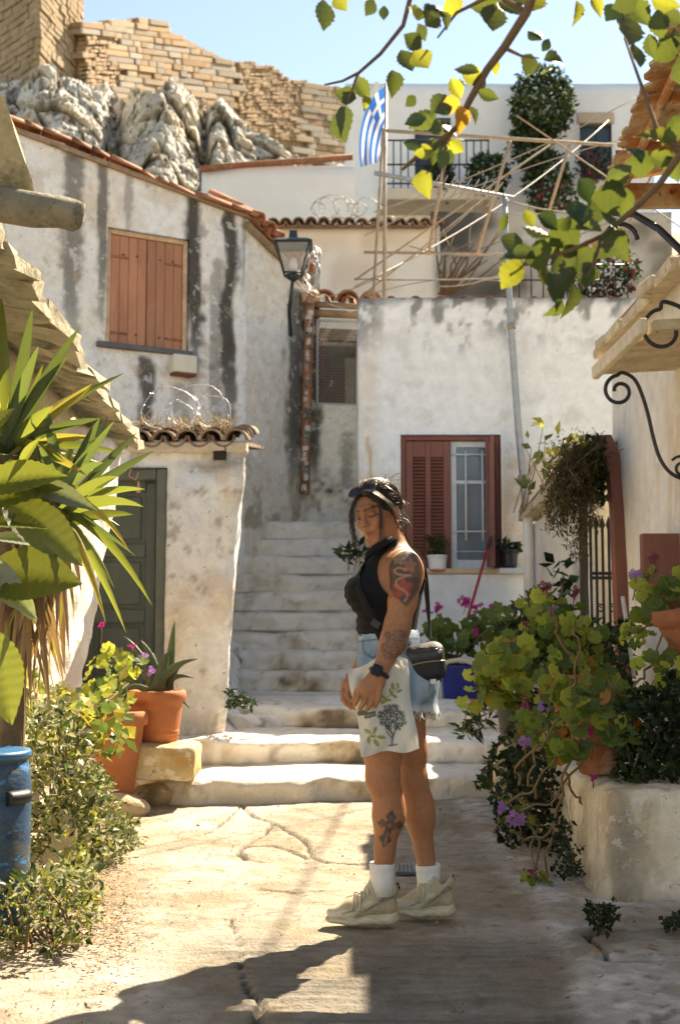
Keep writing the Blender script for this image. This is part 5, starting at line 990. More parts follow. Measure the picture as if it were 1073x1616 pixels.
def mid_walls():
    Y = 23.5; A, B = (P(318, 300, Y).x, Y), (P(560, 300, Y).x, Y); root = thing('terrace_wall', 'plain white terrace wall with thin tile capping below the crags', 'wall', (A[0], Y, 8))
    wall('wall', [(A[0], Y + 2), A, B], 4, P(430, 262, Y).z, PLAST_FAR, root, res=0.3, amp=0.02, top=lambda u: P(320, 270, Y).z + (P(545, 250, Y).z - P(320, 270, Y).z) * max(0, u - 2) / (B[0] - A[0]), colfn=lambda u, z, V: np.repeat(np.array([[0.76, 0.74, 0.70]]), len(u), 0), cap=0.4)
    mb = MB(); a, b = P(316, 268, Y - 0.1), P(556, 247, Y - 0.1); mb.tube([a, a.lerp(b, .3) + Vector((0, 0, .02)), a.lerp(b, .7), b], 0.06, 6); mb.build('tile_capping', TILE, root, jit=0.03)
    Y = 18.8; A, B = (P(412, 400, Y).x, Y), (P(690, 400, Y).x, Y); root = thing('house', 'peach rendered back house with a mossy wavy tile eave', 'house', (A[0], Y, 5)); zt = P(550, 360, Y).z
    def cf(u, z, V):
        c = np.repeat(np.array([[0.72, 0.60, 0.46]]), len(u), 0); c = mixc(c, (0.72, 0.68, 0.6), sstep(zt - 0.15, zt - 0.5, z) * 0.8); return mixc(c, (0.45, 0.3, 0.2), sstep(0.1, 0.5, fbm(V, 1.6, 3, 7)) * 0.4)
    wall('wall', [(A[0], Y + 3), A, B, (B[0], Y + 3)], 3.5, zt, PLAST_FAR, root, res=0.12, amp=0.03, nscale=1.5, colfn=cf, cap=0.3)
    tiles_row(root, (A[0] - 0.1, Y - 0.14, zt + 0.03), (B[0] + 0.1, Y - 0.14, zt + 0.03), Vector((0, 1, 0.22)), TDO, 15, 2, s=14, jit=0.08)
    mb = MB(); V = [Vector((A[0], Y - 0.02, zt)), Vector((B[0], Y - 0.02, zt)), Vector((B[0], Y + 3, zt + 0.65)), Vector((A[0], Y + 3, zt + 0.65))]; mb.add(V + [v + Vector((0, 0, .05)) for v in V], [(3, 2, 1, 0), (4, 5, 6, 7)] + [(k, (k + 1) % 4, 4 + (k + 1) % 4, 4 + k) for k in range(4)]); mb.build('roof', TILE_OLD, root)
    # ruined, soot dark retaining wall behind the roof terrace
    Y = 19.2; A, B = (P(684, 400, Y).x, Y), (P(1060, 400, Y).x, Y); root = thing('retaining_wall', 'sooty ruined retaining wall behind the roof terrace poles', 'wall', (A[0], Y, 5)); zt = P(750, 335, Y).z
    def cf2(u, z, V):
        c = np.repeat(np.array([[0.50, 0.43, 0.34]]), len(u), 0); c = mixc(c, (0.66, 0.62, 0.56), sstep(0.0, 0.3, fbm(V, 0.9, 4, 81))); c = mixc(c, (0.07, 0.065, 0.06), sstep(-0.15, 0.25, fbm(V, 1.1, 4, 82)) * 0.95 * sstep(1.7, 1.0, u)); return mixc(c, (0.12, 0.09, 0.06), sstep(0.05, 0.4, fbm(V, 2.2, 3, 83)) * 0.7)
    wall('wall', [(A[0], Y + 2), A, B], 3.5, zt, PLAST_FAR, root, res=0.1, amp=0.12, nscale=1.3, colfn=lambda u, z, V: cf2(u - 2, z, V), cap=0.5)
    w = MB(); w.box(WF, P(684, 400, Y - .2).x, P(694, 400, Y - .2).x, Y - 0.2, Y, 3.6, P(690, 350, Y).z, 0.01); w.build('white_pier', PLAST_FAR_W, root)
    Y = 18; rail = thing('terrace_railing', 'thin black railing on the roof terrace with bougainvillea behind', 'railing', P(890, 470, Y))
    for k in range(11): x = 800 + k * 19; m2 = MB(); m2.tube([P(x, 480, Y), P(x, 418, Y)], 0.012, 5); m2.build('baluster', IRON, rail)
    for y in (418, 442): m2 = MB(); m2.tube([P(798, y, Y), P(992, y, Y)], 0.014, 5); m2.build('rail', IRON, rail)
mid_walls()

# ---------------------------------------------------------------- roof terrace: poles, aerial, flag, wires
def terrace():
    root = thing('pole_frame', 'rusty pole pergola frame standing on the roof terrace', 'frame', P(606, 467, 13.6)); Y = 13.6
    for (a, b, r, dy) in (((605, 203), (589, 470), 0.026, 0.3), ((607, 203), (606, 470), 0.028, 0), ((703, 246), (676, 402), 0.030, 0.9), ((805, 222), (752, 404), 0.030, 0.9), ((899, 226), (858, 360), 0.030, 0.9), ((604, 206), (966, 229), 0.030, 0), ((574, 398), (955, 404), 0.026, 0.9), ((560, 442), (868, 228), 0.018, 0.5), ((574, 465), (780, 300), 0.014, 0.7)):
        m = MB(); m.tube([P(a[0], a[1], Y + dy * (0.3 if a[1] < 250 else 1)), P(b[0], b[1], Y + dy)], r * 0.66, 7); m.build('rod', RUSTROD, root)
    t = thing('antenna_mast', 'grey pole with elbow and television aerial on the wall corner', 'antenna', P(830, 800, 12.3)); m = MB(); Y = 12.32
    m.tube([P(831, 815, Y), P(826, 760, Y), P(818, 680, Y), P(812, 600, Y), P(806, 520, Y), P(802, 440, Y), P(798, 380, Y), P(796, 312, Y)], [0.037, 0.037, 0.036, 0.035, 0.033, 0.03, 0.028, 0.026], 12); m.build('mast', GALV, t)
    for (y, x) in ((515, 806), (755, 824), (802, 829)): m = MB(); m.tube([P(x - 1, y - 5, Y), P(x + 1, y + 5, Y)], 0.044, 10); m.build('clamp', RUSTROD, t)
    m = MB(); a, b = P(591, 273, 12.1), P(808, 312, 12.35); m.tube([a, b], 0.022, 7); m.build('boom', GALV, t)
    for k in range(12): c = a.lerp(b, 0.32 + 0.055 * k); m = MB(); d = Vector((0.07, -0.25, 0.07)) * (0.5 + 0.03 * k); m.tube([c - d, c + d], 0.008, 5); m.build('element', GALV, t)
    wd = [((510, 470), 14.2, (745, 330), 13.2, 0.15), ((500, 462), 14.2, (600, 440), 13.6, 0.25), ((560, 452), 14.0, (960, 190), 20, 0.2), ((590, 335), 15, (1010, 150), 16, 0.1), ((575, 372), 15, (1000, 215), 14, -0.1), ((690, 452), 13.8, (850, 400), 13, 0.1), ((806, 318), 12.4, (965, 332), 12.0, 0.06), ((645, 388), 14, (1000, 330), 11, 0.25), ((570, 470), 13.6, (800, 445), 12.6, -0.1), ((440, 405), 14.0, (505, 470), 14.2, 0.1), ((560, 440), 14, (800, 438), 13.2, 0.02)]
    for i, (a, ya, b, yb, sag) in enumerate(wd):
        A_, B_ = P(*a, ya), P(*b, yb); m = MB(); m.tube([A_.lerp(B_, k / 12) + Vector((0, 0, -sag * 4 * (k / 12) * (1 - k / 12))) for k in range(13)], [0.006, 0.008, 0.010, 0.007][i % 4], 5); o = m.build('cable', WIRE if i % 3 else RUSTROD)
        props(o, ['cable slung from the drain pipe up to the pole frame', 'short slack cable from the drain pipe to the tall pole', 'thin cable rising behind the poles to the white house', 'dark cable running up past the big climbing shrub', 'pale cable crossing below the top rod to the awning', 'sagging cable in front of the sooty wall', 'thick pale cable from the aerial mast to the right', 'long pale cable dipping across the pole frame', 'low cable just above the parapet of the red shuttered house', 'looped cable hanging from the lantern', 'level dark cable across the terrace poles'][i], 'cable', 'cables over the roof terrace')
    for lab, a, b in (('high cable stretched above the right roofs past the leaves', (1.35, 9.4, 5.0), (3.6, 12.5, 5.0)), ('long pole jutting over the right roof behind the leaves', (2.85, 12.6, 5.0), (2.45, 7.6, 5.0))): m = MB(); m.tube([a, b], 0.007 if 'cable' in lab else 0.010, 6); props(m.build('cable' if 'cable' in lab else 'roof_pole', RUSTROD), lab, 'cable' if 'cable' in lab else 'pole')
    # tangle by the lantern
    m = MB(); rg = random.Random(9); c = P(492, 425, 14.0); m.tube([c + Vector((0.13 * math.cos(i * 0.9) * (1 - i / 60), 0.05 * math.sin(i * .5), 0.20 * math.sin(i * 0.9) + 0.1 * math.cos(i * .31))) for i in range(40)], 0.006, 4); props(m.build('wire_tangle', GALVW), 'tangle of pale wire hanging next to the lantern', 'wire')
    # flag
    FLB = (0.02, 0.17, 0.55); fp = thing('flag', 'blue and white striped flag draped from a pole on the terrace', 'flag', P(607, 470, 13.9)); Y = 13.9
    m = MB(); m.tube([P(607, 470, Y), P(609, 132, Y)], 0.018, 8); m.build('flagpole', GALV, fp)
    nu, nv = 72, 36; top = [(609, 136), (578, 150), (560, 205), (569, 264)]; bot = [(608, 206), (608, 224), (606, 240), (602, 254)]
    bz = lambda q, s: tuple((1 - s) ** 3 * q[0][k] + 3 * s * (1 - s) ** 2 * q[1][k] + 3 * s * s * (1 - s) * q[2][k] + s ** 3 * q[3][k] for k in (0, 1)); V = []; cc = []
    for i in range(nu + 1):
        for j in range(nv + 1):
            s, tt = i / nu, j / nv; a, b = bz(top, s), bz(bot, s); x, y = a[0] + (b[0] - a[0]) * tt, a[1] + (b[1] - a[1]) * tt
            V.append(P(x, y, Y + 0.07 * math.sin(tt * 11 + s * 3) * s + 0.03 * math.sin(s * 9))); st = min(8, int(tt * 9)); blue = st % 2 == 0
            if s < 0.37 and tt < 5 / 9: blue = not (abs(s - 0.185) < 0.037 or abs(tt - 2.5 / 9) < 0.055)
            cc.append(FLB if blue else (0.75, 0.75, 0.75))
    Fs = [(i * (nv + 1) + j, (i + 1) * (nv + 1) + j, (i + 1) * (nv + 1) + j + 1, i * (nv + 1) + j + 1) for i in range(nu) for j in range(nv)]
    mesh('cloth', V, Fs, mat('flag_cloth', attr=True, rough=0.8, var=0.05, trans=0.35), fp, True, np.array(cc))
terrace()

# ================================================================ THINGS ON THE LANE
def pot(name, label, base, r0, r1, h, m, rim=0.0, rimh=0.0, lean=None, group=None, soil=True, n=28, saucer=None):
    t = thing(name, label, 'flower pot', base, group); prof = [(r0 * 0.9, 0.0), (r0, 0.008)]
    for k in range(1, 6): prof.append((r0 + (r1 - r0) * k / 6 * (1 if h else 1), (h - rimh) * k / 6))
    prof += [(r1 * 0.985, h - rimh), (r1 + rim, h - rimh + 0.004), (r1 + rim * 1.15, h - rimh * 0.4), (r1 + rim, h - 0.004), (r1 + rim * 0.4, h), (r1 - 0.012, h), (r1 - 0.018, h - 0.05), (0, h - 0.05)]
    mb = MB(); mb.lathe(base, prof, n, lean, wob=0.006); mb.build('body', m, t)
    if rimh > 0:
        mb = MB(); zz = (h - rimh) * 0.22; rr = r0 + (r1 - r0) * 0.22; mb.lathe(base, [(rr, zz - 0.008), (rr + 0.006, zz), (rr + 0.002, zz + 0.010), (rr + 0.006, zz + 0.018), (rr + 0.001, zz + 0.026)], n, lean); mb.build('moulding', m, t)
    if soil: mb = MB(); mb.lathe(Vector(base) + (Vector(lean).normalized() if lean else Vector((0, 0, 1))) * (h - 0.045), [(r1 - 0.014, 0.0), (r1 * 0.5, 0.012), (0.0, 0.016)], n, lean); mb.build('soil', SOIL, t)
    if saucer: mb = MB(); mb.lathe(base, [(r0 * 1.0, 0.0), (r0 * 1.18, 0.02), (r0 * 1.2, 0.028), (r0 * 1.0, 0.014)], n); mb.build('saucer', saucer, t)
    return t
TERRA_OLD = mat('weathered_terracotta', (0.36, 0.13, 0.055), 0.85, 0.3, 6, 0.6, 40, spots=[((0.58, 0.40, 0.28), 4, 0.52, 0.12, 0.7), ((0.12, 0.06, 0.035), 9, 0.58, 0.1, 0.7), ((0.62, 0.52, 0.42), 16, 0.64, 0.06, 0.8)])
def lane_things():
    # terracotta pots at the shed door
    b = P(247, 1171, 8.0); b.z = P(247, 1171, 8.0).z; s = 8.0 / FPX
    pot('flower_pot', 'upright terracotta pot of aloe standing on a yellow stone block', b, 33 * s, 41 * s, 80 * s, TERRA, 3.5 * s, 18 * s)
    b2 = PG(174, 1276, 0.01); s2 = b2.y / FPX
    pot('flower_pot', 'wide terracotta pot of geranium leaves in front of stone block', b2, 32 * s2, 46 * s2, 152 * s2, TERRA, 5 * s2, 22 * s2, lean=(0.04, 0, 1))
    st = SDF((-1.6, 7.4, 0.0), (-0.6, 8.6, 0.6), 0.02); a, c = P(205, 1226, 8.0), P(316, 1170, 8.0); g = st.grid(); x, y, z = g[0][:, None, None], g[1][None, :, None], g[2][None, None, :]; cx = ((a.x + c.x) / 2, 7.98, (a.z + c.z) / 2); hx = ((c.x - a.x) / 2 - 0.035, 0.16, (c.z - a.z) / 2 - 0.035)
    q = [np.abs(v - cx[i]) - hx[i] for i, v in enumerate((x, y, z))]; st.D = (np.sqrt(sum(np.maximum(v, 0) ** 2 for v in q)) + np.minimum(np.maximum(q[0], np.maximum(q[1], q[2])), 0) - 0.035).astype(np.float32)
    V, F = st.surf(); V += 0.035 * np.stack([fbm(V, 4, 4, k) for k in (1, 2, 3)], 1); cc = np.repeat(np.array([[0.62, 0.47, 0.24]]), len(V), 0); cc = mixc(cc, (0.66, 0.58, 0.44), sstep(-0.1, 0.3, fbm(V, 6, 3, 5))); cc = mixc(cc, (0.50, 0.27, 0.08), sstep(0.05, 0.4, fbm(V, 4, 3, 6)) * 0.7)
    props(mesh('stone_block', V, F, PLAST_ROUGH, None, True, cc), 'rough yellow stone block carrying the upright terracotta pot', 'stone')
    # low rubble edging under the block
    s3 = SDF((-2.0, 7.3, -0.1), (-0.7, 8.6, 0.35), 0.025)
    for (xx, yy, r) in ((215, 1252, 0.10), (245, 1258, 0.09), (280, 1250, 0.10), (195, 1275, 0.09)): s3.ell(tuple(PG(xx, yy, 0.04)), (r * 1.8, r, r), 0.05)
    V, F = s3.surf(); V += 0.03 * np.stack([fbm(V, 6, 3, k) for k in (1, 2, 3)], 1); props(mesh('kerb_stone', V, F, PLAST_ROUGH, None, True, mixc(np.repeat(np.array([[0.50, 0.40, 0.26]]), len(V), 0), (0.20, 0.17, 0.07), sstep(0.0, 0.4, fbm(V, 4, 3, 8)) * 0.8)), 'mossy kerb stone at the left end of the lowest step', 'stone')
    # blue barrel
    c = PG(-26, 1462); c = Vector((-1.30, 4.72, 0)); t = thing('barrel', 'scuffed blue plastic barrel cut off by the left edge', 'barrel', c); s = 4.72 / FPX; r = P(48, 1300, 4.72).x - c.x
    BL = mat('scuffed_blue_plastic', (0.012, 0.06, 0.13), 0.5, 0.3, 5, 0.25, 30, stretch=(1, 1, 2.6), spots=[((0.075, 0.085, 0.085), 3.5, 0.47, 0.10, 0.85), ((0.04, 0.22, 0.48), 8, 0.58, 0.04, 0.85), ((0.40, 0.40, 0.37), 22, 0.65, 0.04, 0.7), ((0.015, 0.02, 0.022), 6, 0.60, 0.05, 0.8)])
    H = P(30, 1185, 4.72).z; prof = [(r * 0.86, 0.0), (r * 0.93, 0.03), (r * 0.97, H * 0.15), (r * 0.995, H * 0.38), (r * 1.0, H * 0.60), (r * 0.985, H * 0.64), (r * 1.0, H * 0.68), (r * 0.99, H * 0.82), (r * 0.93, H * 0.93), (r * 0.88, H * 0.955), (r * 0.95, H * 0.965), (r * 0.96, H * 0.985), (r * 0.92, H * 1.0), (r * 0.84, H * 0.995), (r * 0.82, H * 0.93), (0, H * 0.90)]
    mb = MB(); mb.lathe(c, prof, 40); mb.build('body', BL, t)
    mb = MB(); mb.lathe(c, [(r * 0.955, H * 0.966), (r * 0.985, H * 0.978), (r * 0.985, H * 0.992), (r * 0.95, H * 1.006), (r * 0.86, H * 1.003)], 40); mb.build('rim', mat('blue_rim', (0.015, 0.12, 0.26), 0.4, 0.25, 9), t)
    for k in range(2): mb = MB(); a0 = -0.55 - 2.6 * k; mb.tube([c + Vector((math.cos(a0 + d) * r * 1.02, math.sin(a0 + d) * r * 1.02, H * 0.76)) for d in np.linspace(-0.3, 0.3, 8)], 0.026, 8, flat=((0, 0, 1), 1.0)); mb.build('handle', mat('dark_recess', (0.01, 0.014, 0.016), 0.5), t)
    # ribbed cream pot
    b = PG(93, 1362, 0.03); mb = MB(); s = b.y / FPX; t = thing('flower_pot', 'ribbed cream plastic pot half hidden by weeds near the barrel', 'flower pot', b); V = []; n = 60
    for (rr, zz) in ((24, 0), (30, 72), (31, 76), (29, 76), (28, 62)):
        for k in range(n): w = 2 * math.pi * k / n; q = rr * s * (1 + 0.018 * math.cos(w * 20)); V.append(b + Vector((q * math.cos(w), q * math.sin(w), zz * s)))
    mb.add(V, [(i * n + k, i * n + (k + 1) % n, (i + 1) * n + (k + 1) % n, (i + 1) * n + k) for i in range(4) for k in range(n)], True); mb.build('body', mat('cream_ribbed', (0.60, 0.52, 0.36), 0.7, 0.2, 8), t)
    mb = MB(); mb.lathe(b + Vector((0, 0, 68 * s)), [(28 * s, 0), (0, 0.01)], 24); mb.build('soil', mat('red_soil', (0.20, 0.07, 0.035), 0.95), t)
    # window sill pots
    zs = P(655, 905, 12.5).z + 0.0; Y = 12.46; b = P(690, 903, Y); s = Y / FPX
    pot('flower_pot', 'white plastic pot on the sill of the red shuttered window', b, 12.5 * s, 15.5 * s, 27 * s, mat('white_pot', (0.72, 0.73, 0.74), 0.5, 0.1), 0.6 * s, 4 * s, saucer=TERRA)
    b = P(803, 897, 12.35); pot('flower_pot', 'black plastic pot at the right end of the window sill', b, 11.5 * s, 14.5 * s, 29 * s, mat('black_pot', (0.02, 0.024, 0.028), 0.45, 0.2), 0.8 * s, 4 * s)
    mb = MB(); mb.box(WF, P(785, 900, 12.4).x, P(835, 900, 12.4).x, 12.22, 12.5, b.z - 0.05, b.z - 0.002, 0.006); props(mb.build('shelf', mat('white_shelf', (0.70, 0.70, 0.68), 0.8, 0.15)), 'white ledge under the black pot beside the shutters', 'shelf')
    # terracotta pots on the right
    b = P(946, 1232, 5.85); s = 5.85 / FPX; b.z = 0.445; pot('flower_pot', 'weathered terracotta pot on the corner of the limewashed planter', b, 31 * s, 43 * s, 92 * s, TERRA_OLD, 3 * s, 20 * s, lean=(-0.05, 0, 1))
    b = P(1104, 1030, 5.6); s = 5.6 / FPX; pot('flower_pot', 'tilted terracotta pot fixed to the wall at the right edge', b, 36 * s, 52 * s, 84 * s, TERRA_OLD, 5 * s, 26 * s, lean=(-0.30, -0.1, 1))
    b = P(815, 1168, 7.6); s = 7.6 / FPX; pot('flower_pot', 'dark plastic pot hidden among the geraniums by the elbow pipe', b, 24 * s, 32 * s, 70 * s, mat('charcoal_pot', (0.025, 0.025, 0.028), 0.5, 0.2), 2 * s, 8 * s)
    for (x, y, w, hh, lab) in ((905, 1135, 36, 70, 'brown plastic pot deep in the geranium bush'),): b = P(x, y, 6.9); s = 6.9 / FPX; pot('flower_pot', lab, b, w * 0.75 * s, w * s, hh * s, TERRA, 2 * s, 12 * s)
    # mosaic of the open bin with a broom and hose
    Y = 11.2; s = Y / FPX; b = P(726, 1107, Y); t = thing('bucket', 'square blue plastic tub on the landing behind the woman', 'bucket', b); mb = MB(); V = []
    prof = ((26, 26, 0), (30, 28, 52), (33, 31, 52), (33, 31, 57), (29, 27, 57), (25, 24, 8))
    for (hw, hd, z) in prof: V += [b + Vector((a * hw * s, c_ * hd * s, z * s)) for a, c_ in ((-1, -.8), (-.8, -1), (.8, -1), (1, -.8), (1, .8), (.8, 1), (-.8, 1), (-1, .8))]
    mb.add(V, [(i * 8 + k, i * 8 + (k + 1) % 8, i * 8 + 8 + (k + 1) % 8, i * 8 + 8 + k) for i in range(5) for k in range(8)] + [tuple(range(40, 48)), tuple(range(8))[::-1]]); mb.build('tub', mat('blue_tub', (0.006, 0.018, 0.20), 0.4, 0.15), t)
    mb = MB(); mb.tube([b + Vector((x * s, -30 * s, z * s)) for x, z in ((-34, 55), (-20, 63), (0, 66), (18, 60), (34, 48))], 0.020, 8); props(mb.build('hose', mat('cream_hose', (0.60, 0.55, 0.44), 0.6)), 'cream garden hose curling over the rim of the blue tub', 'hose')
    t = thing('broom', 'red handled broom with black grip leaning by the window', 'broom', P(716, 1050, 11.6)); a, c = P(716, 1050, 11.6), P(770, 864, 12.1)
    mb = MB(); mb.tube([a, c], 0.014, 8); mb.build('handle', mat('red_handle', (0.38, 0.012, 0.015), 0.35, 0.1), t); mb = MB(); mb.tube([c, c.lerp(a, -0.09)], 0.020, 8); mb.build('grip', IRON, t)
    mb = MB(); Q = lambda u, d, z: a + Vector((u, d, z)); mb.box(Q, -0.16, 0.16, -0.03, 0.03, -0.05, 0.02, 0.01); mb.box(Q, -0.15, 0.15, -0.025, 0.025, -0.15, -0.05); mb.build('brush_head', IRON, t)
    mb = MB(); mb.tube([P(982, 942, 7.2), P(1000, 1068, 7.0)], 0.012, 8); props(mb.build('stick', mat('white_stick', (0.70, 0.62, 0.50), 0.6)), 'thin white cane leaning against the red post', 'stick')
    # grate in the paving and cover slab
    g = [PG(x, y, 0.014) for x, y in ((624, 1377), (657, 1377), (655, 1365), (626, 1365))]; t = thing('drain_grate', 'small grey drain grate in the paving between her feet', 'grate', (g[0] + g[2]) / 2)
    mb = MB(); mb.prism([v + Vector((0, 0, -0.01)) for v in g], (0, 0, 0.012)); mb.build('plate', mat('grate_metal', (0.10, 0.115, 0.12), 0.5, 0.2, metal=0.5), t)
    for k in range(5): a, b = g[0].lerp(g[1], (k + .5) / 5), g[3].lerp(g[2], (k + .5) / 5); mb = MB(); mb.tube([a + Vector((0, 0, .004)), b + Vector((0, 0, .004))], 0.004, 4); mb.build('bar', mat('grate_bar', (0.28, 0.30, 0.30), 0.5, metal=0.4), t)
    # fallen leaves and litter
    rg = random.Random(44); lf = MB(); lf.add([(-0.5, 0, 0), (-0.15, 0.22, 0.05), (0.2, 0.18, 0.02), (0.5, 0, 0.12), (0.2, -0.2, 0.06), (-0.15, -0.2, 0.0)], [(0, 5, 4, 1), (1, 4, 3, 2)]); lm = lf.build('dry_leaf', mat('dead_leaf', (0.26, 0.115, 0.045), 0.85, 0.3, 9, rand=0.5)); d = lm.data; bpy.data.objects.remove(lm)
    spots = [(1032, 1494, 26), (838, 1490, 22), (940, 1502, 20), (948, 1542, 18), (895, 1575, 14), (900, 1590, 12), (385, 1444, 10), (300, 1440, 9), (210, 1395, 9), (272, 1430, 12), (520, 1385, 8), (470, 1258, 8), (845, 1345, 10), (860, 1395, 12), (780, 1405, 10), (1000, 1455, 14), (990, 1380, 10), (800, 1450, 8), (180, 1470, 12), (195, 1440, 10), (150, 1500, 12), (240, 1415, 8), (1050, 1560, 14), (600, 1530, 8), (330, 1530, 8), (700, 1580, 9)]
    def leaf_label(x, y, w):
        if w >= 26: return 'largest orange dry leaf on the cover slab at lower right'
        if x > 820 and w >= 18: return {838: 'brown dry leaf left of the slab joint at lower right', 940: 'dry leaf lying in the slab joint at lower right', 948: 'dry leaf just below the cover slab at lower right'}[x]
        if x > 820: return 'little dry leaf on the limewashed margin near the planter'
        if y > 1500: return 'little dry leaf in the shaded foreground paving'
        if x < 250: return 'little dry leaf at the edge of the left weeds'
        return 'little dry leaf on the sunlit cracked paving'
    for i, (x, y, w) in enumerate(spots):
        p = PG(x, y, 0.022); sc = w * p.y / FPX; o = inst('dry_leaf', d, Matrix.Translation(p) @ Matrix.Rotation(rg.uniform(0, 6.3), 4, 'Z') @ Matrix.Rotation(rg.uniform(-.3, .3), 4, 'X') @ Matrix.Diagonal((sc, sc, sc * 1.2, 1))); props(o, leaf_label(x, y, w), 'leaf', 'dry leaves scattered on the lane')
    mb = MB()
    for i in range(1500):
        x, y = rg.gauss(165, 36), rg.gauss(1420, 55)
        if x > 250 or y < 1345: continue
        p = PG(x, y, 0.03); a = rg.uniform(0, 6.3); L = rg.uniform(0.004, 0.018); dd = Vector((math.cos(a) * L, math.sin(a) * L, rg.uniform(-.004, .008))); n2 = Vector((-dd.y, dd.x, 0)) * 0.3; mb.add([p - dd, p + n2, p + dd, p - n2], [(0, 1, 2, 3)])
    props(mb.build('leaf_litter', mat('litter', (0.28, 0.16, 0.07), 0.9, 0.3, 20)), 'brown leaf litter gathered along the left edge of the lane', 'litter', kind='stuff')
lane_things()
# ================================================================ PLANTS
LEAFM = mat('leaf_tissue', attr=True, rough=0.45, var=0.25, vscale=40, spec=0.4, trans=0.45)
def leafmat(name, col, tcol, tr=0.45, rough=0.42): return mat(name, col, rough, 0.35, 3.5, 0.25, 14, trans=tr, tcol=tcol, rand=0.28, spots=[(tuple(0.5 * a for a in col), 7, 0.60, 0.08, 0.6), ((0.22, 0.12, 0.03), 9, 0.68, 0.04, 0.7)])
L_OL = leafmat('olive_leaf', (0.045, 0.065, 0.018), (0.13, 0.16, 0.025), 0.4); L_YE = leafmat('lit_yellow_leaf', (0.12, 0.14, 0.025), (0.34, 0.34, 0.035), 0.5); L_OR = leafmat('turning_leaf', (0.40, 0.20, 0.03), (0.75, 0.38, 0.04), 0.5)
L_DK = leafmat('dark_leaf', (0.022, 0.042, 0.014), (0.06, 0.10, 0.02), 0.3); L_GE = leafmat('geranium_leaf', (0.10, 0.16, 0.03), (0.24, 0.32, 0.04), 0.4, 0.6); L_GL = leafmat('pale_geranium_leaf', (0.27, 0.33, 0.055), (0.50, 0.52, 0.07), 0.45, 0.6); L_GO = leafmat('orange_geranium_leaf', (0.42, 0.17, 0.03), (0.6, 0.28, 0.04), 0.4, 0.6)
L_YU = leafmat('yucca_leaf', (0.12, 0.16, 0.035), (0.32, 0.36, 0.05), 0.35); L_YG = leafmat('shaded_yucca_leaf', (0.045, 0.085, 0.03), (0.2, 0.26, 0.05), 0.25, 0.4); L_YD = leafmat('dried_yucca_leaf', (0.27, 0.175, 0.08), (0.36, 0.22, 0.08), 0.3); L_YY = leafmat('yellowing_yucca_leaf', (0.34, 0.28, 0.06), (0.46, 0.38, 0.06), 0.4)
L_LO = leafmat('loquat_leaf', (0.10, 0.13, 0.025), (0.28, 0.30, 0.04), 0.4); L_AL = leafmat('aloe_leaf', (0.09, 0.12, 0.05), (0.2, 0.25, 0.06), 0.15, 0.5)
BARK = mat('twig_bark', (0.16, 0.095, 0.05), 0.9, 0.3, 30, 0.4, 60); STEM = mat('green_brown_stem', (0.20, 0.13, 0.06), 0.85, 0.3, 30)
def leaf_data(name, m, prof, fold=0.25, curl=0.2, wave=0.0, lobes=0, nacross=4):
    """unit leaf along +Y: prof = half width at each station"""
    n = len(prof) - 1; V = []; F = []; k = nacross
    for i, w in enumerate(prof):
        t = i / n
        for j in range(k + 1):
            a = (j / k - 0.5) * 2; ww = w * (1 + (0.10 * math.cos(lobes * (t * 3 + a)) if lobes else 0))
            V.append((a * ww, t, fold * abs(a) * w - curl * t * t + wave * math.sin(t * 70 - abs(a) * 5) * min(1, abs(a) * 3)))
    for i in range(n):
        for j in range(k): q = i * (k + 1) + j; F.append((q, q + 1, q + k + 2, q + k + 1))
    me = bpy.data.meshes.new(name); me.from_pydata(V, [], F); me.materials.append(m); me.polygons.foreach_set('use_smooth', np.ones(len(F), bool)); return me
def round_leaf(name, m, n=22, lobes=7, cup=0.18):
    V = [(0, 0.30, 0.0)]; F = []
    for ring, rr in ((0, 0.5), (1, 1.0)):
        for i in range(n):
            a = -math.pi / 2 + 0.28 + (2 * math.pi - 0.56) * i / (n - 1); r = 0.5 * rr * (1 + (0.10 * math.cos(lobes * (a + math.pi / 2)) if ring else 0)); V.append((r * math.cos(a), 0.42 + r * math.sin(a), cup * rr * rr * (0.5 + 0.35 * math.cos(lobes * (a + math.pi / 2)))))
    F += [(0, 1 + i, 2 + i) for i in range(n - 1)] + [(1 + i, 1 + n + i, 2 + n + i, 2 + i) for i in range(n - 1)]
    me = bpy.data.meshes.new(name); me.from_pydata(V, [], F); me.materials.append(m); me.polygons.foreach_set('use_smooth', np.ones(len(F), bool)); return me
OV = [0.02, 0.20, 0.33, 0.40, 0.41, 0.36, 0.26, 0.13, 0.01]
def rib(pr, n=44): return [float(np.interp(i / n, np.linspace(0, 1, len(pr)), pr)) * (1 + 0.03 * math.sin(i * 2.1)) for i in range(n + 1)]
def place(name, data, p, d, nrm, L, W, parent):
    d = Vector(d).normalized(); nrm = Vector(nrm); nrm = (nrm - d * nrm.dot(d)).normalized(); x = d.cross(nrm)
    return inst(name, data, basis(x * W, d * L, nrm * L, Vector(p)), parent)
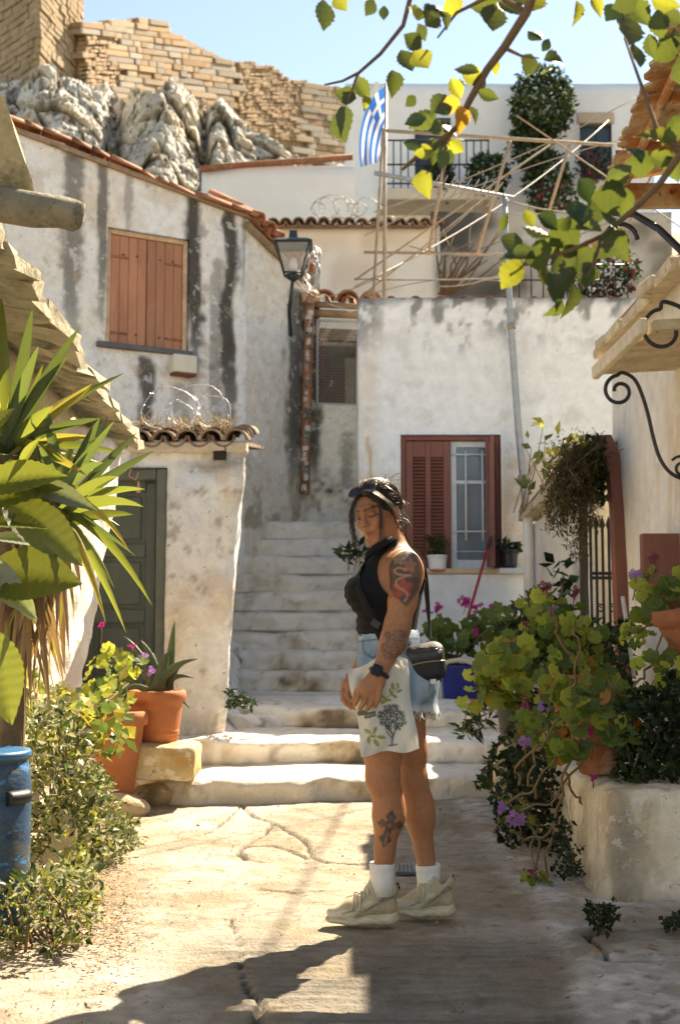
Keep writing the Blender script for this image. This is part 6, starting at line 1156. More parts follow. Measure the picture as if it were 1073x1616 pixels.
def cloud(name, pos, size, parent, cols, seed=1, aspect=0.5, up=0.4, m=None, kind='stuff', droop=0.0):
    """a mass of small folded leaves, one object"""
    rg = np.random.RandomState(seed); pos = np.asarray(pos); N = len(pos); d = rg.normal(size=(N, 3)); d[:, 2] -= droop; d /= np.linalg.norm(d, axis=1)[:, None]; n = rg.normal(size=(N, 3)); n[:, 2] += up; n -= d * (n * d).sum(1)[:, None]; n /= np.linalg.norm(n, axis=1)[:, None] + 1e-9; x = np.cross(d, n)
    s = np.asarray(size) * rg.uniform(0.6, 1.3, N); s = s[:, None]; V = np.stack([pos, pos + d * s * 0.45 + x * s * aspect * 0.5 + n * s * 0.10, pos + d * s, pos + d * s * 0.45 - x * s * aspect * 0.5 + n * s * 0.10], 1).reshape(-1, 3)
    i = np.arange(N)[:, None] * 4; F = np.concatenate([i + np.array([[0, 1, 2, 3]])], 0)
    cc = np.array(cols)[rg.randint(0, len(cols), N)] * rg.uniform(0.65, 1.35, N)[:, None]; o = mesh(name, V, F, m or LEAFM, parent, False, np.repeat(cc, 4, 0)); o['kind'] = kind; return o
def blob(rg, n, c, r, shell=0.5):
    v = rg.normal(size=(n, 3)); v /= np.linalg.norm(v, axis=1)[:, None]; q = rg.uniform(size=n) ** (1 / 3.0) * (1 - shell) + shell * rg.uniform(0.75, 1, n); return np.array(tuple(c)) + v * q[:, None] * np.array(r)
tocam = Vector((0, -1, -0.1))

# ---- tree leaning over the lane from the right, only its outer twigs in view
def tree():
    root = thing('tree', 'tree branch with backlit rounded leaves hanging across the top right', 'tree', (1.35, 1.7, 0)); m = MB()
    m.tube([(1.35, 1.7, -0.05), (1.33, 1.72, 0.8), (1.28, 1.8, 1.6), (1.22, 1.95, 2.3)], [0.09, 0.075, 0.065, 0.05], 10); m.build('trunk', BARK, root, jit=0.01)
    def br(pts, r, nm='branch'):
        m = MB(); k = len(pts); m.tube(pts, [r * (1 - 0.7 * i / (k - 1)) for i in range(k)], 7); m.build(nm, BARK, root)
    T = Vector((1.22, 1.95, 2.3)); q = P
    br([T, Vector((1.0, 2.2, 2.55)), q(860, -60, 2.5), q(830, 20, 2.55), q(795, 75, 2.6), q(768, 110, 2.62), q(740, 160, 2.65), q(722, 200, 2.65), q(690, 225, 2.66), q(655, 250, 2.7), q(634, 268, 2.7)], 0.013)
    br([T, Vector((0.9, 2.35, 2.6)), q(660, -50, 2.8), q(645, 5, 2.8), q(636, 40, 2.8), q(600, 85, 2.8), q(566, 115, 2.8), q(540, 128, 2.8), q(512, 134, 2.8)], 0.008)
    br([T, Vector((1.1, 2.2, 2.3)), q(1120, 170, 2.4), q(1075, 240, 2.42), q(1040, 290, 2.45), q(1000, 330, 2.48), q(950, 372, 2.5), q(900, 395, 2.5), q(850, 410, 2.5), q(812, 420, 2.52)], 0.010)
    br([q(830, 20, 2.55), q(780, -10, 2.6), q(720, 20, 2.65), q(690, 60, 2.66)], 0.007, 'twig'); br([q(795, 75, 2.6), q(822, 88, 2.58), q(850, 92, 2.56)], 0.005, 'twig'); br([q(720, 200, 2.65), q(702, 225, 2.66), q(700, 300, 2.67)], 0.005, 'twig')
    br([q(566, 115, 2.8), q(556, 140, 2.8), q(545, 170, 2.8)], 0.004, 'twig'); br([q(950, 372, 2.5), q(935, 420, 2.5), q(915, 455, 2.5)], 0.005, 'twig'); br([q(1075, 240, 2.42), q(1040, 215, 2.45), q(985, 60, 2.5)], 0.008, 'twig')
    
    def variants(m): return [leaf_data('leaf', m, [w * f * (1 + 0.10 * math.sin(i * 2.7 + ph)) for i, w in enumerate(rib(OV, 16))], fo, cu, wv) for f, fo, cu, wv, ph in ((1.0, 0.15, 0.10, 0.010, 0), (0.85, 0.55, 0.45, 0.02, 1), (1.05, 0.30, -0.25, 0.015, 2), (0.75, 0.75, 0.20, 0.02, 3), (0.95, -0.35, 0.35, 0.02, 4))]
    dd = {'o': variants(L_OL), 'y': variants(L_YE), 'r': variants(L_OR), 'd': variants(L_DK)}
    # centre x, y, length, pointing angle (deg, 0 = right, 90 = down), kind
    Ls = [(512, 24, 46, 80, 'o'), (537, 6, 34, 60, 'y'), (584, 12, 36, 120, 'o'), (545, 150, 40, 200, 'o'), (572, 140, 44, 60, 'y'), (540, 196, 64, 95, 'o'), (578, 160, 26, 90, 'y'), (640, 98, 40, 80, 'o'), (622, 130, 46, 80, 'o'), (664, 96, 40, 60, 'y'), (650, 66, 34, 200, 'o'), (655, 22, 32, 90, 'y'), (606, 20, 24, 100, 'd'), (676, 28, 44, 120, 'o'), (702, 32, 36, 60, 'o'), (690, 12, 40, 20, 'o'), (716, 10, 38, 150, 'y'), (662, 50, 28, 80, 'o'),
          (775, 30, 52, 90, 'o'), (765, 8, 50, 170, 'y'), (800, 18, 44, 40, 'o'), (812, 6, 40, 10, 'y'), (835, 102, 42, 100, 'o'), (845, 52, 34, 240, 'd'), (878, 92, 46, 350, 'o'), (862, 70, 30, 300, 'd'), (782, 106, 26, 100, 'y'), (838, 6, 44, 110, 'y'), (912, 18, 40, 85, 'y'), (942, 8, 30, 60, 'y'),
          (690, 160, 40, 130, 'o'), (720, 140, 36, 60, 'y'), (745, 120, 40, 20, 'y'), (770, 150, 36, 30, 'y'), (760, 128, 40, 340, 'o'), (735, 110, 40, 200, 'o'), (700, 175, 36, 160, 'o'), (668, 185, 46, 150, 'o'), (726, 188, 46, 80, 'r'), (712, 165, 34, 90, 'r'), (690, 200, 34, 230, 'y'), (655, 190, 40, 170, 'd'), (710, 205, 30, 40, 'o'), (745, 180, 34, 50, 'y'),
          (684, 238, 52, 90, 'o'), (702, 250, 44, 120, 'o'), (718, 230, 36, 20, 'y'), (668, 288, 48, 92, 'y'), (668, 240, 34, 170, 'y'), (652, 225, 34, 200, 'd'), (648, 160, 28, 140, 'o'),
          (985, 50, 66, 100, 'o'), (1010, 20, 50, 60, 'o'), (1040, 40, 56, 90, 'o'), (1060, 80, 56, 120, 'y'), (1030, 75, 44, 80, 'y'), (1062, 30, 40, 50, 'y'), (1000, 90, 44, 100, 'o'), (965, 20, 40, 120, 'd'), (1050, 5, 46, 20, 'y'), (985, 5, 40, 160, 'o'), (1070, 110, 46, 90, 'o'), (1066, 60, 36, 70, 'y'),
          (1040, 215, 54, 210, 'y'), (1010, 260, 44, 190, 'o'), (1062, 205, 50, 130, 'o'), (1000, 240, 40, 240, 'd'), (975, 275, 46, 150, 'o'), (1045, 250, 46, 30, 'o'), (1062, 260, 40, 80, 'y'), (960, 310, 50, 160, 'o'), (985, 320, 46, 100, 'o'), (940, 335, 50, 120, 'o'), (925, 360, 46, 200, 'o'), (910, 340, 40, 90, 'd'), (958, 352, 40, 60, 'o'),
          (975, 385, 60, 70, 'o'), (890, 370, 46, 150, 'o'), (868, 385, 44, 100, 'y'), (850, 360, 36, 220, 'y'), (846, 400, 48, 170, 'o'), (820, 400, 46, 190, 'o'), (806, 385, 40, 110, 'y'), (812, 432, 42, 110, 'y'), (835, 345, 30, 60, 'y'), (880, 412, 40, 90, 'o'), (868, 428, 40, 60, 'o'), (900, 430, 44, 110, 'o'), (918, 410, 44, 60, 'o'), (878, 455, 44, 60, 'd'), (903, 470, 50, 80, 'o'), (905, 400, 34, 30, 'y'), (878, 488, 32, 130, 'o'), (930, 440, 36, 100, 'o'), (865, 350, 34, 30, 'd'), (895, 352, 34, 330, 'o'), (925, 300, 40, 60, 'd'), (950, 395, 36, 20, 'o'), (800, 352, 30, 100, 'o')]
    rg = random.Random(5)
    for (x, y, L, a, k) in Ls:
        if k == 'y' and rg.random() < 0.45: k = 'o'
        Y = (2.48 if x > 790 and y > 180 else 2.62 if x > 640 else 2.8) + rg.uniform(-0.06, 0.08); s = Y / FPX; ar = R(a + rg.uniform(-12, 12)); d = Vector((math.cos(ar), rg.uniform(-.25, .25), -math.sin(ar))); c = P(x, y, Y); n = tocam + Vector((rg.uniform(-1.1, 1.1), 0, rg.uniform(-.9, .9)))
        l = L * s * rg.uniform(0.85, 1.1) * (1.2 if x > 780 and y > 180 else 1.0); o = place('leaf', rg.choice(dd[k]), c - d * l * 0.5, d, n, l, l * rg.uniform(0.9, 1.2), root)
    # the rest of the crown above and beside the camera
    g = np.random.RandomState(3); pos = np.concatenate([blob(g, 260, (1.5, 1.7, 2.9), (0.6, 0.5, 0.4)), blob(g, 160, (1.6, 2.0, 3.1), (0.5, 0.4, 0.3))]); cloud('crown', pos, 0.055, root, [(0.06, 0.09, 0.02), (0.12, 0.15, 0.025)], 4, 0.8)
tree()

# ---- yucca at the left edge
def strap_leaf(parent, m, a, b, w, droop=0.08, tw=0.0, n=9, nm='leaf'):
    a, b = Vector(a), Vector(b); d = (b - a); L = d.length; V = []; side0 = d.cross(Vector((0, 1, 0.25))).normalized(); rgx = math.sin(a.x * 91 + b.z * 57)
    for i in range(n + 1):
        t = i / n; p = a.lerp(b, t) + Vector((0, 0, droop * L * 4 * t * (1 - t))); hw = w * 0.5 * min(1, 0.55 + t * 3) * (1 - t ** 2.2) ** 0.8; sd = side0 * math.cos(tw + 0.5 * rgx) + Vector((0, -1, 0.1)) * math.sin(tw + 0.5 * rgx); nn = sd.cross(d).normalized()
        V += [p - sd * hw + nn * hw * 0.45, p, p + sd * hw + nn * hw * 0.45]
    F = [(3 * i + k, 3 * i + k + 1, 3 * i + k + 4, 3 * i + k + 3) for i in range(n) for k in (0, 1)]
    return mesh(nm, V, F, m, parent)
def yucca():
    root = thing('yucca', 'spiky yucca with sword leaves and dry skirt at left edge', 'plant', (-1.28, 4.95, 0)); Y = 4.9; m = MB(); m.tube([(-1.28, 4.95, 0.05), (-1.27, 4.95, 0.8), tuple(P(10, 800, Y)), tuple(P(15, 720, Y))], [0.06, 0.055, 0.05, 0.04], 9); m.tube([(-1.27, 4.95, 0.9), tuple(P(60, 830, Y)), tuple(P(95, 800, Y))], [0.05, 0.04, 0.035], 8); m.build('trunk', BARK, root)
    c1, c2 = (12, 705), (95, 800)
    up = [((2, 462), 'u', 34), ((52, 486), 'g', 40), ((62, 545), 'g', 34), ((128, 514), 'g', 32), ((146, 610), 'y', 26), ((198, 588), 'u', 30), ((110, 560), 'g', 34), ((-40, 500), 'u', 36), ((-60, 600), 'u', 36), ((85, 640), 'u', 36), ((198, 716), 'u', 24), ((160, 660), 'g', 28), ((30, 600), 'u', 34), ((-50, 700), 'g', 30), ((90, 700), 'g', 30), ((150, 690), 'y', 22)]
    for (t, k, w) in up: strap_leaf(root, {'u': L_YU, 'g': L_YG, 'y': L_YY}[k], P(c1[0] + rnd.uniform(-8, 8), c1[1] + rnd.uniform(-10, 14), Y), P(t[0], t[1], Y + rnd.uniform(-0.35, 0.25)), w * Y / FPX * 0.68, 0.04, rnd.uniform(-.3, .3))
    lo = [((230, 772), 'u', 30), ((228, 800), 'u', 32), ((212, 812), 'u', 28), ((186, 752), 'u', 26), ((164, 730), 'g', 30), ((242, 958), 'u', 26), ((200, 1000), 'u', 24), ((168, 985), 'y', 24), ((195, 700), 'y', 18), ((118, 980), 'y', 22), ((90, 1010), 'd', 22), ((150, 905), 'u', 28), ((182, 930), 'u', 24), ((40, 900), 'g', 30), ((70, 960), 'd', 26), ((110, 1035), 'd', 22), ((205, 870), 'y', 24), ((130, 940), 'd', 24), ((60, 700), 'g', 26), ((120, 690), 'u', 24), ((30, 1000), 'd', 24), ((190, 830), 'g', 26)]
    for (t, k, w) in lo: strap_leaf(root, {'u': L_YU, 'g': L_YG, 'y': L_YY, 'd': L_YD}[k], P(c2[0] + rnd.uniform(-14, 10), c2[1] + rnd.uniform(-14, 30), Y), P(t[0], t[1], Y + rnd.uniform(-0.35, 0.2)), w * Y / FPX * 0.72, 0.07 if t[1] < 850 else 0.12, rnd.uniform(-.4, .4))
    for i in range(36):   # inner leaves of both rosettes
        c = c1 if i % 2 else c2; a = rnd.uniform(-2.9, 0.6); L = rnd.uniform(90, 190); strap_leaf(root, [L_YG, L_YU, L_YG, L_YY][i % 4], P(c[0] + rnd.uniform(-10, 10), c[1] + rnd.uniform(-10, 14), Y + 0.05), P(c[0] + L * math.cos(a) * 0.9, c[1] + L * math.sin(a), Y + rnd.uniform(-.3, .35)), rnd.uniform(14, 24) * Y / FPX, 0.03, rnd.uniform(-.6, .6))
    for i in range(90):   # dry skirt
        x = rnd.uniform(-25, 105); a = P(rnd.uniform(0, 110), rnd.uniform(800, 880), Y + rnd.uniform(-.05, .15)); b = P(x + rnd.uniform(-10, 14), rnd.uniform(960, 1150), Y + rnd.uniform(-.1, .15)); strap_leaf(root, L_YD if rnd.random() < 0.75 else L_YY, a, b, rnd.uniform(8, 18) * Y / FPX, 0.02, rnd.uniform(-1, 1), 6, 'dry_leaf')
yucca()
def loquat():
    root = thing('loquat_branch', 'large ribbed loquat leaves poking in at the left edge', 'plant', (-1.25, 3.7, 0)); LP = [0.02, 0.09, 0.16, 0.20, 0.22, 0.225, 0.21, 0.18, 0.13, 0.07, 0.005]; dta = leaf_data('leaf', L_LO, rib(LP), 0.30, 0.10, 0.0045, 0, 6); dtb = leaf_data('leaf', leafmat('grey_leaf_back', (0.16, 0.19, 0.15), (0.3, 0.34, 0.1), 0.3), rib(LP), 0.3, 0.2, 0.0045, 0, 6); Y = 3.75
    m = MB(); m.tube([(-1.25, 3.7, 0.0), (-1.22, 3.72, 0.8), tuple(P(-90, 900, Y)), tuple(P(-60, 800, Y))], [0.03, 0.025, 0.018, 0.01], 7); m.build('stem', BARK, root)
    for (a, b, w, dt, nz) in (((-40, 770), (98, 742), 0.95, dta, 0.6), ((-45, 805), (92, 760), 0.9, dta, 0.9), ((2, 785), (132, 884), 1.05, dta, 0.8), ((-30, 905), (122, 912), 1.25, dta, 0.5), ((-25, 985), (18, 1140), 1.1, dta, 0.5), ((40, 760), (142, 792), 0.6, dtb, 0.3), ((10, 905), (60, 985), 0.7, dtb, 0.3), ((-20, 850), (80, 850), 0.7, dtb, 1.2), ((-30, 830), (70, 822), 0.8, dta, 1.4), ((-40, 700), (22, 640), 0.7, dta, 0.4), ((-50, 870), (50, 960), 0.7, dtb, 0.4), ((30, 740), (60, 690), 0.6, dta, 0.5)):
        A_, B_ = P(*a, Y), P(*b, Y - 0.05 + rnd.uniform(-.1, .1)); d = B_ - A_; L = d.length; place('leaf', dt, A_, d, Vector((0.1, -1.0, nz)), L, L * w, root)
loquat()

# ---- geraniums and other pot plants
G_M = [round_leaf('leaf', m) for m in (L_GE, L_GL, L_GO, L_DK)]
PET = {k: mat(k + '_petal', c, 0.6, 0.15, 30, trans=0.4, tcol=c) for k, c in (('magenta', (0.45, 0.02, 0.22)), ('lilac', (0.42, 0.20, 0.55)), ('crimson', (0.22, 0.045, 0.07)))}
def flower(parent, p, r, k, n=9, seed=0):
    rg = random.Random(seed); m = MB()
    for i in range(n):
        c = Vector(p) + Vector((rg.gauss(0, r * .45), rg.gauss(0, r * .45), rg.gauss(0, r * .35))); ax = Vector((rg.gauss(0, .5), -1, rg.gauss(.3, .5))).normalized(); x = ax.orthogonal().normalized(); y = ax.cross(x); q = r * 0.5
        for j in range(5): a = j * 1.2566; d = x * math.cos(a) + y * math.sin(a); e = ax.cross(d); m.add([c, c + d * q * .6 + e * q * .35 + ax * q * .1, c + d * q, c + d * q * .6 - e * q * .35 + ax * q * .1], [(0, 1, 2, 3)])
    return props(m.build('flower', PET[k], parent), kind='stuff')
def geranium(label, base, leaves, stems, size, mix=(0.7, 0.25, 0.05, 0.0), flowers=(), seed=1, cat='plant', group=None):
    """leaves: list of (px, py, Y, spread px, count)"""
    rg = random.Random(seed); root = thing('geranium', label, cat, base, group); b = Vector(base)
    for (x, y, Y, sp, n) in leaves:
        c = P(x, y, Y); s = Y / FPX
        m = MB(); mid = b.lerp(c, 0.5) + Vector((rg.uniform(-.05, .05), rg.uniform(-.05, .05), 0.03)); m.tube([b + Vector((rg.uniform(-.04, .04), 0, 0)), mid, c], [0.008, 0.006, 0.004], 5); m.build('stem', STEM, root)
        for i in range(int(n * (1.7 if x > 600 else 1.1))):
            p = c + Vector((rg.gauss(0, sp * s * 0.55), rg.gauss(0, sp * s * 0.5), rg.gauss(0, sp * s * 0.45))); L = size * rg.uniform(0.65, 1.25); u = rg.random(); k = 0
            while k < 3 and u > mix[k]: u -= mix[k]; k += 1
            n_ = Vector((rg.gauss(0, .5) + (p - c).x * 2, -0.75 + rg.gauss(0, .4), 0.65 + rg.gauss(0, .4))); d = Vector((rg.gauss(0, .6) + (p - c).x * 3, rg.gauss(0, .4) - .2, rg.gauss(-.1, .6))); place('leaf', G_M[k], p, d, n_, L, L * 1.05, root)
    for i, (x, y, Y, r, k) in enumerate(flowers):
        p = P(x, y, Y); flower(root, p, r, k, 9, i); m = MB(); q = p + Vector((rg.uniform(-.03, .03), 0.02, -0.12)); m.tube([p, q.lerp(p, .5) + Vector((.008, 0, 0)), q], 0.0035, 5); m.build('flower_stalk', STEM, root)
    return root
geranium('trailing geranium spilling from the wide terracotta pot by the door', P(172, 1130, 7.6), [(150, 1085, 7.5, 20, 9), (185, 1070, 7.4, 18, 10), (205, 1040, 7.5, 16, 9), (165, 1045, 7.7, 16, 8), (140, 1110, 7.4, 14, 6), (190, 1100, 7.3, 14, 6), (155, 1160, 7.2, 10, 4)], 0, 0.085, (0.56, 0.43, 0.01), [(228, 1036, 7.6, 0.03, 'lilac'), (236, 1060, 7.6, 0.03, 'lilac'), (210, 1018, 7.6, 0.02, 'magenta'), (160, 985, 7.8, 0.025, 'magenta')], 3)
def aloe():
    root = thing('aloe', 'thick leaved aloe in the upright terracotta pot', 'plant', P(247, 1092, 8.0)); c = (250, 1092)
    for (t, w) in (((276, 980), 16), ((196, 1004), 15), ((312, 1040), 15), ((300, 1118), 11), ((222, 1010), 14), ((268, 1028), 22), ((306, 1070), 12), ((240, 1030), 16), ((205, 1060), 13), ((290, 1050), 14), ((228, 1080), 14), ((262, 1060), 18), ((180, 1100), 10)):
        a, b = P(c[0] + rnd.uniform(-16, 16), c[1], 8.0 + rnd.uniform(-.05, .05)), P(t[0], t[1], 8.0 + rnd.uniform(-.15, .08)); m = MB(); k = 7; m.tube([a.lerp(b, i / k) + Vector((0, 0, 0.05 * math.sin(math.pi * i / k))) for i in range(k + 1)], [w * 8.0 / FPX * 0.5 * (1 - (i / k) ** 1.6) + 0.002 for i in range(k + 1)], 8, flat=((0, 1, 0), 0.5)); m.build('leaf', L_AL, root)
aloe()
# big geranium bed on the right
geranium('pale green geranium leaning over the landing beside the blue tub', P(815, 1105, 7.6), [(785, 1045, 7.0, 26, 16), (775, 1075, 6.9, 22, 14), (805, 1090, 6.9, 22, 12), (765, 1110, 7.0, 16, 7), (825, 1050, 7.1, 24, 12), (845, 1010, 7.3, 24, 10), (800, 1015, 7.2, 16, 7)], 0, 0.085, (0.25, 0.7, 0.05), [(828, 1118, 6.8, 0.03, 'magenta')], 5)
geranium('tall geranium bush with pink seed heads in the middle of the right bed', P(900, 1130, 6.9), [(870, 960, 7.2, 26, 12), (890, 990, 7.1, 28, 14), (920, 1010, 7.0, 28, 12), (860, 1000, 7.2, 28, 12), (900, 1045, 6.9, 30, 14), (940, 1060, 6.8, 28, 12), (880, 1085, 6.7, 28, 14), (845, 960, 7.4, 20, 8), (930, 1100, 6.5, 26, 10), (850, 1135, 6.6, 24, 10)], 0, 0.080, (0.62, 0.32, 0.06), [(860, 925, 7.2, 0.04, 'crimson'), (905, 935, 7.2, 0.035, 'crimson'), (873, 958, 7.1, 0.02, 'lilac'), (910, 1088, 6.7, 0.022, 'magenta'), (855, 1115, 6.5, 0.03, 'lilac'), (830, 1105, 6.5, 0.022, 'crimson'), (828, 985, 7.2, 0.025, 'crimson')], 7)
geranium('geranium trailing over the corner of the limewashed planter', P(930, 1140, 5.9), [(870, 1150, 6.0, 26, 10), (900, 1165, 5.9, 22, 9), (860, 1180, 6.0, 20, 8), (940, 1130, 5.8, 24, 9), (985, 1110, 5.8, 26, 10), (840, 1160, 6.2, 18, 7), (1000, 1150, 5.7, 20, 6), (920, 1120, 5.55, 26, 12), (960, 1150, 5.5, 24, 9), (905, 1185, 5.55, 16, 7)], 0, 0.070, (0.78, 0.08, 0.14), [(828, 1170, 6.0, 0.03, 'lilac'), (930, 1155, 5.7, 0.02, 'magenta'), (985, 1165, 5.6, 0.02, 'magenta'), (935, 1226, 5.6, 0.02, 'magenta')], 9)
geranium('geranium in the wall pot at the right edge with purple bloom', P(1075, 960, 5.6), [(1040, 935, 5.6, 22, 10), (1060, 925, 5.6, 20, 8), (1020, 960, 5.7, 18, 7), (1000, 1000, 5.8, 22, 7), (1030, 1040, 5.6, 20, 7), (1060, 1050, 5.5, 20, 6), (1015, 910, 5.9, 14, 5)], 0, 0.065, (0.55, 0.40, 0.05), [(1002, 905, 5.7, 0.028, 'lilac'), (1028, 882, 5.8, 0.03, 'crimson'), (1014, 930, 5.7, 0.02, 'crimson'), (1000, 960, 5.8, 0.02, 'crimson')], 11)
geranium('small geranium with magenta heads under the red shuttered window', P(700, 1060, 11.6), [(690, 1000, 11.4, 22, 14), (715, 1020, 11.4, 22, 12), (745, 985, 11.5, 22, 12), (735, 1010, 11.3, 24, 12), (765, 1000, 11.3, 22, 10), (680, 1035, 11.4, 18, 8), (790, 975, 11.0, 22, 8)], 0, 0.11, (0.85, 0.1, 0.0, 0.05), [(733, 948, 11.4, 0.06, 'magenta'), (688, 960, 11.4, 0.05, 'magenta'), (750, 955, 11.4, 0.05, 'magenta'), (777, 957, 11.3, 0.06, 'magenta'), (752, 998, 11.2, 0.05, 'magenta'), (675, 965, 11.4, 0.04, 'magenta')], 13)
geranium('creeping geranium with lilac blooms at the foot of the planter', P(840, 1300, 6.2), [(815, 1290, 6.2, 22, 7), (842, 1388, 5.6, 12, 6), (850, 1400, 5.5, 10, 4), (800, 1280, 6.3, 14, 4)], 0, 0.05, (0.7, 0.12, 0.1, 0.08), [(815, 1292, 6.0, 0.045, 'lilac'), (788, 1276, 6.1, 0.03, 'lilac'), (838, 1372, 5.5, 0.02, 'crimson')], 15)
def shoots():
    # bare stems looping over the planter
    root = thing('bare_stems', 'twisting bare geranium stems hanging over the planter corner', 'plant', P(900, 1180, 5.9)); 
    for pl in ([(905, 1100), (870, 1160), (815, 1210), (818, 1240)], [(930, 1150), (890, 1230), (878, 1290), (865, 1330), (858, 1390)], [(880, 1180), (850, 1240), (800, 1268)], [(930, 1170), (880, 1262), (820, 1280)], [(960, 1080), (985, 1110), (990, 1160)], [(1080, 1030), (1020, 1060), (1000, 1085)], [(900, 1040), (880, 1000), (868, 960)], [(900, 1090), (915, 1040), (905, 990)], [(870, 1310), (830, 1330), (805, 1310)], [(890, 1220), (905, 1250), (920, 1270)], [(860, 1160), (845, 1190), (835, 1230), (845, 1260)]):
        m = MB(); pts = [P(x, y, 5.75 + 0.1 * math.sin(i * 2 + x)) for i, (x, y) in enumerate(pl)]; f = []
        for i in range(len(pts) - 1):
            for k in range(5): f.append(pts[i].lerp(pts[i + 1], k / 5) + Vector((0.012 * math.sin(i * 5 + k * 1.3), 0, 0.012 * math.cos(k * 1.7 + i))))
        m.tube(f + [pts[-1]], 0.006, 6); m.build('stem', STEM, root)
shoots()
# ---- leafy masses
def masses():
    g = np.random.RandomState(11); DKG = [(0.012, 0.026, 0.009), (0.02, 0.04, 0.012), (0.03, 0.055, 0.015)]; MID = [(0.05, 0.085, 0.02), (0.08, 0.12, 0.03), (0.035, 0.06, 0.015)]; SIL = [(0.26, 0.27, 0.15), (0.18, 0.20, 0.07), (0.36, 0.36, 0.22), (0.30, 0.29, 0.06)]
    def px(n, x0, x1, y0, y1, Y0, Y1, fn=None, gap=None):
        out = []
        while len(out) < n:
            q = np.stack([g.uniform(x0, x1, 4000), g.uniform(y0, y1, 4000), g.uniform(Y0, Y1, 4000)], 1)
            if gap is not None: q = q[fbm(q * np.array([1, 1, 40]), gap, 2, 3) > -0.04 + 0.25 * (g.uniform(size=4000) - .5)]
            out += [tuple(P(x, y, Y)) for x, y, Y in q if fn is None or fn(x, y)]
        return np.array(out[:n])
    def plant(name, label, base, parts, stems=6, cat='plant', group=None, spread=0.1):
        root = thing(name, label, cat, base, group); rg = random.Random(int(abs(base[0]) * 1000)); m = MB(); allp = np.concatenate([p for p, *_ in parts])
        for i in range(stems): q = Vector(allp[rg.randrange(len(allp))]); b = Vector(base) + Vector((rg.uniform(-spread, spread), rg.uniform(-spread, spread), 0)); m = MB(); m.tube([b, b.lerp(q, .5) + Vector((rg.uniform(-.03, .03), 0, .02)), q], [0.006, 0.005, 0.003], 5); m.build('stem', STEM, root)
        for i, (p, s, c, a, u) in enumerate(parts): cloud('foliage', p, s, root, c, 20 + i, a, u)
        return root
    ivy = lambda x, y: y > 1075 + (1073 - x) * 0.55 - 20 and y < 1245 + (x - 980) * 0.75
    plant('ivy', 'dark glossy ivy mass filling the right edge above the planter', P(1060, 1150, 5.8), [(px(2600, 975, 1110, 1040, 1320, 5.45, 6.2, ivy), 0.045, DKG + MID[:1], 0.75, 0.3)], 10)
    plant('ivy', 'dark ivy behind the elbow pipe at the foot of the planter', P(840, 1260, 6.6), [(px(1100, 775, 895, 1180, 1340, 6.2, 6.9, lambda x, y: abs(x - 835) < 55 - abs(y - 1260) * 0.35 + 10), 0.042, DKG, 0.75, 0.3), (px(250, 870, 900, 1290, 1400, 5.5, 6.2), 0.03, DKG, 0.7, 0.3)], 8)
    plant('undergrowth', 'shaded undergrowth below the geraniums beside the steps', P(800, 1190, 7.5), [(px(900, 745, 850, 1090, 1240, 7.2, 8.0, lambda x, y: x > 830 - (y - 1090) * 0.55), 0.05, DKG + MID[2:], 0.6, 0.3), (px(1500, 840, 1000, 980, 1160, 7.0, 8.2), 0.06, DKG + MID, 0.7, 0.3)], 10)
    plant('olive_shoot', 'drooping long leaved shoot hanging over the steps at right', P(770, 1110, 8.0), [(px(90, 722, 800, 1085, 1165, 7.6, 8.2, lambda x, y: abs(y - 1165 + (x - 722) * 0.9) < 16), 0.10, DKG + MID, 0.28, 0.1)], 4)
    plant('leafy_plant', 'broad dark leaved plant in front of the low cream wall', P(800, 1050, 10.0), [(px(420, 760, 850, 900, 1060, 9.6, 10.6, lambda x, y: y > 1040 - (x - 760) * 1.3), 0.13, DKG + MID, 0.42, 0.4)], 8)
    plant('climbing_sprig', 'dark climbing sprig against the low cream wall', P(885, 960, 9.8), [(px(26, 872, 900, 880, 960, 9.7, 9.9), 0.12, DKG, 0.6, 0.3)], 3)
    # feathery dried hanging plant over the gate
    rg = random.Random(77); hp = []; st_ = []
    for k in range(95):
        a = P(rg.uniform(900, 952), rg.uniform(690, 740), rg.uniform(8.5, 9.0)); ln = rg.random(); ex, ey = rg.uniform(862, 952), rg.uniform(740, 890)
        if ex < 900: ey = rg.uniform(770, 850)
        b = P(ex - rg.uniform(0, 14), ey, rg.uniform(8.2, 8.8)); mid = a.lerp(b, 0.45) + Vector((-rg.uniform(0, .10), 0, rg.uniform(0, .12))); st_.append((a, mid, b))
        for q in range(95):
            t_ = rg.random() ** 0.8; p_ = a.lerp(mid, t_ * 2) if t_ < .5 else mid.lerp(b, t_ * 2 - 1); w_ = 0.05 * (1.1 - t_); hp.append(tuple(p_ + Vector((rg.gauss(0, w_), rg.gauss(0, w_), rg.gauss(0, w_ * .8)))))
    root = thing('hanging_plant', 'feathery browning plant hanging over the iron gate', 'plant', P(950, 700, 8.9))
    for k in range(0, 95, 3): m = MB(); m.tube(st_[k], [0.006, 0.004, 0.002], 4); m.build('stem', STEM, root)
    cloud('foliage', np.array(hp), 0.040, root, [(0.13, 0.085, 0.025), (0.08, 0.06, 0.02), (0.05, 0.055, 0.015), (0.19, 0.12, 0.035), (0.04, 0.05, 0.016)], 51, 0.22, 0.2, droop=0.6); cloud('foliage', px(600, 925, 955, 690, 790, 8.6, 9.0), 0.06, root, DKG, 52, 0.6, 0.2)
    plant('rose_twigs', 'thin twiggy rose with a few yellow leaves by the mast', P(850, 810, 11.7), [(px(44, 845, 930, 665, 745, 11.0, 11.8), 0.13, [(0.32, 0.34, 0.04), (0.12, 0.16, 0.03), (0.45, 0.38, 0.04)], 0.6, 0.4), (px(22, 825, 860, 690, 800, 11.5, 11.9), 0.11, [(0.2, 0.24, 0.04), (0.1, 0.14, 0.03)], 0.6, 0.4)], 16, spread=0.25)
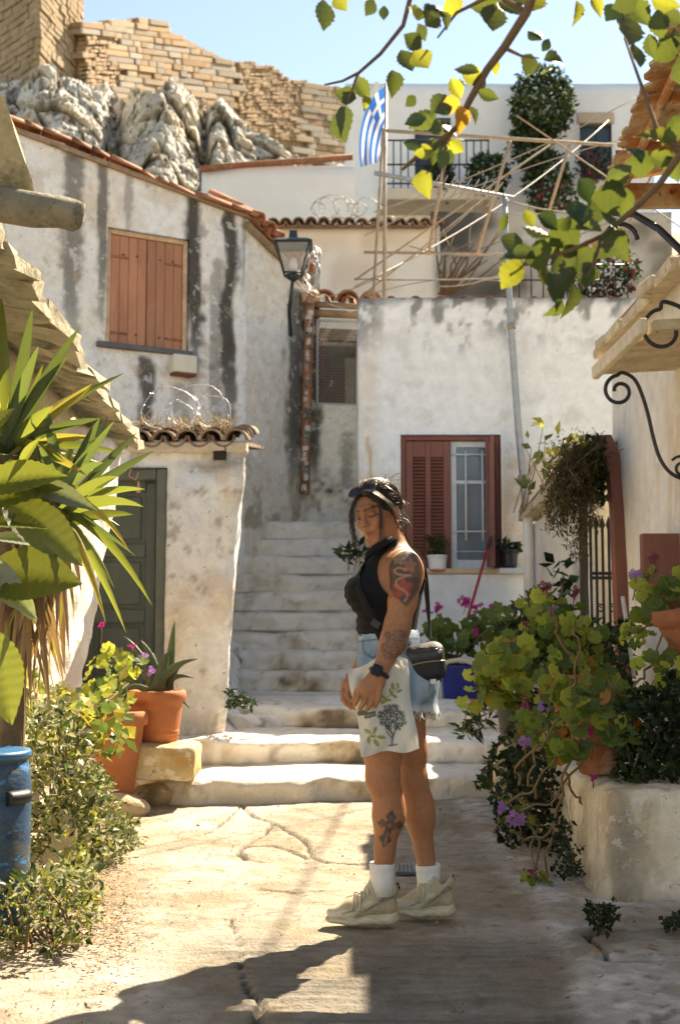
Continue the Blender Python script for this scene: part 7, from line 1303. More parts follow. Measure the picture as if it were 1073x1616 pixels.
    plant('wall_sprig', 'small leafy sprig growing from the stair wall behind her shoulder', P(565, 900, 12.4), [(px(46, 538, 574, 856, 884, 12.3, 12.5), 0.12, DKG + MID, 0.4, 0.3)], 4)
    plant('pot_herb', 'spiky green herb in the white pot on the sill', P(690, 880, 12.46), [(px(160, 676, 700, 846, 878, 12.38, 12.5), 0.07, MID, 0.3, 0.8)], 5, spread=0.04)
    plant('pot_herb', 'low succulent in the black pot on the sill', P(803, 868, 12.35), [(px(70, 788, 818, 856, 870, 12.3, 12.42), 0.08, MID + DKG, 0.5, 0.6)], 4, spread=0.04)
    plant('weed', 'bushy little weed sprouting from the slab edge at lower right', PG(950, 1470), [(px(210, 926, 974, 1424, 1470, 4.55, 4.75, lambda x, y: abs(x - 950) < 10 + (1470 - y) * 0.6), 0.026, DKG + MID[2:], 0.6, 0.4)], 7, spread=0.02)
    plant('weed', 'dark weed at the right edge beside the kerb stone', PG(1062, 1462), [(px(120, 1045, 1090, 1444, 1470, 4.6, 4.75), 0.026, DKG, 0.7, 0.4)], 4, spread=0.03)
    plant('weed', 'small weed rooted at the base of the planter block', PG(905, 1380), [(px(120, 890, 920, 1335, 1385, 5.2, 5.4), 0.024, DKG, 0.7, 0.4)], 4, spread=0.02)
    plant('weed', 'dark weed in the corner where the shed meets the steps', P(380, 1110, 9.2), [(px(160, 358, 402, 1086, 1116, 9.1, 9.4, lambda x, y: y > 1086 + (x - 358) * 0.45), 0.05, DKG, 0.5, 0.4)], 4, spread=0.05)
    # the sunlit weeds along the left edge
    top = lambda x: np.interp(x, [40, 90, 130, 170, 230], [1100, 1080, 1150, 1230, 1300])
    plant('wild_shrub', 'silvery green shrub beside the barrel under the yucca', PG(95, 1330), [(px(2300, 42, 190, 1085, 1350, 5.5, 6.6, lambda x, y: y > top(x) and x < 130 + (y - 1085) * 0.32 + 10 * math.sin(y * .12) + 8 * math.sin(y * .31 + x * .1), 0.045), 0.046, SIL + SIL + MID, 0.5, 0.5)], 14, spread=0.15)
    plant('wild_shrub', 'low silvery shrub spreading onto the lane below the pots', PG(165, 1340), [(px(1900, 110, 232, 1225, 1370, 5.9, 6.7, lambda x, y: x < 222 - abs(y - 1320) * 0.6 + 12 * math.sin(y * .2) , 0.05), 0.036, SIL + SIL + MID, 0.42, 0.5)], 10, spread=0.15)
    plant('wild_shrub', 'leafy weeds in front of the barrel at lower left', PG(60, 1500), [(px(1900, -10, 165, 1350, 1530, 4.35, 5.2, lambda x, y: y > 1360 + abs(x - 110) * 0.25 and x < 160 - max(0, y - 1430) * 0.6 + 12 * math.sin(y * .17 + 1), 0.045), 0.040, SIL + SIL + MID + [(0.36, 0.35, 0.06)], 0.45, 0.5)], 14, spread=0.12)
    plant('ivy_geranium', 'yellow and green ivy leaves climbing the wall behind the barrel', P(60, 1180, 6.0), [(px(260, 30, 215, 1040, 1200, 5.8, 7.0, lambda x, y: y > 1060 + (x - 30) * 0.1), 0.075, [(0.20, 0.24, 0.05), (0.10, 0.15, 0.03), (0.36, 0.32, 0.05)], 0.85, 0.5)], 12, spread=0.2)
    plant('leafy_weed', 'broad leaved weed standing between barrel and cream pot', PG(120, 1420), [(px(70, 90, 150, 1330, 1440, 4.9, 5.3), 0.06, [(0.28, 0.30, 0.05), (0.14, 0.17, 0.05)], 0.4, 0.5)], 8, spread=0.04)
    # background greenery
    far = lambda n, b, r: blob(g, n, b, r)
    t = thing('climbing_shrub', 'tall dark climbing shrub on the white house facade', 'shrub', P(850, 345, 27.4)); m = MB(); m.tube([P(850, 345, 27.4), P(855, 230, 27.5), P(850, 130, 27.5)], [0.09, 0.07, 0.03], 6); m.build('trunk', BARK, t)
    cloud('crown', np.concatenate([far(1900, P(855, 165, 27.2), (0.75, 0.5, 0.95)), far(900, P(838, 225, 27.2), (0.5, 0.4, 0.7)), far(900, P(865, 290, 27.2), (0.55, 0.4, 0.8))]), 0.15, t, MID + DKG + [(0.14, 0.15, 0.05)], 31, 0.5)
    t = thing('balcony_plant', 'leafy dark plant on the balcony of the white house', 'plant', P(700, 320, 27.1)); m = MB(); m.tube([P(705, 322, 27.1), P(705, 270, 27.1)], 0.04, 6); m.build('stem', BARK, t); cloud('foliage', np.concatenate([far(700, P(692, 280, 27.1), (0.35, 0.3, 0.5)), far(900, P(770, 275, 26.8), (0.5, 0.35, 0.5))]), 0.13, t, DKG + MID, 33, 0.5)
    for i, (lab, c, r, n) in enumerate((('pink bougainvillea under the small window of the white house', P(935, 258, 27.5), (0.4, 0.2, 0.45), 330), ('pink bougainvillea trailing over the terrace railing', P(940, 430, 18.2), (0.75, 0.3, 0.45), 700), ('sprig of bougainvillea half way up the white house', P(880, 320, 26), (0.6, 0.3, 0.4), 200))):
        t = thing('bougainvillea', lab, 'plant', c + Vector((0, 0, -r[2]))); m = MB(); m.tube([c + Vector((0, 0, -r[2])), c, c + Vector((0.1, 0, r[2]))], [0.03, 0.02, 0.01], 5); m.build('stem', BARK, t); cloud('blossom', far(n // 4, c, r), 0.09, t, [(0.30, 0.02, 0.06), (0.36, 0.04, 0.10)], 41 + i, 0.8); cloud('foliage', far(n, c, r), 0.10, t, DKG + MID, 45 + i, 0.6)
    # creeper threads on the dark terrace wall
    t = thing('dry_creeper', 'dry brown creeper stems against the sooty wall', 'plant', P(700, 460, 18.6)); rg = random.Random(8)
    for i in range(14): a = P(rg.uniform(690, 720), 465, 18.7); b = P(rg.uniform(685, 800), rg.uniform(340, 420), 18.7); m = MB(); m.tube([a, a.lerp(b, .5) + Vector((rg.uniform(-.2, .2), 0, rg.uniform(-.1, .2))), b], [0.02, 0.014, 0.006], 4); m.build('stem', BARK, t)
    cloud('weeds', CLIFF_WEEDS[1], 0.16, CLIFF_WEEDS[0], [(0.10, 0.10, 0.03), (0.16, 0.13, 0.05)], 61, 0.4)
masses()
# ================================================================ THE WOMAN
SKIN = mat('tanned_skin', attr=True, rough=0.5, var=0.14, vscale=70, bump=0.25, bscale=240, spec=0.4, sss=0.04)
def npv(v): return np.array(tuple(v), float)
YP = 4.87
def woman():
    H = 0.0036; base = PG(600, 1445)
    lo, hi = (-0.10, 4.46, 0.03), (0.46, 5.16, 1.72)
    S = SDF(lo, hi, H); T = SDF(lo, hi, H)      # S: whole body, T: trunk only (for the clothes)
    q = lambda x, y, Y=YP: npv(P(x, y, Y))
    # trunk
    for D in (S, T):
        D.ell(q(616, 925), (0.118, 0.145, 0.135), 0.05); D.ell(q(610, 985), (0.108, 0.130, 0.13), 0.06); D.ell(q(618, 1055), (0.128, 0.155, 0.12), 0.06)
        D.ell(q(632, 898), (0.085, 0.165, 0.075), 0.05); D.ell(q(577, 938, 4.795), (0.068, 0.068, 0.066), 0.04); D.ell(q(573, 934, 4.945), (0.066, 0.066, 0.064), 0.04)
        D.ell(q(640, 1075, 4.80), (0.095, 0.085, 0.095), 0.05); D.ell(q(648, 1075, 4.95), (0.095, 0.085, 0.095), 0.05)
        D.cone(q(628, 885), q(615, 848, 4.87), 0.056, 0.046, 0.035)
    # arms: left (near) and right (far)
    S.ell(q(642, 897, 4.71), (0.056, 0.054, 0.066), 0.03)
    S.cone(q(642, 905, 4.69), q(635, 950, 4.665), 0.059, 0.053, 0.015); S.cone(q(635, 950, 4.665), q(628, 988, 4.65), 0.052, 0.044, 0.014)
    S.cone(q(626, 988, 4.655), q(621, 1012, 4.64), 0.046, 0.048, 0.03); S.cone(q(621, 1012, 4.64), q(599, 1060, 4.60), 0.047, 0.028, 0.02)
    S.ell(q(604, 890, 5.02), (0.058, 0.058, 0.068), 0.05); S.cone(q(608, 895, 5.03), q(606, 985, 5.05), 0.056, 0.045, 0.03); S.cone(q(606, 985, 5.05), q(558, 1074, 4.84), 0.044, 0.026, 0.02)
    # left hand: palm, four fingers, thumb
    S.cone(q(599, 1058, 4.598), q(590, 1078, 4.592), 0.029, 0.031, 0.015, sq=((0, 1, 0.2), 1.6)); S.cone(q(592, 1076, 4.592), q(580, 1088, 4.587), 0.036, 0.036, 0.015, sq=((0.2, 1, 0.2), 1.9))
    fing = [((598, 1090), (597, 1104), (591, 1115), 0.0092), ((589, 1094), (586, 1109), (579, 1120), 0.0098), ((579, 1094), (574, 1109), (568, 1119), 0.0098), ((569, 1089), (564, 1102), (560, 1112), 0.0090)]
    for i, (a, b, c, r) in enumerate(fing):
        Y = 4.582 + 0.004 * i; S.cone(q(a[0] + 2, a[1] - 6, Y), q(*b, Y - 0.008), r * 1.08, r, 0.006); S.cone(q(*b, Y - 0.008), q(*c, Y + 0.006), r, r * 0.82, 0.004)
    S.cone(q(575, 1078, 4.60), q(563, 1092, 4.612), 0.014, 0.0115, 0.01); S.cone(q(563, 1092, 4.612), q(558, 1106, 4.615), 0.0112, 0.0092, 0.004)
    # right hand, half hidden by the bag
    S.cone(q(556, 1070, 4.825), q(551, 1085, 4.80), 0.027, 0.030, 0.015, sq=((0.3, 1, 0), 1.5)); S.cone(q(551, 1085, 4.80), q(551, 1093, 4.79), 0.033, 0.033, 0.015, sq=((0.3, 1, 0), 1.7))
    for i, (a, b, c) in enumerate([((541, 1090), (541, 1104), (547, 1112)), ((547, 1096), (548, 1110), (554, 1117)), ((555, 1098), (556, 1111), (561, 1118)), ((562, 1096), (563, 1108), (566, 1114))]):
        Y = 4.785 - 0.006 * i; S.cone(q(*a, Y), q(*b, Y - 0.01), 0.0102, 0.0092, 0.006); S.cone(q(*b, Y - 0.01), q(*c, Y - 0.028), 0.0092, 0.008, 0.004)
    S.cone(q(553, 1080, 4.775), q(549, 1098, 4.755), 0.013, 0.0105, 0.008); S.cone(q(549, 1098, 4.755), q(553, 1107, 4.75), 0.0105, 0.009, 0.004)
    # legs
    hipL, kneeL, ankL = q(606, 1085, 4.785), q(605, 1228, 4.765), q(604, 1386, 4.80); hipR, kneeR, ankR = q(634, 1085, 4.955), q(652, 1232, 4.95), q(677, 1388, 4.95)
    S.cone(hipL, q(604, 1185, 4.765), 0.094, 0.069, 0.04); S.cone(q(604, 1185, 4.765), kneeL, 0.068, 0.057, 0.03); S.ell(q(594, 1226, 4.757), (0.036, 0.044, 0.048), 0.03)
    S.cone(kneeL, q(613, 1285, 4.775), 0.053, 0.054, 0.03); S.ell(q(618, 1278, 4.78), (0.046, 0.050, 0.085), 0.04); S.cone(q(611, 1290, 4.778), ankL, 0.049, 0.034, 0.03)
    S.cone(hipR, q(646, 1185, 4.955), 0.090, 0.065, 0.04); S.cone(q(646, 1185, 4.955), kneeR, 0.063, 0.052, 0.03); S.ell(q(645, 1236, 4.945), (0.032, 0.042, 0.045), 0.03)
    S.cone(kneeR, q(661, 1290, 4.955), 0.050, 0.050, 0.03); S.ell(q(666, 1282, 4.955), (0.046, 0.050, 0.085), 0.04); S.cone(q(661, 1292, 4.955), ankR, 0.046, 0.032, 0.03)
    for a, dx in ((ankL, 0), (ankR, 0)): S.cone(a, a + np.array([0.0, 0, -0.03]), 0.034, 0.030, 0.02)
    # head
    yaw, pit, roll = R(38), R(17), R(7); f = Vector((-math.sin(yaw) * math.cos(pit), -math.cos(yaw) * math.cos(pit), -math.sin(pit))); Yl = -f; Xl = Yl.cross(Vector((0, 0, 1))).normalized(); Zl = Xl.cross(Yl)
    Xr = Xl * math.cos(roll) + Zl * math.sin(roll); Zr = Zl * math.cos(roll) - Xl * math.sin(roll); RM = np.array([tuple(Xr), tuple(Yl), tuple(Zr)]).T; hc = q(596, 808, 4.86)
    L = lambda x, y, z: hc + RM @ np.array([x, y, z])
    S.ell(L(0, 0.012, 0.030), (0.073, 0.092, 0.086), 0.02, rot=RM); S.ell(L(0, -0.026, -0.042), (0.058, 0.064, 0.076), 0.03, rot=RM)
    S.ell(L(0, -0.068, -0.104), (0.024, 0.020, 0.018), 0.025, rot=RM); [S.cone(L(sx * 0.052, 0.005, -0.055), L(sx * 0.02, -0.065, -0.102), 0.022, 0.017, 0.025) for sx in (-1, 1)]
    [S.ell(L(sx * 0.036, -0.066, -0.026), (0.024, 0.022, 0.022), 0.02, rot=RM) for sx in (-1, 1)]
    S.cone(L(-0.03, -0.083, 0.030), L(0.03, -0.083, 0.030), 0.012, 0.012, 0.02)
    [S.ell(L(sx * 0.031, -0.100, 0.010), (0.017, 0.014, 0.011), 0.012, 'sub', RM) for sx in (-1, 1)]
    [S.ell(L(sx * 0.031, -0.080, 0.006), (0.0155, 0.0135, 0.0115), 0.004, rot=RM) for sx in (-1, 1)]
    S.cone(L(0, -0.090, 0.015), L(0, -0.108, -0.024), 0.0085, 0.0115, 0.012); S.ell(L(0, -0.107, -0.028), (0.012, 0.011, 0.010), 0.006, rot=RM); [S.ell(L(sx * 0.011, -0.097, -0.031), (0.008, 0.009, 0.007), 0.005, rot=RM) for sx in (-1, 1)]
    S.cone(L(-0.018, -0.083, -0.060), L(0.018, -0.083, -0.060), 0.006, 0.006, 0.006); S.ell(L(0, -0.085, -0.058), (0.019, 0.008, 0.0046), 0.006, rot=RM); S.ell(L(0, -0.084, -0.069), (0.018, 0.0085, 0.0056), 0.006, rot=RM); S.cone(L(-0.024, -0.088, -0.0635), L(0.024, -0.088, -0.0635), 0.0022, 0.0022, 0.003, 'sub')
    for sx in (-1, 1): S.ell(L(sx * 0.076, 0.014, -0.010), (0.011, 0.019, 0.031), 0.006, rot=RM); S.ell(L(sx * 0.087, 0.010, -0.004), (0.006, 0.010, 0.016), 0.004, 'sub', RM)
    S.cone(q(624, 872, 4.885), L(0, 0.045, -0.05), 0.050, 0.044, 0.018)
    V, F = S.surf()
    # skin colour with lips, brows, lashes and the tattoos
    c = np.repeat(np.array([[0.385, 0.165, 0.078]]), len(V), 0); c = mixc(c, (0.44, 0.19, 0.105), sstep(-0.1, 0.4, fbm(V, 7, 3, 2)) * 0.5)
    c = mixc(c, (0.33, 0.135, 0.065), sstep(0.1, 0.4, fbm(V, 22, 3, 31)) * 0.35); c = c * (1 + 0.07 * fbm(V, 90, 2, 32))[:, None]
    l = (V - hc) @ RM; inh = (np.abs(l) < 0.14).all(1)
    c = mixc(c, (0.42, 0.10, 0.075), inh * np.exp(-((l[:, 0] / 0.024) ** 4) - ((l[:, 2] + 0.0635) / 0.010) ** 4) * (l[:, 1] < -0.070) * 0.7)
    c = mixc(c, (0.46, 0.14, 0.09), inh * np.exp(-((np.abs(l[:, 0]) - 0.038) / 0.022) ** 2 - ((l[:, 2] + 0.022) / 0.02) ** 2) * (l[:, 1] < -0.03) * 0.35)
    for sx in (-1, 1):
        x = l[:, 0] * sx - 0.032; br = np.exp(-((l[:, 2] - (0.029 - 5.0 * (x + 0.002) ** 2 + 0.08 * x)) / 0.0042) ** 2) * (np.abs(x) < 0.023) * (l[:, 1] < -0.04); c = mixc(c, (0.035, 0.018, 0.012), inh * br * 0.92)
        la = np.exp(-((l[:, 2] + 0.0035 - 6 * x * x) / 0.0032) ** 2) * (np.abs(x) < 0.018) * (l[:, 1] < -0.06); c = mixc(c, (0.02, 0.012, 0.01), inh * la * 0.95)
        c = mixc(c, (0.30, 0.12, 0.07), inh * np.exp(-(x / 0.018) ** 2 - ((l[:, 2] - 0.010) / 0.010) ** 2) * (l[:, 1] < -0.06) * 0.5)
    d = V - np.array([0, 0, CH]); fz = d @ npv(_fw); px = 536.5 + d[:, 0] / fz * FPX; py = 808 - (d @ npv(_up)) / fz * FPX; P2 = np.stack([px, py], 1)
    DK = (0.035, 0.035, 0.036); n1 = fbm(V, 26, 3, 4); n2 = fbm(V, 60, 2, 5)
    arm = (V[:, 1] < 4.715) & (py > 850) & (py < 1050) & (V[:, 0] > 0.10)
    body = np.array([(636, 862), (650, 868), (660, 885), (664, 905), (661, 925), (652, 942), (640, 956), (632, 948), (620, 935), (613, 915), (612, 890), (618, 872)]); cen = body.mean(0)
    ang = np.arctan2(P2[:, 1] - cen[1], P2[:, 0] - cen[0]); ba = np.arctan2(body[:, 1] - cen[1], body[:, 0] - cen[0]); br = np.linalg.norm(body - cen, axis=1); o = np.argsort(ba); rr = np.interp(ang, ba[o], br[o], period=2 * math.pi)
    ins = sstep(1.06, 0.94, np.linalg.norm(P2 - cen, axis=1) / rr + 0.10 * n1); c = mixc(c, DK, arm * ins * 0.82)
    def flower(cx, cy, r, col, pet, k, ph=0):
        dd = np.hypot(px - cx, py - cy); a = np.arctan2(py - cy, px - cx); e = r * (0.80 + 0.20 * np.cos(pet * a + ph)); m = sstep(1.05, 0.9, dd / e); ln = np.abs(np.sin(pet * a / 2 + ph)) < 0.16
        return mixc(c, col, arm * m * k * (1 - 0.5 * ln) * (0.85 + 0.3 * n2))
    c = mixc(c, (0.30, 0.15, 0.085), arm * ins * sstep(0.0, 0.35, n1) * 0.4); c = flower(628, 881, 11.5, (0.34, 0.24, 0.13), 6, 0.9); c = flower(646, 892, 13, (0.40, 0.16, 0.075), 5, 0.9, 1); c = flower(636, 928, 17, (0.42, 0.065, 0.035), 5, 0.92, 2); c = flower(622, 938, 8, (0.36, 0.07, 0.04), 4, 0.8, 2)
    sc = np.array([(640, 899), (628, 896), (622, 902), (632, 907), (648, 908), (634, 911), (625, 918), (628, 927), (638, 932), (643, 940), (638, 949)]); sc = smooth_line(sc); c = mixc(c, (0.46, 0.23, 0.13), arm * np.exp(-(poly_dist(P2, sc) / 1.5) ** 2) * 0.95)
    fo = (V[:, 1] < 4.675) & (py > 985) & (py < 1050) & (V[:, 0] > 0.12); ring = np.zeros(len(V))
    for (cx, cy, r) in ((628, 1003, 9), (616, 1015, 8), (632, 1018, 8), (622, 1030, 9), (612, 1034, 7), (630, 1036, 6), (607, 1022, 6), (637, 1002, 6), (612, 1002, 5)):
        dd = np.hypot(px - cx, py - cy); a = np.arctan2(py - cy, px - cx); e = r * (0.85 + 0.15 * np.cos(6 * a)); ring = np.maximum(ring, np.exp(-((dd - e) / 1.2) ** 2)); ring = np.maximum(ring, 0.7 * np.exp(-((dd - e * 0.45) / 1.0) ** 2))
    c = mixc(c, (0.05, 0.045, 0.045), fo * np.clip(ring * 0.75 + 0.16, 0, 0.8))
    leg = (py > 1270) & (py < 1345) & (px < 640) & (V[:, 1] < 4.79); cr_ = np.zeros(len(V))
    for (cx, cy, a, b, ph) in ((617, 1289, 9, 12, 0.15), (603, 1299, 9, 8, 0.15), (629, 1302, 8, 8, 0.15), (615, 1303, 12, 11, 0.6), (612, 1312, 6, 14, 0.2), (608, 1324, 11, 15, 0.25)):
        dx, dy = px - cx, py - cy; u_ = dx * math.cos(ph) + dy * math.sin(ph); v_ = -dx * math.sin(ph) + dy * math.cos(ph); cr_ = np.maximum(cr_, sstep(1.08, 0.88, np.abs(u_) / a + np.abs(v_) / b))
    c = mixc(c, (0.04, 0.042, 0.04), leg * cr_ * 0.88 * (0.85 + 0.4 * n2))
    for (cx, cy, col) in ((604, 1299, (0.22, 0.07, 0.06)), (617, 1290, (0.20, 0.10, 0.07)), (627, 1302, (0.22, 0.07, 0.06)), (615, 1303, (0.30, 0.14, 0.08))): c = mixc(c, col, leg * sstep(3.8, 2.4, np.hypot(px - cx, py - cy)) * 0.8)
    c = mixc(c, (0.5, 0.3, 0.22), leg * np.exp(-(poly_dist(P2, np.array([(612, 1312), (607, 1332)], float)) / 0.9) ** 2) * 0.6)
    person = mesh('person', V, F, SKIN, None, True, c); props(person, 'woman in black halter top and denim shorts standing on the lane looking down', 'person')
    # ---- black halter top
    g = T.grid(); gx, gy, gz = g[0][:, None, None], g[1][None, :, None], g[2][None, None, :]
    def cutsphere(D, c_, r): return np.maximum(D, r - np.sqrt((gx - c_[0]) ** 2 + (gy - c_[1]) ** 2 + (gz - c_[2]) ** 2))
    zw = P(610, 1008, 4.75).z; D = T.D - 0.008
    wav = (0.0028 * np.sin(gz * 190 + 9 * gy) * np.clip((1.32 - gz) / 0.14, 0, 1) * np.clip((0.17 - gx) / 0.12, 0, 1)).astype(np.float32)
    D = D - wav; D = cutsphere(D, q(655, 893, 4.705), 0.148); D = cutsphere(D, q(648, 885, 5.04), 0.150); D = cutsphere(D, q(662, 870, 4.87), 0.11)
    D = np.maximum(D, zw - gz + 0.010 * np.sin(gx * 30)); nk = npv(P(617, 852, 4.865)); nd = np.array([0.45, 0.0, -0.9]); nd = npv(P(625, 872, 4.87)) - npv(P(610, 842, 4.862)); nd /= np.linalg.norm(nd)
    D = np.maximum(D, -((gx - nk[0]) * nd[0] + (gy - nk[1]) * nd[1] + (gz - nk[2]) * nd[2]))
    Vt, Ft = T.surf(D.astype(np.float32)); BLK = mat('black_rib_knit', (0.010, 0.010, 0.011), 0.85, 0.2, 30, 0.25, 160, spec=0.25); top = mesh('halter_top', Vt, Ft, BLK, person)
    mb = MB(); pl = [P(x, y, Y) for x, y, Y in ((617, 850, 4.79), (604, 858, 4.775), (592, 866, 4.775), (582, 874, 4.79), (577, 884, 4.80))]; mb.tube(pl, [0.011, 0.014, 0.016, 0.014, 0.006], 8, flat=((0, 1, 0), 1.8)); mb.build('collar', BLK, top)
    for k in range(4): mb = MB(); p = P(571 - 1.5 * k, 888 + 12 * k, 4.755 - 0.002 * k); mb.lathe(p, [(0.0, 0.006), (0.006, 0.004), (0.006, 0), (0, -0.001)], 8, axis=(-1, -0.5, 0.2)); mb.build('button', IRON, top)
    # ---- denim shorts
    U = SDF(lo, hi, H); U.ell(q(618, 1048), (0.130, 0.158, 0.13), 0.06); U.ell(q(642, 1075, 4.80), (0.105, 0.095, 0.10), 0.05); U.ell(q(650, 1075, 4.95), (0.105, 0.095, 0.10), 0.05)
    U.cone(q(608, 1075, 4.785), q(616, 1135, 4.77), 0.112, 0.120, 0.03); U.cone(q(638, 1075, 4.955), q(646, 1135, 4.955), 0.112, 0.116, 0.03); U.ell(q(612, 1005), (0.116, 0.140, 0.09), 0.05)
    D = U.D.copy(); zt = P(612, 1000, 4.75).z; zh = P(650, 1117, 4.80).z
    D = np.maximum(D, gz - zt - 0.10 * (gx - 0.10)); D = np.maximum(D, zh - gz - 0.25 * np.clip(gx - 0.24, -0.2, 0.2) + 0.004 * np.sin(gx * 160 + gy * 90)); Vs, Fs_ = U.surf(D.astype(np.float32))
    Vs = Vs + 0.004 * np.stack([fbm(Vs, 14, 3, k) for k in (1, 2, 3)], 1)
    cs = np.repeat(np.array([[0.19, 0.29, 0.40]]), len(Vs), 0); cs = mixc(cs, (0.38, 0.48, 0.56), sstep(-0.1, 0.4, fbm(Vs, 9, 3, 4))); cs = mixc(cs, (0.09, 0.15, 0.24), sstep(0.15, 0.5, fbm(Vs * np.array([3, 3, .6]), 10, 3, 5)) * 0.6)
    d = Vs - np.array([0, 0, CH]); fz = d @ npv(_fw); sx, sy = 536.5 + d[:, 0] / fz * FPX, 808 - (d @ npv(_up)) / fz * FPX; S2 = np.stack([sx, sy], 1); near = Vs[:, 1] < 4.87
    for pl in ([(556, 1014), (600, 1008), (660, 1008)], [(572, 1010), (574, 1030), (588, 1038), (604, 1030)], [(640, 1010), (652, 1030), (670, 1030)], [(628, 1060), (640, 1110)]): cs = mixc(cs, (0.05, 0.09, 0.16), near * np.exp(-(poly_dist(S2, np.array(pl, float)) / 1.4) ** 2) * 0.85)
    cs = mixc(cs, (0.72, 0.74, 0.74), sstep(1108, 1120, sy) * 0.6)
    sh = mesh('denim_shorts', Vs, Fs_, mat('washed_denim', attr=True, rough=0.9, var=0.12, vscale=40, bump=0.3, bscale=260), person, True, cs)
    rg = random.Random(3); fr = MB(); low = Vs[(Vs[:, 2] < zh + 0.012 + 0.25 * np.clip(Vs[:, 0] - 0.24, -0.2, 0.2) * -1 + 0.01)]
    low = Vs[np.argsort(Vs[:, 2])[:3500]]
    for k in range(170): p = Vector(low[rg.randrange(len(low))]); dd = Vector((rg.gauss(0, 0.35), rg.gauss(0, 0.35), -1)).normalized() * rg.uniform(0.012, 0.034); fr.tube([p, p + dd * 0.6, p + dd + Vector((rg.uniform(-.006, .006), 0, 0))], [0.0016, 0.0014, 0.0008], 3, cap=False)
    props(fr.build('frayed_hem', mat('denim_thread', (0.68, 0.70, 0.70), 0.9), sh), kind='stuff')
    mb = MB(); mb.box(lambda u, dd_, z: P(683, 1072, 4.735) + Vector((u, dd_, z)), -0.011, 0.011, -0.004, 0.0, -0.016, 0.016); mb.build('label_patch', mat('white_patch', (0.7, 0.7, 0.68), 0.8, 0.5, 60), sh)
    # ---- hair: cap, bun and strands
    K = SDF(hc - 0.20, hc + 0.20, 0.0035); K.ell(L(0, 0.018, 0.034), (0.080, 0.098, 0.091), 0.01, rot=RM); K.ell(L(0, 0.05, -0.03), (0.066, 0.06, 0.06), 0.03, rot=RM)
    K.ell(L(0.004, -0.085, -0.030), (0.067, 0.062, 0.108), 0.010, 'sub', RM); K.ell(L(0, -0.03, -0.12), (0.075, 0.075, 0.07), 0.01, 'sub', RM); [K.ell(L(s_ * 0.085, 0.006, -0.022), (0.030, 0.030, 0.042), 0.01, 'sub', RM) for s_ in (-1, 1)]
    K.cone(L(0.0, 0.085, -0.02), L(0.01, 0.095, -0.06), 0.034, 0.024, 0.02)
    Vh, Fh = K.surf(); Vh = Vh + 0.003 * np.stack([fbm(Vh, 45, 3, k) for k in (1, 2, 3)], 1); HAIR = mat('dark_brown_hair', (0.020, 0.010, 0.006), 0.42, 0.3, 60, 0.3, 150, spec=0.5, stretch=(1, 1, 1)); hair = mesh('hair', Vh, Fh, HAIR, person)
    HS = mat('hair_strand', (0.030, 0.014, 0.008), 0.38, 0.2, 40, spec=0.6); st = MB(); rg = random.Random(17); end = np.array([0.01, 0.098, -0.035])
    for k in range(950):
        a = rg.uniform(-1.25, 1.25); sgn = 1 if a > 0 else -1; x = math.sin(a) * 0.078; start = np.array([x, -0.066 + 0.055 * abs(a), 0.082 - 0.07 * abs(a) + rg.uniform(-.01, .03)]); cen_ = np.array([0, 0.018, 0.034]); rad = np.array([0.082, 0.100, 0.093])
        d0 = (start - cen_) / rad; d1 = (end - cen_) / rad; d0 /= np.linalg.norm(d0); d1 /= np.linalg.norm(d1); pts = []; lift = 1 + rg.uniform(0, 0.05) + (rg.random() < 0.12) * rg.uniform(0.03, 0.12); wob = rg.uniform(-0.12, 0.12); tot = rg.uniform(0.6, 1.0)
        for i in range(9):
            t_ = i / 8 * tot; v = d0 * (1 - t_) + d1 * t_ + np.array([sgn * 0.35 * math.sin(math.pi * t_) * abs(a) * 0.6 + wob * math.sin(math.pi * t_), 0, 0.25 * math.sin(math.pi * t_) + 0.1 * wob]); v /= np.linalg.norm(v); pts.append(Vector(L(*(cen_ + v * rad * (1 + (lift - 1) * math.sin(math.pi * min(1, t_ + .15)))))))
        r = rg.uniform(0.0005, 0.0013); st.tube(pts, [r] * 8 + [r * 0.4], 3, cap=False)
    for k in range(60):   # loose ends at the nape and behind the ear
        p = Vector(L(rg.uniform(-.01, .06), 0.07 + rg.uniform(0, 0.05), rg.uniform(-0.07, 0.02))); dd = Vector((rg.uniform(0.0, 0.6), rg.uniform(-.3, .3), rg.uniform(-1.0, -0.4))).normalized() * rg.uniform(0.03, 0.08); st.tube([p, p + dd * .5 + Vector((0.008, 0, 0.004)), p + dd], [0.0012, 0.001, 0.0004], 3, cap=False)
    for k in range(30):    # fly-aways on the crown
        p = Vector(L(rg.uniform(-.04, .075), rg.uniform(-0.03, 0.10), 0.115 + rg.uniform(-.03, .005))); dd = Vector((rg.uniform(-.3, .9), rg.uniform(-.3, .3), rg.uniform(-.2, .8))).normalized() * rg.uniform(0.02, 0.05); st.tube([p, p + dd * .6, p + dd + Vector((0.008, 0, -0.006))], [0.0009, 0.0007, 0.0004], 3, cap=False)
    locks = [([(566, 779, 4.765), (558, 796, 4.76), (554, 815, 4.765), (555, 834, 4.77), (560, 852, 4.77), (562, 866, 4.77)], 34, 0.013), ([(580, 777, 4.755), (594, 788, 4.745), (600, 805, 4.745), (601, 825, 4.75), (601, 845, 4.755), (599, 862, 4.757)], 24, 0.008), ([(555, 800, 4.77), (556, 822, 4.77), (559, 846, 4.775), (556, 860, 4.775)], 10, 0.006),
             ([(612, 800, 4.77), (622, 815, 4.78), (632, 835, 4.80), (645, 852, 4.82), (650, 860, 4.82)], 12, 0.007), ([(575, 775, 4.76), (588, 778, 4.75), (605, 790, 4.755), (620, 806, 4.775), (632, 822, 4.80)], 40, 0.016)]
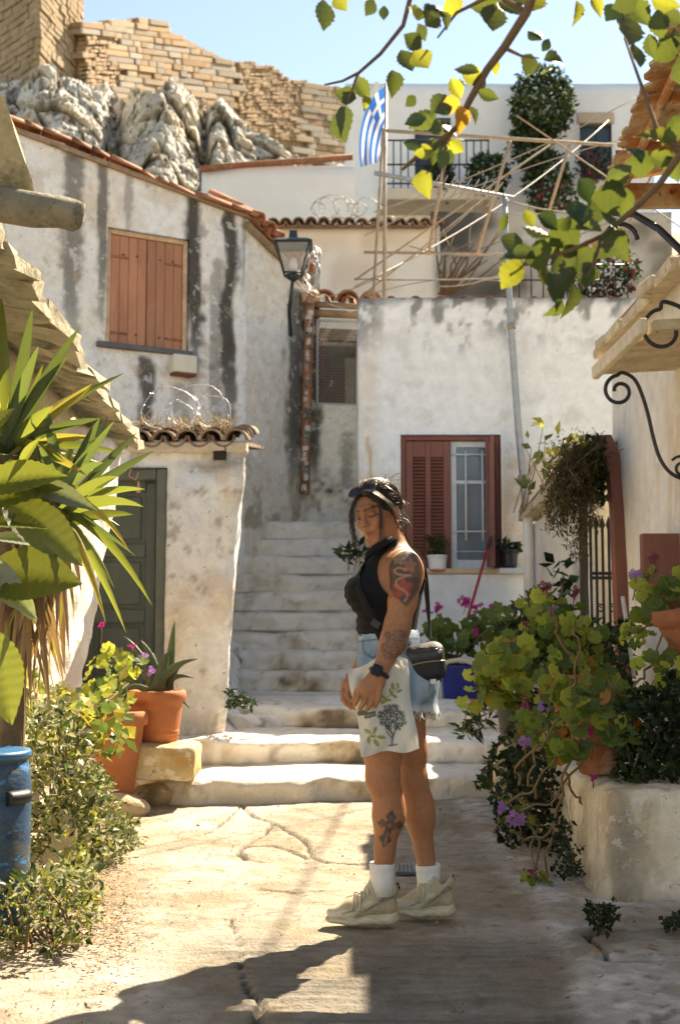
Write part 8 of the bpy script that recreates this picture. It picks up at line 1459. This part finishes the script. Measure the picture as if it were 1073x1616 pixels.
    for pl, n, sp in locks:
        for k in range(n):
            o_ = Vector((rg.gauss(0, sp * .5), rg.gauss(0, sp * .4), rg.gauss(0, sp * .4))); m_ = len(pl); pts = [P(*p_) + o_ * (0.5 + 0.8 * i / m_) for i, p_ in enumerate(pl)]; pts = [Vector(v) for v in smooth_line(pts, 4)]; pts = [v + Vector((0.003 * math.sin(i * .5 + k), 0, 0)) for i, v in enumerate(pts)]; st.tube(pts[:len(pts) - 2 * (k % 4)], 0.0007, 3, cap=False)
    props(st.build('hair_strands', HS, hair), kind='stuff')
    for (dx, dz) in ((0, 0), (0.001, -0.012)): mb = MB(); p = Vector(L(0.083, 0.018, -0.036 + dz)); mb.tube([p + Vector((0.006 * math.cos(a), -0.002, 0.007 * math.sin(a))) for a in np.linspace(0, 6.283, 12)], 0.0016, 5); mb.build('earring', mat('silver', (0.7, 0.68, 0.64), 0.25, 0, metal=1.0), person)
    # ---- socks and shoes
    SOCK = mat('white_sock', (0.76, 0.74, 0.71), 0.95, 0.08, 30, 0.3, 120)
    SH = mat('cream_mesh_upper', attr=True, rough=0.8, var=0.12, vscale=30, bump=0.4, bscale=220); SOLE = mat('cream_rubber', attr=True, rough=0.6, var=0.12, vscale=20, bump=0.1, bscale=80)
    def foot(x0, Yf, ank, sc):
        yb = PX((0.2, Yf, 0.012))[1]; Z = lambda u, v, dy=0.0: npv(P(x0 + u, yb - v, Yf) + Vector((0, dy, 0)))
        mb = MB(); a = Vector(ank); n = 40; V = []
        prof = [(0.040, 0.056), (0.046, 0.058), (0.048, 0.052), (0.0475, 0.034), (0.0455, 0.031), (0.0465, 0.027), (0.0445, 0.0), (0.046, -0.06)]
        mb.lathe(a + Vector((-0.002, 0, -0.0)), prof, n, axis=(-0.02 if x0 < 600 else -0.05, 0, 1)); mb.build('sock', SOCK, person)
        lo_, hi_ = Z(-15, -6, -0.10) - 0.01, Z(135, 80, 0.10) + 0.01; G = SDF(np.minimum(lo_, hi_), np.maximum(lo_, hi_), 0.0032); sq = ((0, 0, 1), 1.35); w = sc
        G.cone(Z(16 * w, 20), Z(45 * w, 26), 0.030, 0.040, 0.02, sq=((0, 0, 1), 1.25)); G.cone(Z(45 * w, 26), Z(80 * w, 36), 0.041, 0.040, 0.02); G.cone(Z(80 * w, 36), Z(100 * w, 30), 0.041, 0.036, 0.02); G.cone(Z(62 * w, 42), Z(84 * w, 56), 0.030, 0.036, 0.02); G.cone(Z(96 * w, 40), Z(104 * w, 56), 0.032, 0.030, 0.02); G.cone(Z(70 * w, 50), Z(78 * w, 66), 0.022, 0.020, 0.012)
        G.cone(Z(91 * w, 60), Z(93 * w, 90), 0.033, 0.036, 0.006, 'sub'); z0 = Z(0, 12)[2]; gg = G.grid(); G.D = np.maximum(G.D, (z0 - gg[2])[None, None, :]).astype(np.float32)
        Vv, Ff = G.surf(); u = (536.5 + (Vv[:, 0]) / Yf * FPX - x0) / w; v = (Vv[:, 2] - Z(0, 0)[2]) / (Yf / FPX)
        cc = np.repeat(np.array([[0.50, 0.41, 0.27]]), len(Vv), 0); cc = mixc(cc, (0.36, 0.28, 0.17), sstep(0.1, 0.3, fbm(Vv, 30, 3, 3)) * 0.35); cc = mixc(cc, (0.68, 0.62, 0.50), sstep(30, 20, v) * sstep(52, 40, u)); uv = np.stack([u, v], 1)
        for pl, wd, col in (([(62, 24), (78, 34), (104, 44)], 1.6, (0.05, 0.07, 0.09)), ([(28, 20), (44, 26), (56, 24)], 1.2, (0.12, 0.14, 0.14)), ([(40, 14), (60, 34), (72, 38)], 3.0, (0.66, 0.60, 0.46)), ([(72, 18), (88, 36), (100, 36)], 3.0, (0.40, 0.33, 0.22)), ([(86, 40), (100, 48), (106, 46)], 1.6, (0.06, 0.08, 0.10)), ([(50, 18), (70, 26), (96, 22)], 1.6, (0.40, 0.33, 0.22)), ([(56, 44), (66, 60)], 6, (0.62, 0.54, 0.40))): cc = mixc(cc, col, np.exp(-(poly_dist(uv, np.array(pl, float)) / wd) ** 2) * 0.85)
        shoe = mesh('shoe', Vv, Ff, SH, person, True, cc)
        G2 = SDF(np.minimum(lo_, hi_), np.maximum(lo_, hi_), 0.0032); f1 = ((0, 0, 1), 2.0)
        G2.cone(Z(18 * w, 10), Z(44 * w, 8), 0.040, 0.046, 0.01, sq=((0, 0, 1), 2.6)); G2.cone(Z(44 * w, 8), Z(70 * w, 10), 0.045, 0.040, 0.01, sq=f1); G2.cone(Z(70 * w, 11), Z(98 * w, 11), 0.042, 0.045, 0.01, sq=((0, 0, 1), 1.75)); G2.cone(Z(100 * w, 20), Z(107 * w, 22), 0.026, 0.022, 0.015)
        gg = G2.grid(); gz_ = gg[2][None, None, :]; gx_ = gg[0][:, None, None]; uu = ((536.5 + gx_ / Yf * FPX) - x0) / w; fl = Z(0, 0)[2] + 0.0 + 0.006 * np.clip((14 - uu) / 10, 0, 2) + 0.010 * np.exp(-((uu - 64) / 9) ** 2) + 0.010 * np.clip((uu - 106) / 8, 0, 2)
        G2.D = np.maximum(G2.D, fl - gz_).astype(np.float32); Vv, Ff = G2.surf(); u = (536.5 + (Vv[:, 0]) / Yf * FPX - x0) / w; v = (Vv[:, 2] - Z(0, 0)[2]) / (Yf / FPX); Vv[:, 1] += 0.0025 * np.sign(Yf - Vv[:, 1]) * (np.sin(u * 0.35 + v * 0.3) > 0.2)
        cc = np.repeat(np.array([[0.60, 0.52, 0.37]]), len(Vv), 0); cc = mixc(cc, (0.36, 0.22, 0.11), sstep(3.2, 1.0, v) * 0.9); cc = mixc(cc, (0.36, 0.28, 0.18), np.exp(-((v - 13 - 3 * np.sin(u * .12)) / 0.9) ** 2) * 0.6); cc = mixc(cc, (0.40, 0.22, 0.10), sstep(10, 4, u) * sstep(8, 14, v) * 0.8)
        mesh('sole', Vv, Ff, SOLE, shoe, True, cc); LC = mat('cream_lace', (0.60, 0.53, 0.38), 0.9, 0.1)
        for k in range(5): mb = MB(); u0, v0 = (44 + 6 * k) * w, 36 + 5.6 * k; mb.tube([Z(u0 + 1, v0 - 6, -0.040), Z(u0 - 1, v0 + 1, -0.022), Z(u0 - 2, v0 + 3, 0.0), Z(u0 - 1, v0 + 1, 0.022)], 0.0042, 6); mb.build('lace', LC, shoe)
        for dx in (-6, 4): mb = MB(); mb.tube([Z(58 * w, 52, -0.028), Z((54 + dx) * w, 56, -0.036), Z((52 + dx) * w, 44, -0.046), Z((50 + dx * 1.2) * w, 28, -0.05)], 0.0034, 6); mb.build('lace', LC, shoe)
        mb = MB(); mb.tube([Z(104 * w, 54), Z(110 * w, 62), Z(117 * w, 66), Z(118 * w, 60), Z(109 * w, 52)], 0.006, 6, flat=((0, 1, 0), 1.5)); mb.build('heel_tab', IRON, shoe)
    foot(512, 4.80, ankL, 1.0); foot(622, 4.93, ankR, 0.80)
    # ---- watch
    w = P(598, 1062, 4.60); ax = (P(600, 1058, 4.60) - P(590, 1078, 4.592)).normalized(); mb = MB(); X_ = ax.orthogonal().normalized(); Y_ = ax.cross(X_); wt = mat('black_strap', (0.012, 0.012, 0.013), 0.5)
    pts = [w + (X_ * math.cos(a) + Y_ * math.sin(a)) * 0.0315 for a in np.linspace(0, 2 * math.pi, 25)]; mb.tube(pts, 0.009, 8, cap=False, flat=(ax, 1.0)); wo = mb.build('wrist_watch', wt, person)
    up = Vector((-0.25, -0.92, 0.3)).normalized(); sx = ax.cross(up).normalized(); up = sx.cross(ax); wc = w + up * 0.036; Q = lambda u, d_, z: wc + sx * u + up * d_ + ax * z; mb = MB(); mb.box(Q, -0.018, 0.018, -0.006, 0.006, -0.021, 0.021, 0.004); mb.build('case', mat('watch_case', (0.03, 0.03, 0.033), 0.3, 0, metal=0.7), wo)
    mb = MB(); mb.box(Q, -0.0155, 0.0155, 0.0062, 0.0075, -0.018, 0.018); mb.build('screen', mat('watch_screen', (0.004, 0.004, 0.006), 0.08, 0), wo)
    # ---- sunglasses on the crown
    t = thing('sunglasses', 'tortoiseshell sunglasses pushed up on top of her hair', 'sunglasses', Vector(L(0, -0.06, 0.12))); TOR = mat('tortoiseshell', (0.06, 0.018, 0.008), 0.25, 0.5, 90, coat=0.5, spots=[((0.28, 0.09, 0.02), 70, 0.56, 0.1, 0.9)]); LEN = mat('dark_lens', (0.010, 0.011, 0.010), 0.16, 0, spec=0.25)
    o_ = np.array([0, -0.062, 0.106]); fu = np.array([0, -0.62, 0.78]); fv = np.array([0, 0.78, 0.62])
    def lens(cx, r1, r2): return [Vector(L(*(o_ + np.array([cx + r1 * math.copysign(abs(math.cos(a)) ** 0.7, math.cos(a)), 0, 0]) + fv * r2 * math.copysign(abs(math.sin(a)) ** 0.7, math.sin(a)) + fu * (-0.25 * cx * cx / 0.03)))) for a in np.linspace(0, 2 * math.pi, 25)]
    for sx_ in (-1, 1):
        rim = lens(sx_ * 0.034, 0.030, 0.024); mb = MB(); mb.tube(rim, 0.0036, 6, cap=False); mb.build('rim', TOR, t); mb = MB(); cc_ = sum(rim[:-1], Vector()) / 24; mb.add([cc_ + Vector(RM @ fu) * 0.002] + rim[:-1], [(0, i + 1, (i + 1) % 24 + 1) for i in range(24)], True); mb.build('lens', LEN, t)
        mb = MB(); mb.tube([Vector(L(*(o_ + np.array([sx_ * 0.066, 0, 0]) + fv * 0.012 - fu * 0.03))), Vector(L(sx_ * 0.080, -0.015, 0.092)), Vector(L(sx_ * 0.084, 0.04, 0.045)), Vector(L(sx_ * 0.083, 0.06, 0.015))], 0.0038, 6); mb.build('temple', TOR, t)
    mb = MB(); mb.tube([Vector(L(*(o_ + np.array([x, 0, 0]) + fu * 0.003 + fv * 0.006))) for x in (-0.007, 0, 0.007)], 0.0036, 6); mb.build('bridge', TOR, t)
    # ---- black shoulder bag
    bagc = P(669, 1046, 4.775); t = thing('shoulder_bag', 'black nylon crossbody bag resting on her hip', 'bag', bagc); G = SDF(npv(bagc) - 0.14, npv(bagc) + 0.14, 0.0035); gg = G.grid(); x, y, z = gg[0][:, None, None] - bagc.x, gg[1][None, :, None] - bagc.y, gg[2][None, None, :] - bagc.z
    zr = z - 0.16 * x; hx = 0.078 + 0.12 * np.clip(-zr, -.1, .1) * -0.5; qq = [np.abs(x + 0.10 * z) - (0.083 - 0.045) , np.abs(y) - (0.052 - 0.035), np.abs(zr) - (0.074 - 0.042)]; G.D = (np.sqrt(sum(np.maximum(v, 0) ** 2 for v in qq)) + np.minimum(np.maximum(qq[0], np.maximum(qq[1], qq[2])), 0) - 0.042).astype(np.float32)
    Vb, Fb = G.surf(); Vb = Vb + 0.004 * np.stack([fbm(Vb, 18, 3, k) for k in (1, 2, 3)], 1); zz = (Vb[:, 2] - bagc.z) - 0.16 * (Vb[:, 0] - bagc.x); cb = np.repeat(np.array([[0.007, 0.007, 0.008]]), len(Vb), 0); cb = mixc(cb, (0.06, 0.06, 0.063), sstep(0.012, 0.030, zz) * (0.7 + 0.3 * fbm(Vb, 40, 2, 3)))
    mesh('pouch', Vb, Fb, mat('black_nylon', attr=True, rough=0.55, var=0.2, vscale=60, bump=0.3, bscale=160), t, True, cb)
    def onbag(x, z): return bagc + Vector((x - 0.10 * z, -0.0, z + 0.16 * x))
    def front(x, z):
        rx = max(abs(x) - 0.038, 0); rz = max(abs(z) - 0.032, 0); d_ = max(0.042 ** 2 - rx * rx - rz * rz, 1e-5); return onbag(x, z) + Vector((0, -(0.018 + math.sqrt(d_)), 0))
    mb = MB(); mb.tube([front(x, 0.004 - 0.006 * (x / 0.07) ** 2) for x in np.linspace(-0.074, 0.074, 16)], 0.0026, 5); mb.build('zip', mat('brass_zip', (0.35, 0.27, 0.14), 0.4, 0.2, metal=0.6), t)
    mb = MB(); mb.tube([front(x, 0.044 + 0.3 * x * x) for x in np.linspace(-0.045, 0.05, 12)], 0.0024, 5); mb.build('zip', mat('black_zip', (0.008, 0.008, 0.008), 0.4), t)
    mb = MB(); mb.lathe(front(0.058, 0.034) + Vector((0, 0.002, 0)), [(0.009, -0.002), (0.009, 0.003), (0, 0.0035)], 10, axis=(0.2, -1, 0.1)); mb.build('badge', mat('grey_badge', (0.35, 0.35, 0.36), 0.4, metal=0.5), t)
    ST = mat('webbing', (0.006, 0.006, 0.006), 0.95, 0.2, 60); sp = [(640, 1022, 4.745), (618, 1020, 4.70), (603, 1008, 4.685), (590, 980, 4.69), (577, 955, 4.70), (565, 928, 4.725), (566, 905, 4.79), (578, 885, 4.875), (600, 868, 4.965), (622, 862, 5.01), (652, 872, 5.03), (668, 900, 5.02), (674, 945, 4.965), (677, 985, 4.89), (681, 1014, 4.80)]
    pts = [P(*p_) for p_ in sp]; fine = []
    for i in range(len(pts) - 1):
        p0, p1, p2, p3 = pts[max(i - 1, 0)], pts[i], pts[i + 1], pts[min(i + 2, len(pts) - 1)]
        for k in range(5): s_ = k / 5; fine.append(0.5 * ((2 * p1) + (p2 - p0) * s_ + (2 * p0 - 5 * p1 + 4 * p2 - p3) * s_ * s_ + (3 * p1 - p0 - 3 * p2 + p3) * s_ ** 3))
    fine.append(pts[-1]); cen3 = P(615, 950, 4.87); Vv = []; n = len(fine)
    for i, p_ in enumerate(fine):
        tg = (fine[min(i + 1, n - 1)] - fine[max(i - 1, 0)]).normalized(); nr = (p_ - cen3); nr.z *= 0.2; nr = (nr - tg * nr.dot(tg)).normalized(); sd = tg.cross(nr)
        Vv += [p_ + sd * 0.015 + nr * 0.002, p_ - sd * 0.015 + nr * 0.002, p_ - sd * 0.015 - nr * 0.001, p_ + sd * 0.015 - nr * 0.001]
    mesh('strap', Vv, [(i * 4 + k, i * 4 + (k + 1) % 4, i * 4 + 4 + (k + 1) % 4, i * 4 + 4 + k) for i in range(n - 1) for k in range(4)], ST, t)
    mb = MB(); p_ = P(593, 984, 4.672); Q = lambda u, d_, z: p_ + Vector((u * .8 + z * 0.5, d_, z * .8 - u * .5)); mb.box(Q, -0.02, 0.02, -0.005, 0.003, -0.015, 0.015, 0.003); mb.build('buckle', IRON, t)
    # ---- white cotton tote hanging from her forearm
    t = thing('tote_bag', 'white cotton tote printed with an olive tree and green sprigs', 'tote bag', P(610, 1190, 4.64)); nu, nv = 84, 120
    TLc, TRc, BRc, BLc = (549, 1056), (641, 1037), (660, 1183), (572, 1192)
    def sheet(Y0, sg):
        V = []; pxs = []
        for j in range(nv + 1):
            for i in range(nu + 1):
                s_, v_ = i / nu, j / nv; x = (TLc[0] * (1 - s_) + TRc[0] * s_) * (1 - v_) + (BLc[0] * (1 - s_) + BRc[0] * s_) * v_; y = (TLc[1] * (1 - s_) + TRc[1] * s_) * (1 - v_) + (BLc[1] * (1 - s_) + BRc[1] * s_) * v_
                y += 3.0 * math.sin(s_ * 9 + 1) * (v_ ** 8) + (-7 * math.sin(math.pi * s_) + 5 * math.sin(s_ * 7)) * (1 - v_) ** 4; x += 2.0 * math.sin(v_ * 8 + s_) * (s_ - .5) * 2
                ed = min(s_, 1 - s_, 1 - v_) ; blg = 0.022 * (1 - math.exp(-ed * 9)) * sg
                wr = 0.010 * abs(math.sin(s_ * 5 - v_ * 3.2 + .6)) ** 3 - 0.012 * abs(math.sin(s_ * 4 + v_ * 2.6 - 1)) ** 4 + 0.014 * math.sin(s_ * 13 - v_ * 8) * math.exp(-v_ * 3.5) + 0.007 * math.sin((s_ - .6) * 20 + v_ * 12) * (1 - v_) ** 1.5 + 0.006 * math.sin(s_ * 6 + v_ * 5) + 0.004 * math.sin(s_ * 17 + 6 * v_ + 2 * math.sin(v_ * 7)) * (v_ ** 2 + .2)
                V.append(tuple(P(x, y, Y0 + blg * -1 + wr + 0.012 * math.sin(v_ * 3)))); pxs.append((x, y))
        return np.array(V), np.array(pxs)
    Va, pa = sheet(4.645, 1); Vc, pc = sheet(4.648, -1); CLO = mat('tote_cotton', attr=True, rough=0.9, var=0.05, vscale=20, bump=0.25, bscale=300, trans=0.25); n0 = len(Va); idx = np.arange(n0).reshape(nv + 1, nu + 1); Fq = np.stack([idx[1:, :-1], idx[1:, 1:], idx[:-1, 1:], idx[:-1, :-1]], -1).reshape(-1, 4)
    ca = np.repeat(np.array([[0.74, 0.72, 0.66]]), n0, 0); GR = (0.30, 0.33, 0.055); TG = (0.085, 0.11, 0.115); p3 = np.concatenate([pa, np.zeros((n0, 1))], 1); nz = fbm(p3, 0.35, 3, 5); nz2 = fbm(p3, 0.9, 2, 7)
    m = np.zeros(n0)
    for (cx, cy, r) in ((603, 1128, 8), (612, 1120, 10), (622, 1121, 10), (631, 1130, 9), (620, 1133, 12), (606, 1138, 8), (634, 1140, 7), (612, 1146, 7), (627, 1146, 7)): m = np.maximum(m, sstep(1.15, 0.7, np.hypot(pa[:, 0] - cx, pa[:, 1] - cy) / r + 0.35 * nz))
    ca = mixc(ca, TG, m * sstep(-0.35, 0.05, nz2 + 0.12)); 
    for pl, w_ in (([(618, 1176), (620, 1160), (612, 1146)], 1.6), ([(620, 1162), (625, 1150), (628, 1142)], 1.2), ([(619, 1166), (610, 1154)], 1.0), ([(613, 1177), (626, 1175)], 1.3)): ca = mixc(ca, TG, np.exp(-(poly_dist(pa, np.array(pl, float)) / w_) ** 2))
    def sprig(pts, leaves):
        nonlocal ca; ca = mixc(ca, GR, np.exp(-(poly_dist(pa, np.array(pts, float)) / 0.8) ** 2) * 0.9)
        for (cx, cy, a, l_, w_) in leaves:
            dx, dy = pa[:, 0] - cx, pa[:, 1] - cy; u_ = dx * math.cos(a) + dy * math.sin(a); v__ = -dx * math.sin(a) + dy * math.cos(a); ca = mixc(ca, GR, sstep(1.1, 0.85, (u_ / l_) ** 2 + (v__ / w_) ** 2) * (0.75 + 0.25 * (v__ > 0)))
    sprig([(600, 1108), (612, 1100), (626, 1086)], [(606, 1108, 2.6, 6, 2.4), (612, 1104, 0.3, 6, 2.2), (617, 1092, 1.2, 7, 2.4), (622, 1098, 0.6, 6, 2.4), (620, 1083, 1.4, 6, 3), (630, 1090, -0.4, 5, 2.4), (628, 1082, 1.3, 5, 2), (604, 1099, 0.6, 5, 2)])
    sprig([(576, 1156), (588, 1158), (600, 1166)], [(580, 1153, 0.4, 6, 2.2), (592, 1152, 1.9, 6, 2.8), (602, 1163, 0.1, 7, 3), (594, 1172, 1.0, 7, 3.6), (582, 1168, 1.6, 6, 3), (588, 1162, 0.2, 5, 2)])
    lab = ((np.abs(pa[:, 0] - 572) < 8) & (np.abs(pa[:, 1] - 1125 - (pa[:, 0] - 572) * -0.05) < 4)) | ((np.abs(pa[:, 0] - 584) < 9) & (np.abs(pa[:, 1] - 1128 + (pa[:, 0] - 584) * 0.25) < 4.5)); ca = mixc(ca, (0.09, 0.11, 0.09), lab * 0.95)
    for k in range(5): ca = mixc(ca, (0.6, 0.6, 0.55), lab * np.exp(-(poly_dist(pa, np.array([(578 + 3 * k, 1131.5 - .7 * k), (578.8 + 3 * k, 1128 - .7 * k)], float)) / 0.6) ** 2) * 0.7)
    Vt_ = np.concatenate([Va, Vc]); Ft_ = np.concatenate([Fq, Fq[:, ::-1] + n0]); ct = np.concatenate([ca, np.repeat(np.array([[0.74, 0.72, 0.66]]), n0, 0)]); mesh('cloth', Vt_, Ft_, CLO, t, True, ct)
    for (a, b, yy) in (((596, 1046), (637, 1044), 4.60), ((590, 1050), (632, 1042), 4.70)):
        A_, B_ = P(*a, yy + 0.02), P(*b, yy + 0.02); mb = MB(); mb.tube([A_ + Vector((0, 0, -0.03)), A_.lerp(B_, 0.2) + Vector((0, 0, 0.008)), A_.lerp(B_, 0.5) + Vector((0, 0, 0.015)), A_.lerp(B_, .8) + Vector((0, 0, 0.01)), B_ + Vector((0, 0, -0.04))], 0.013, 8, flat=((0, 0, 1), 0.4)); mb.build('handle', mat('tote_handle', (0.74, 0.72, 0.66), 0.9, 0.08), t, jit=0.003)
woman()
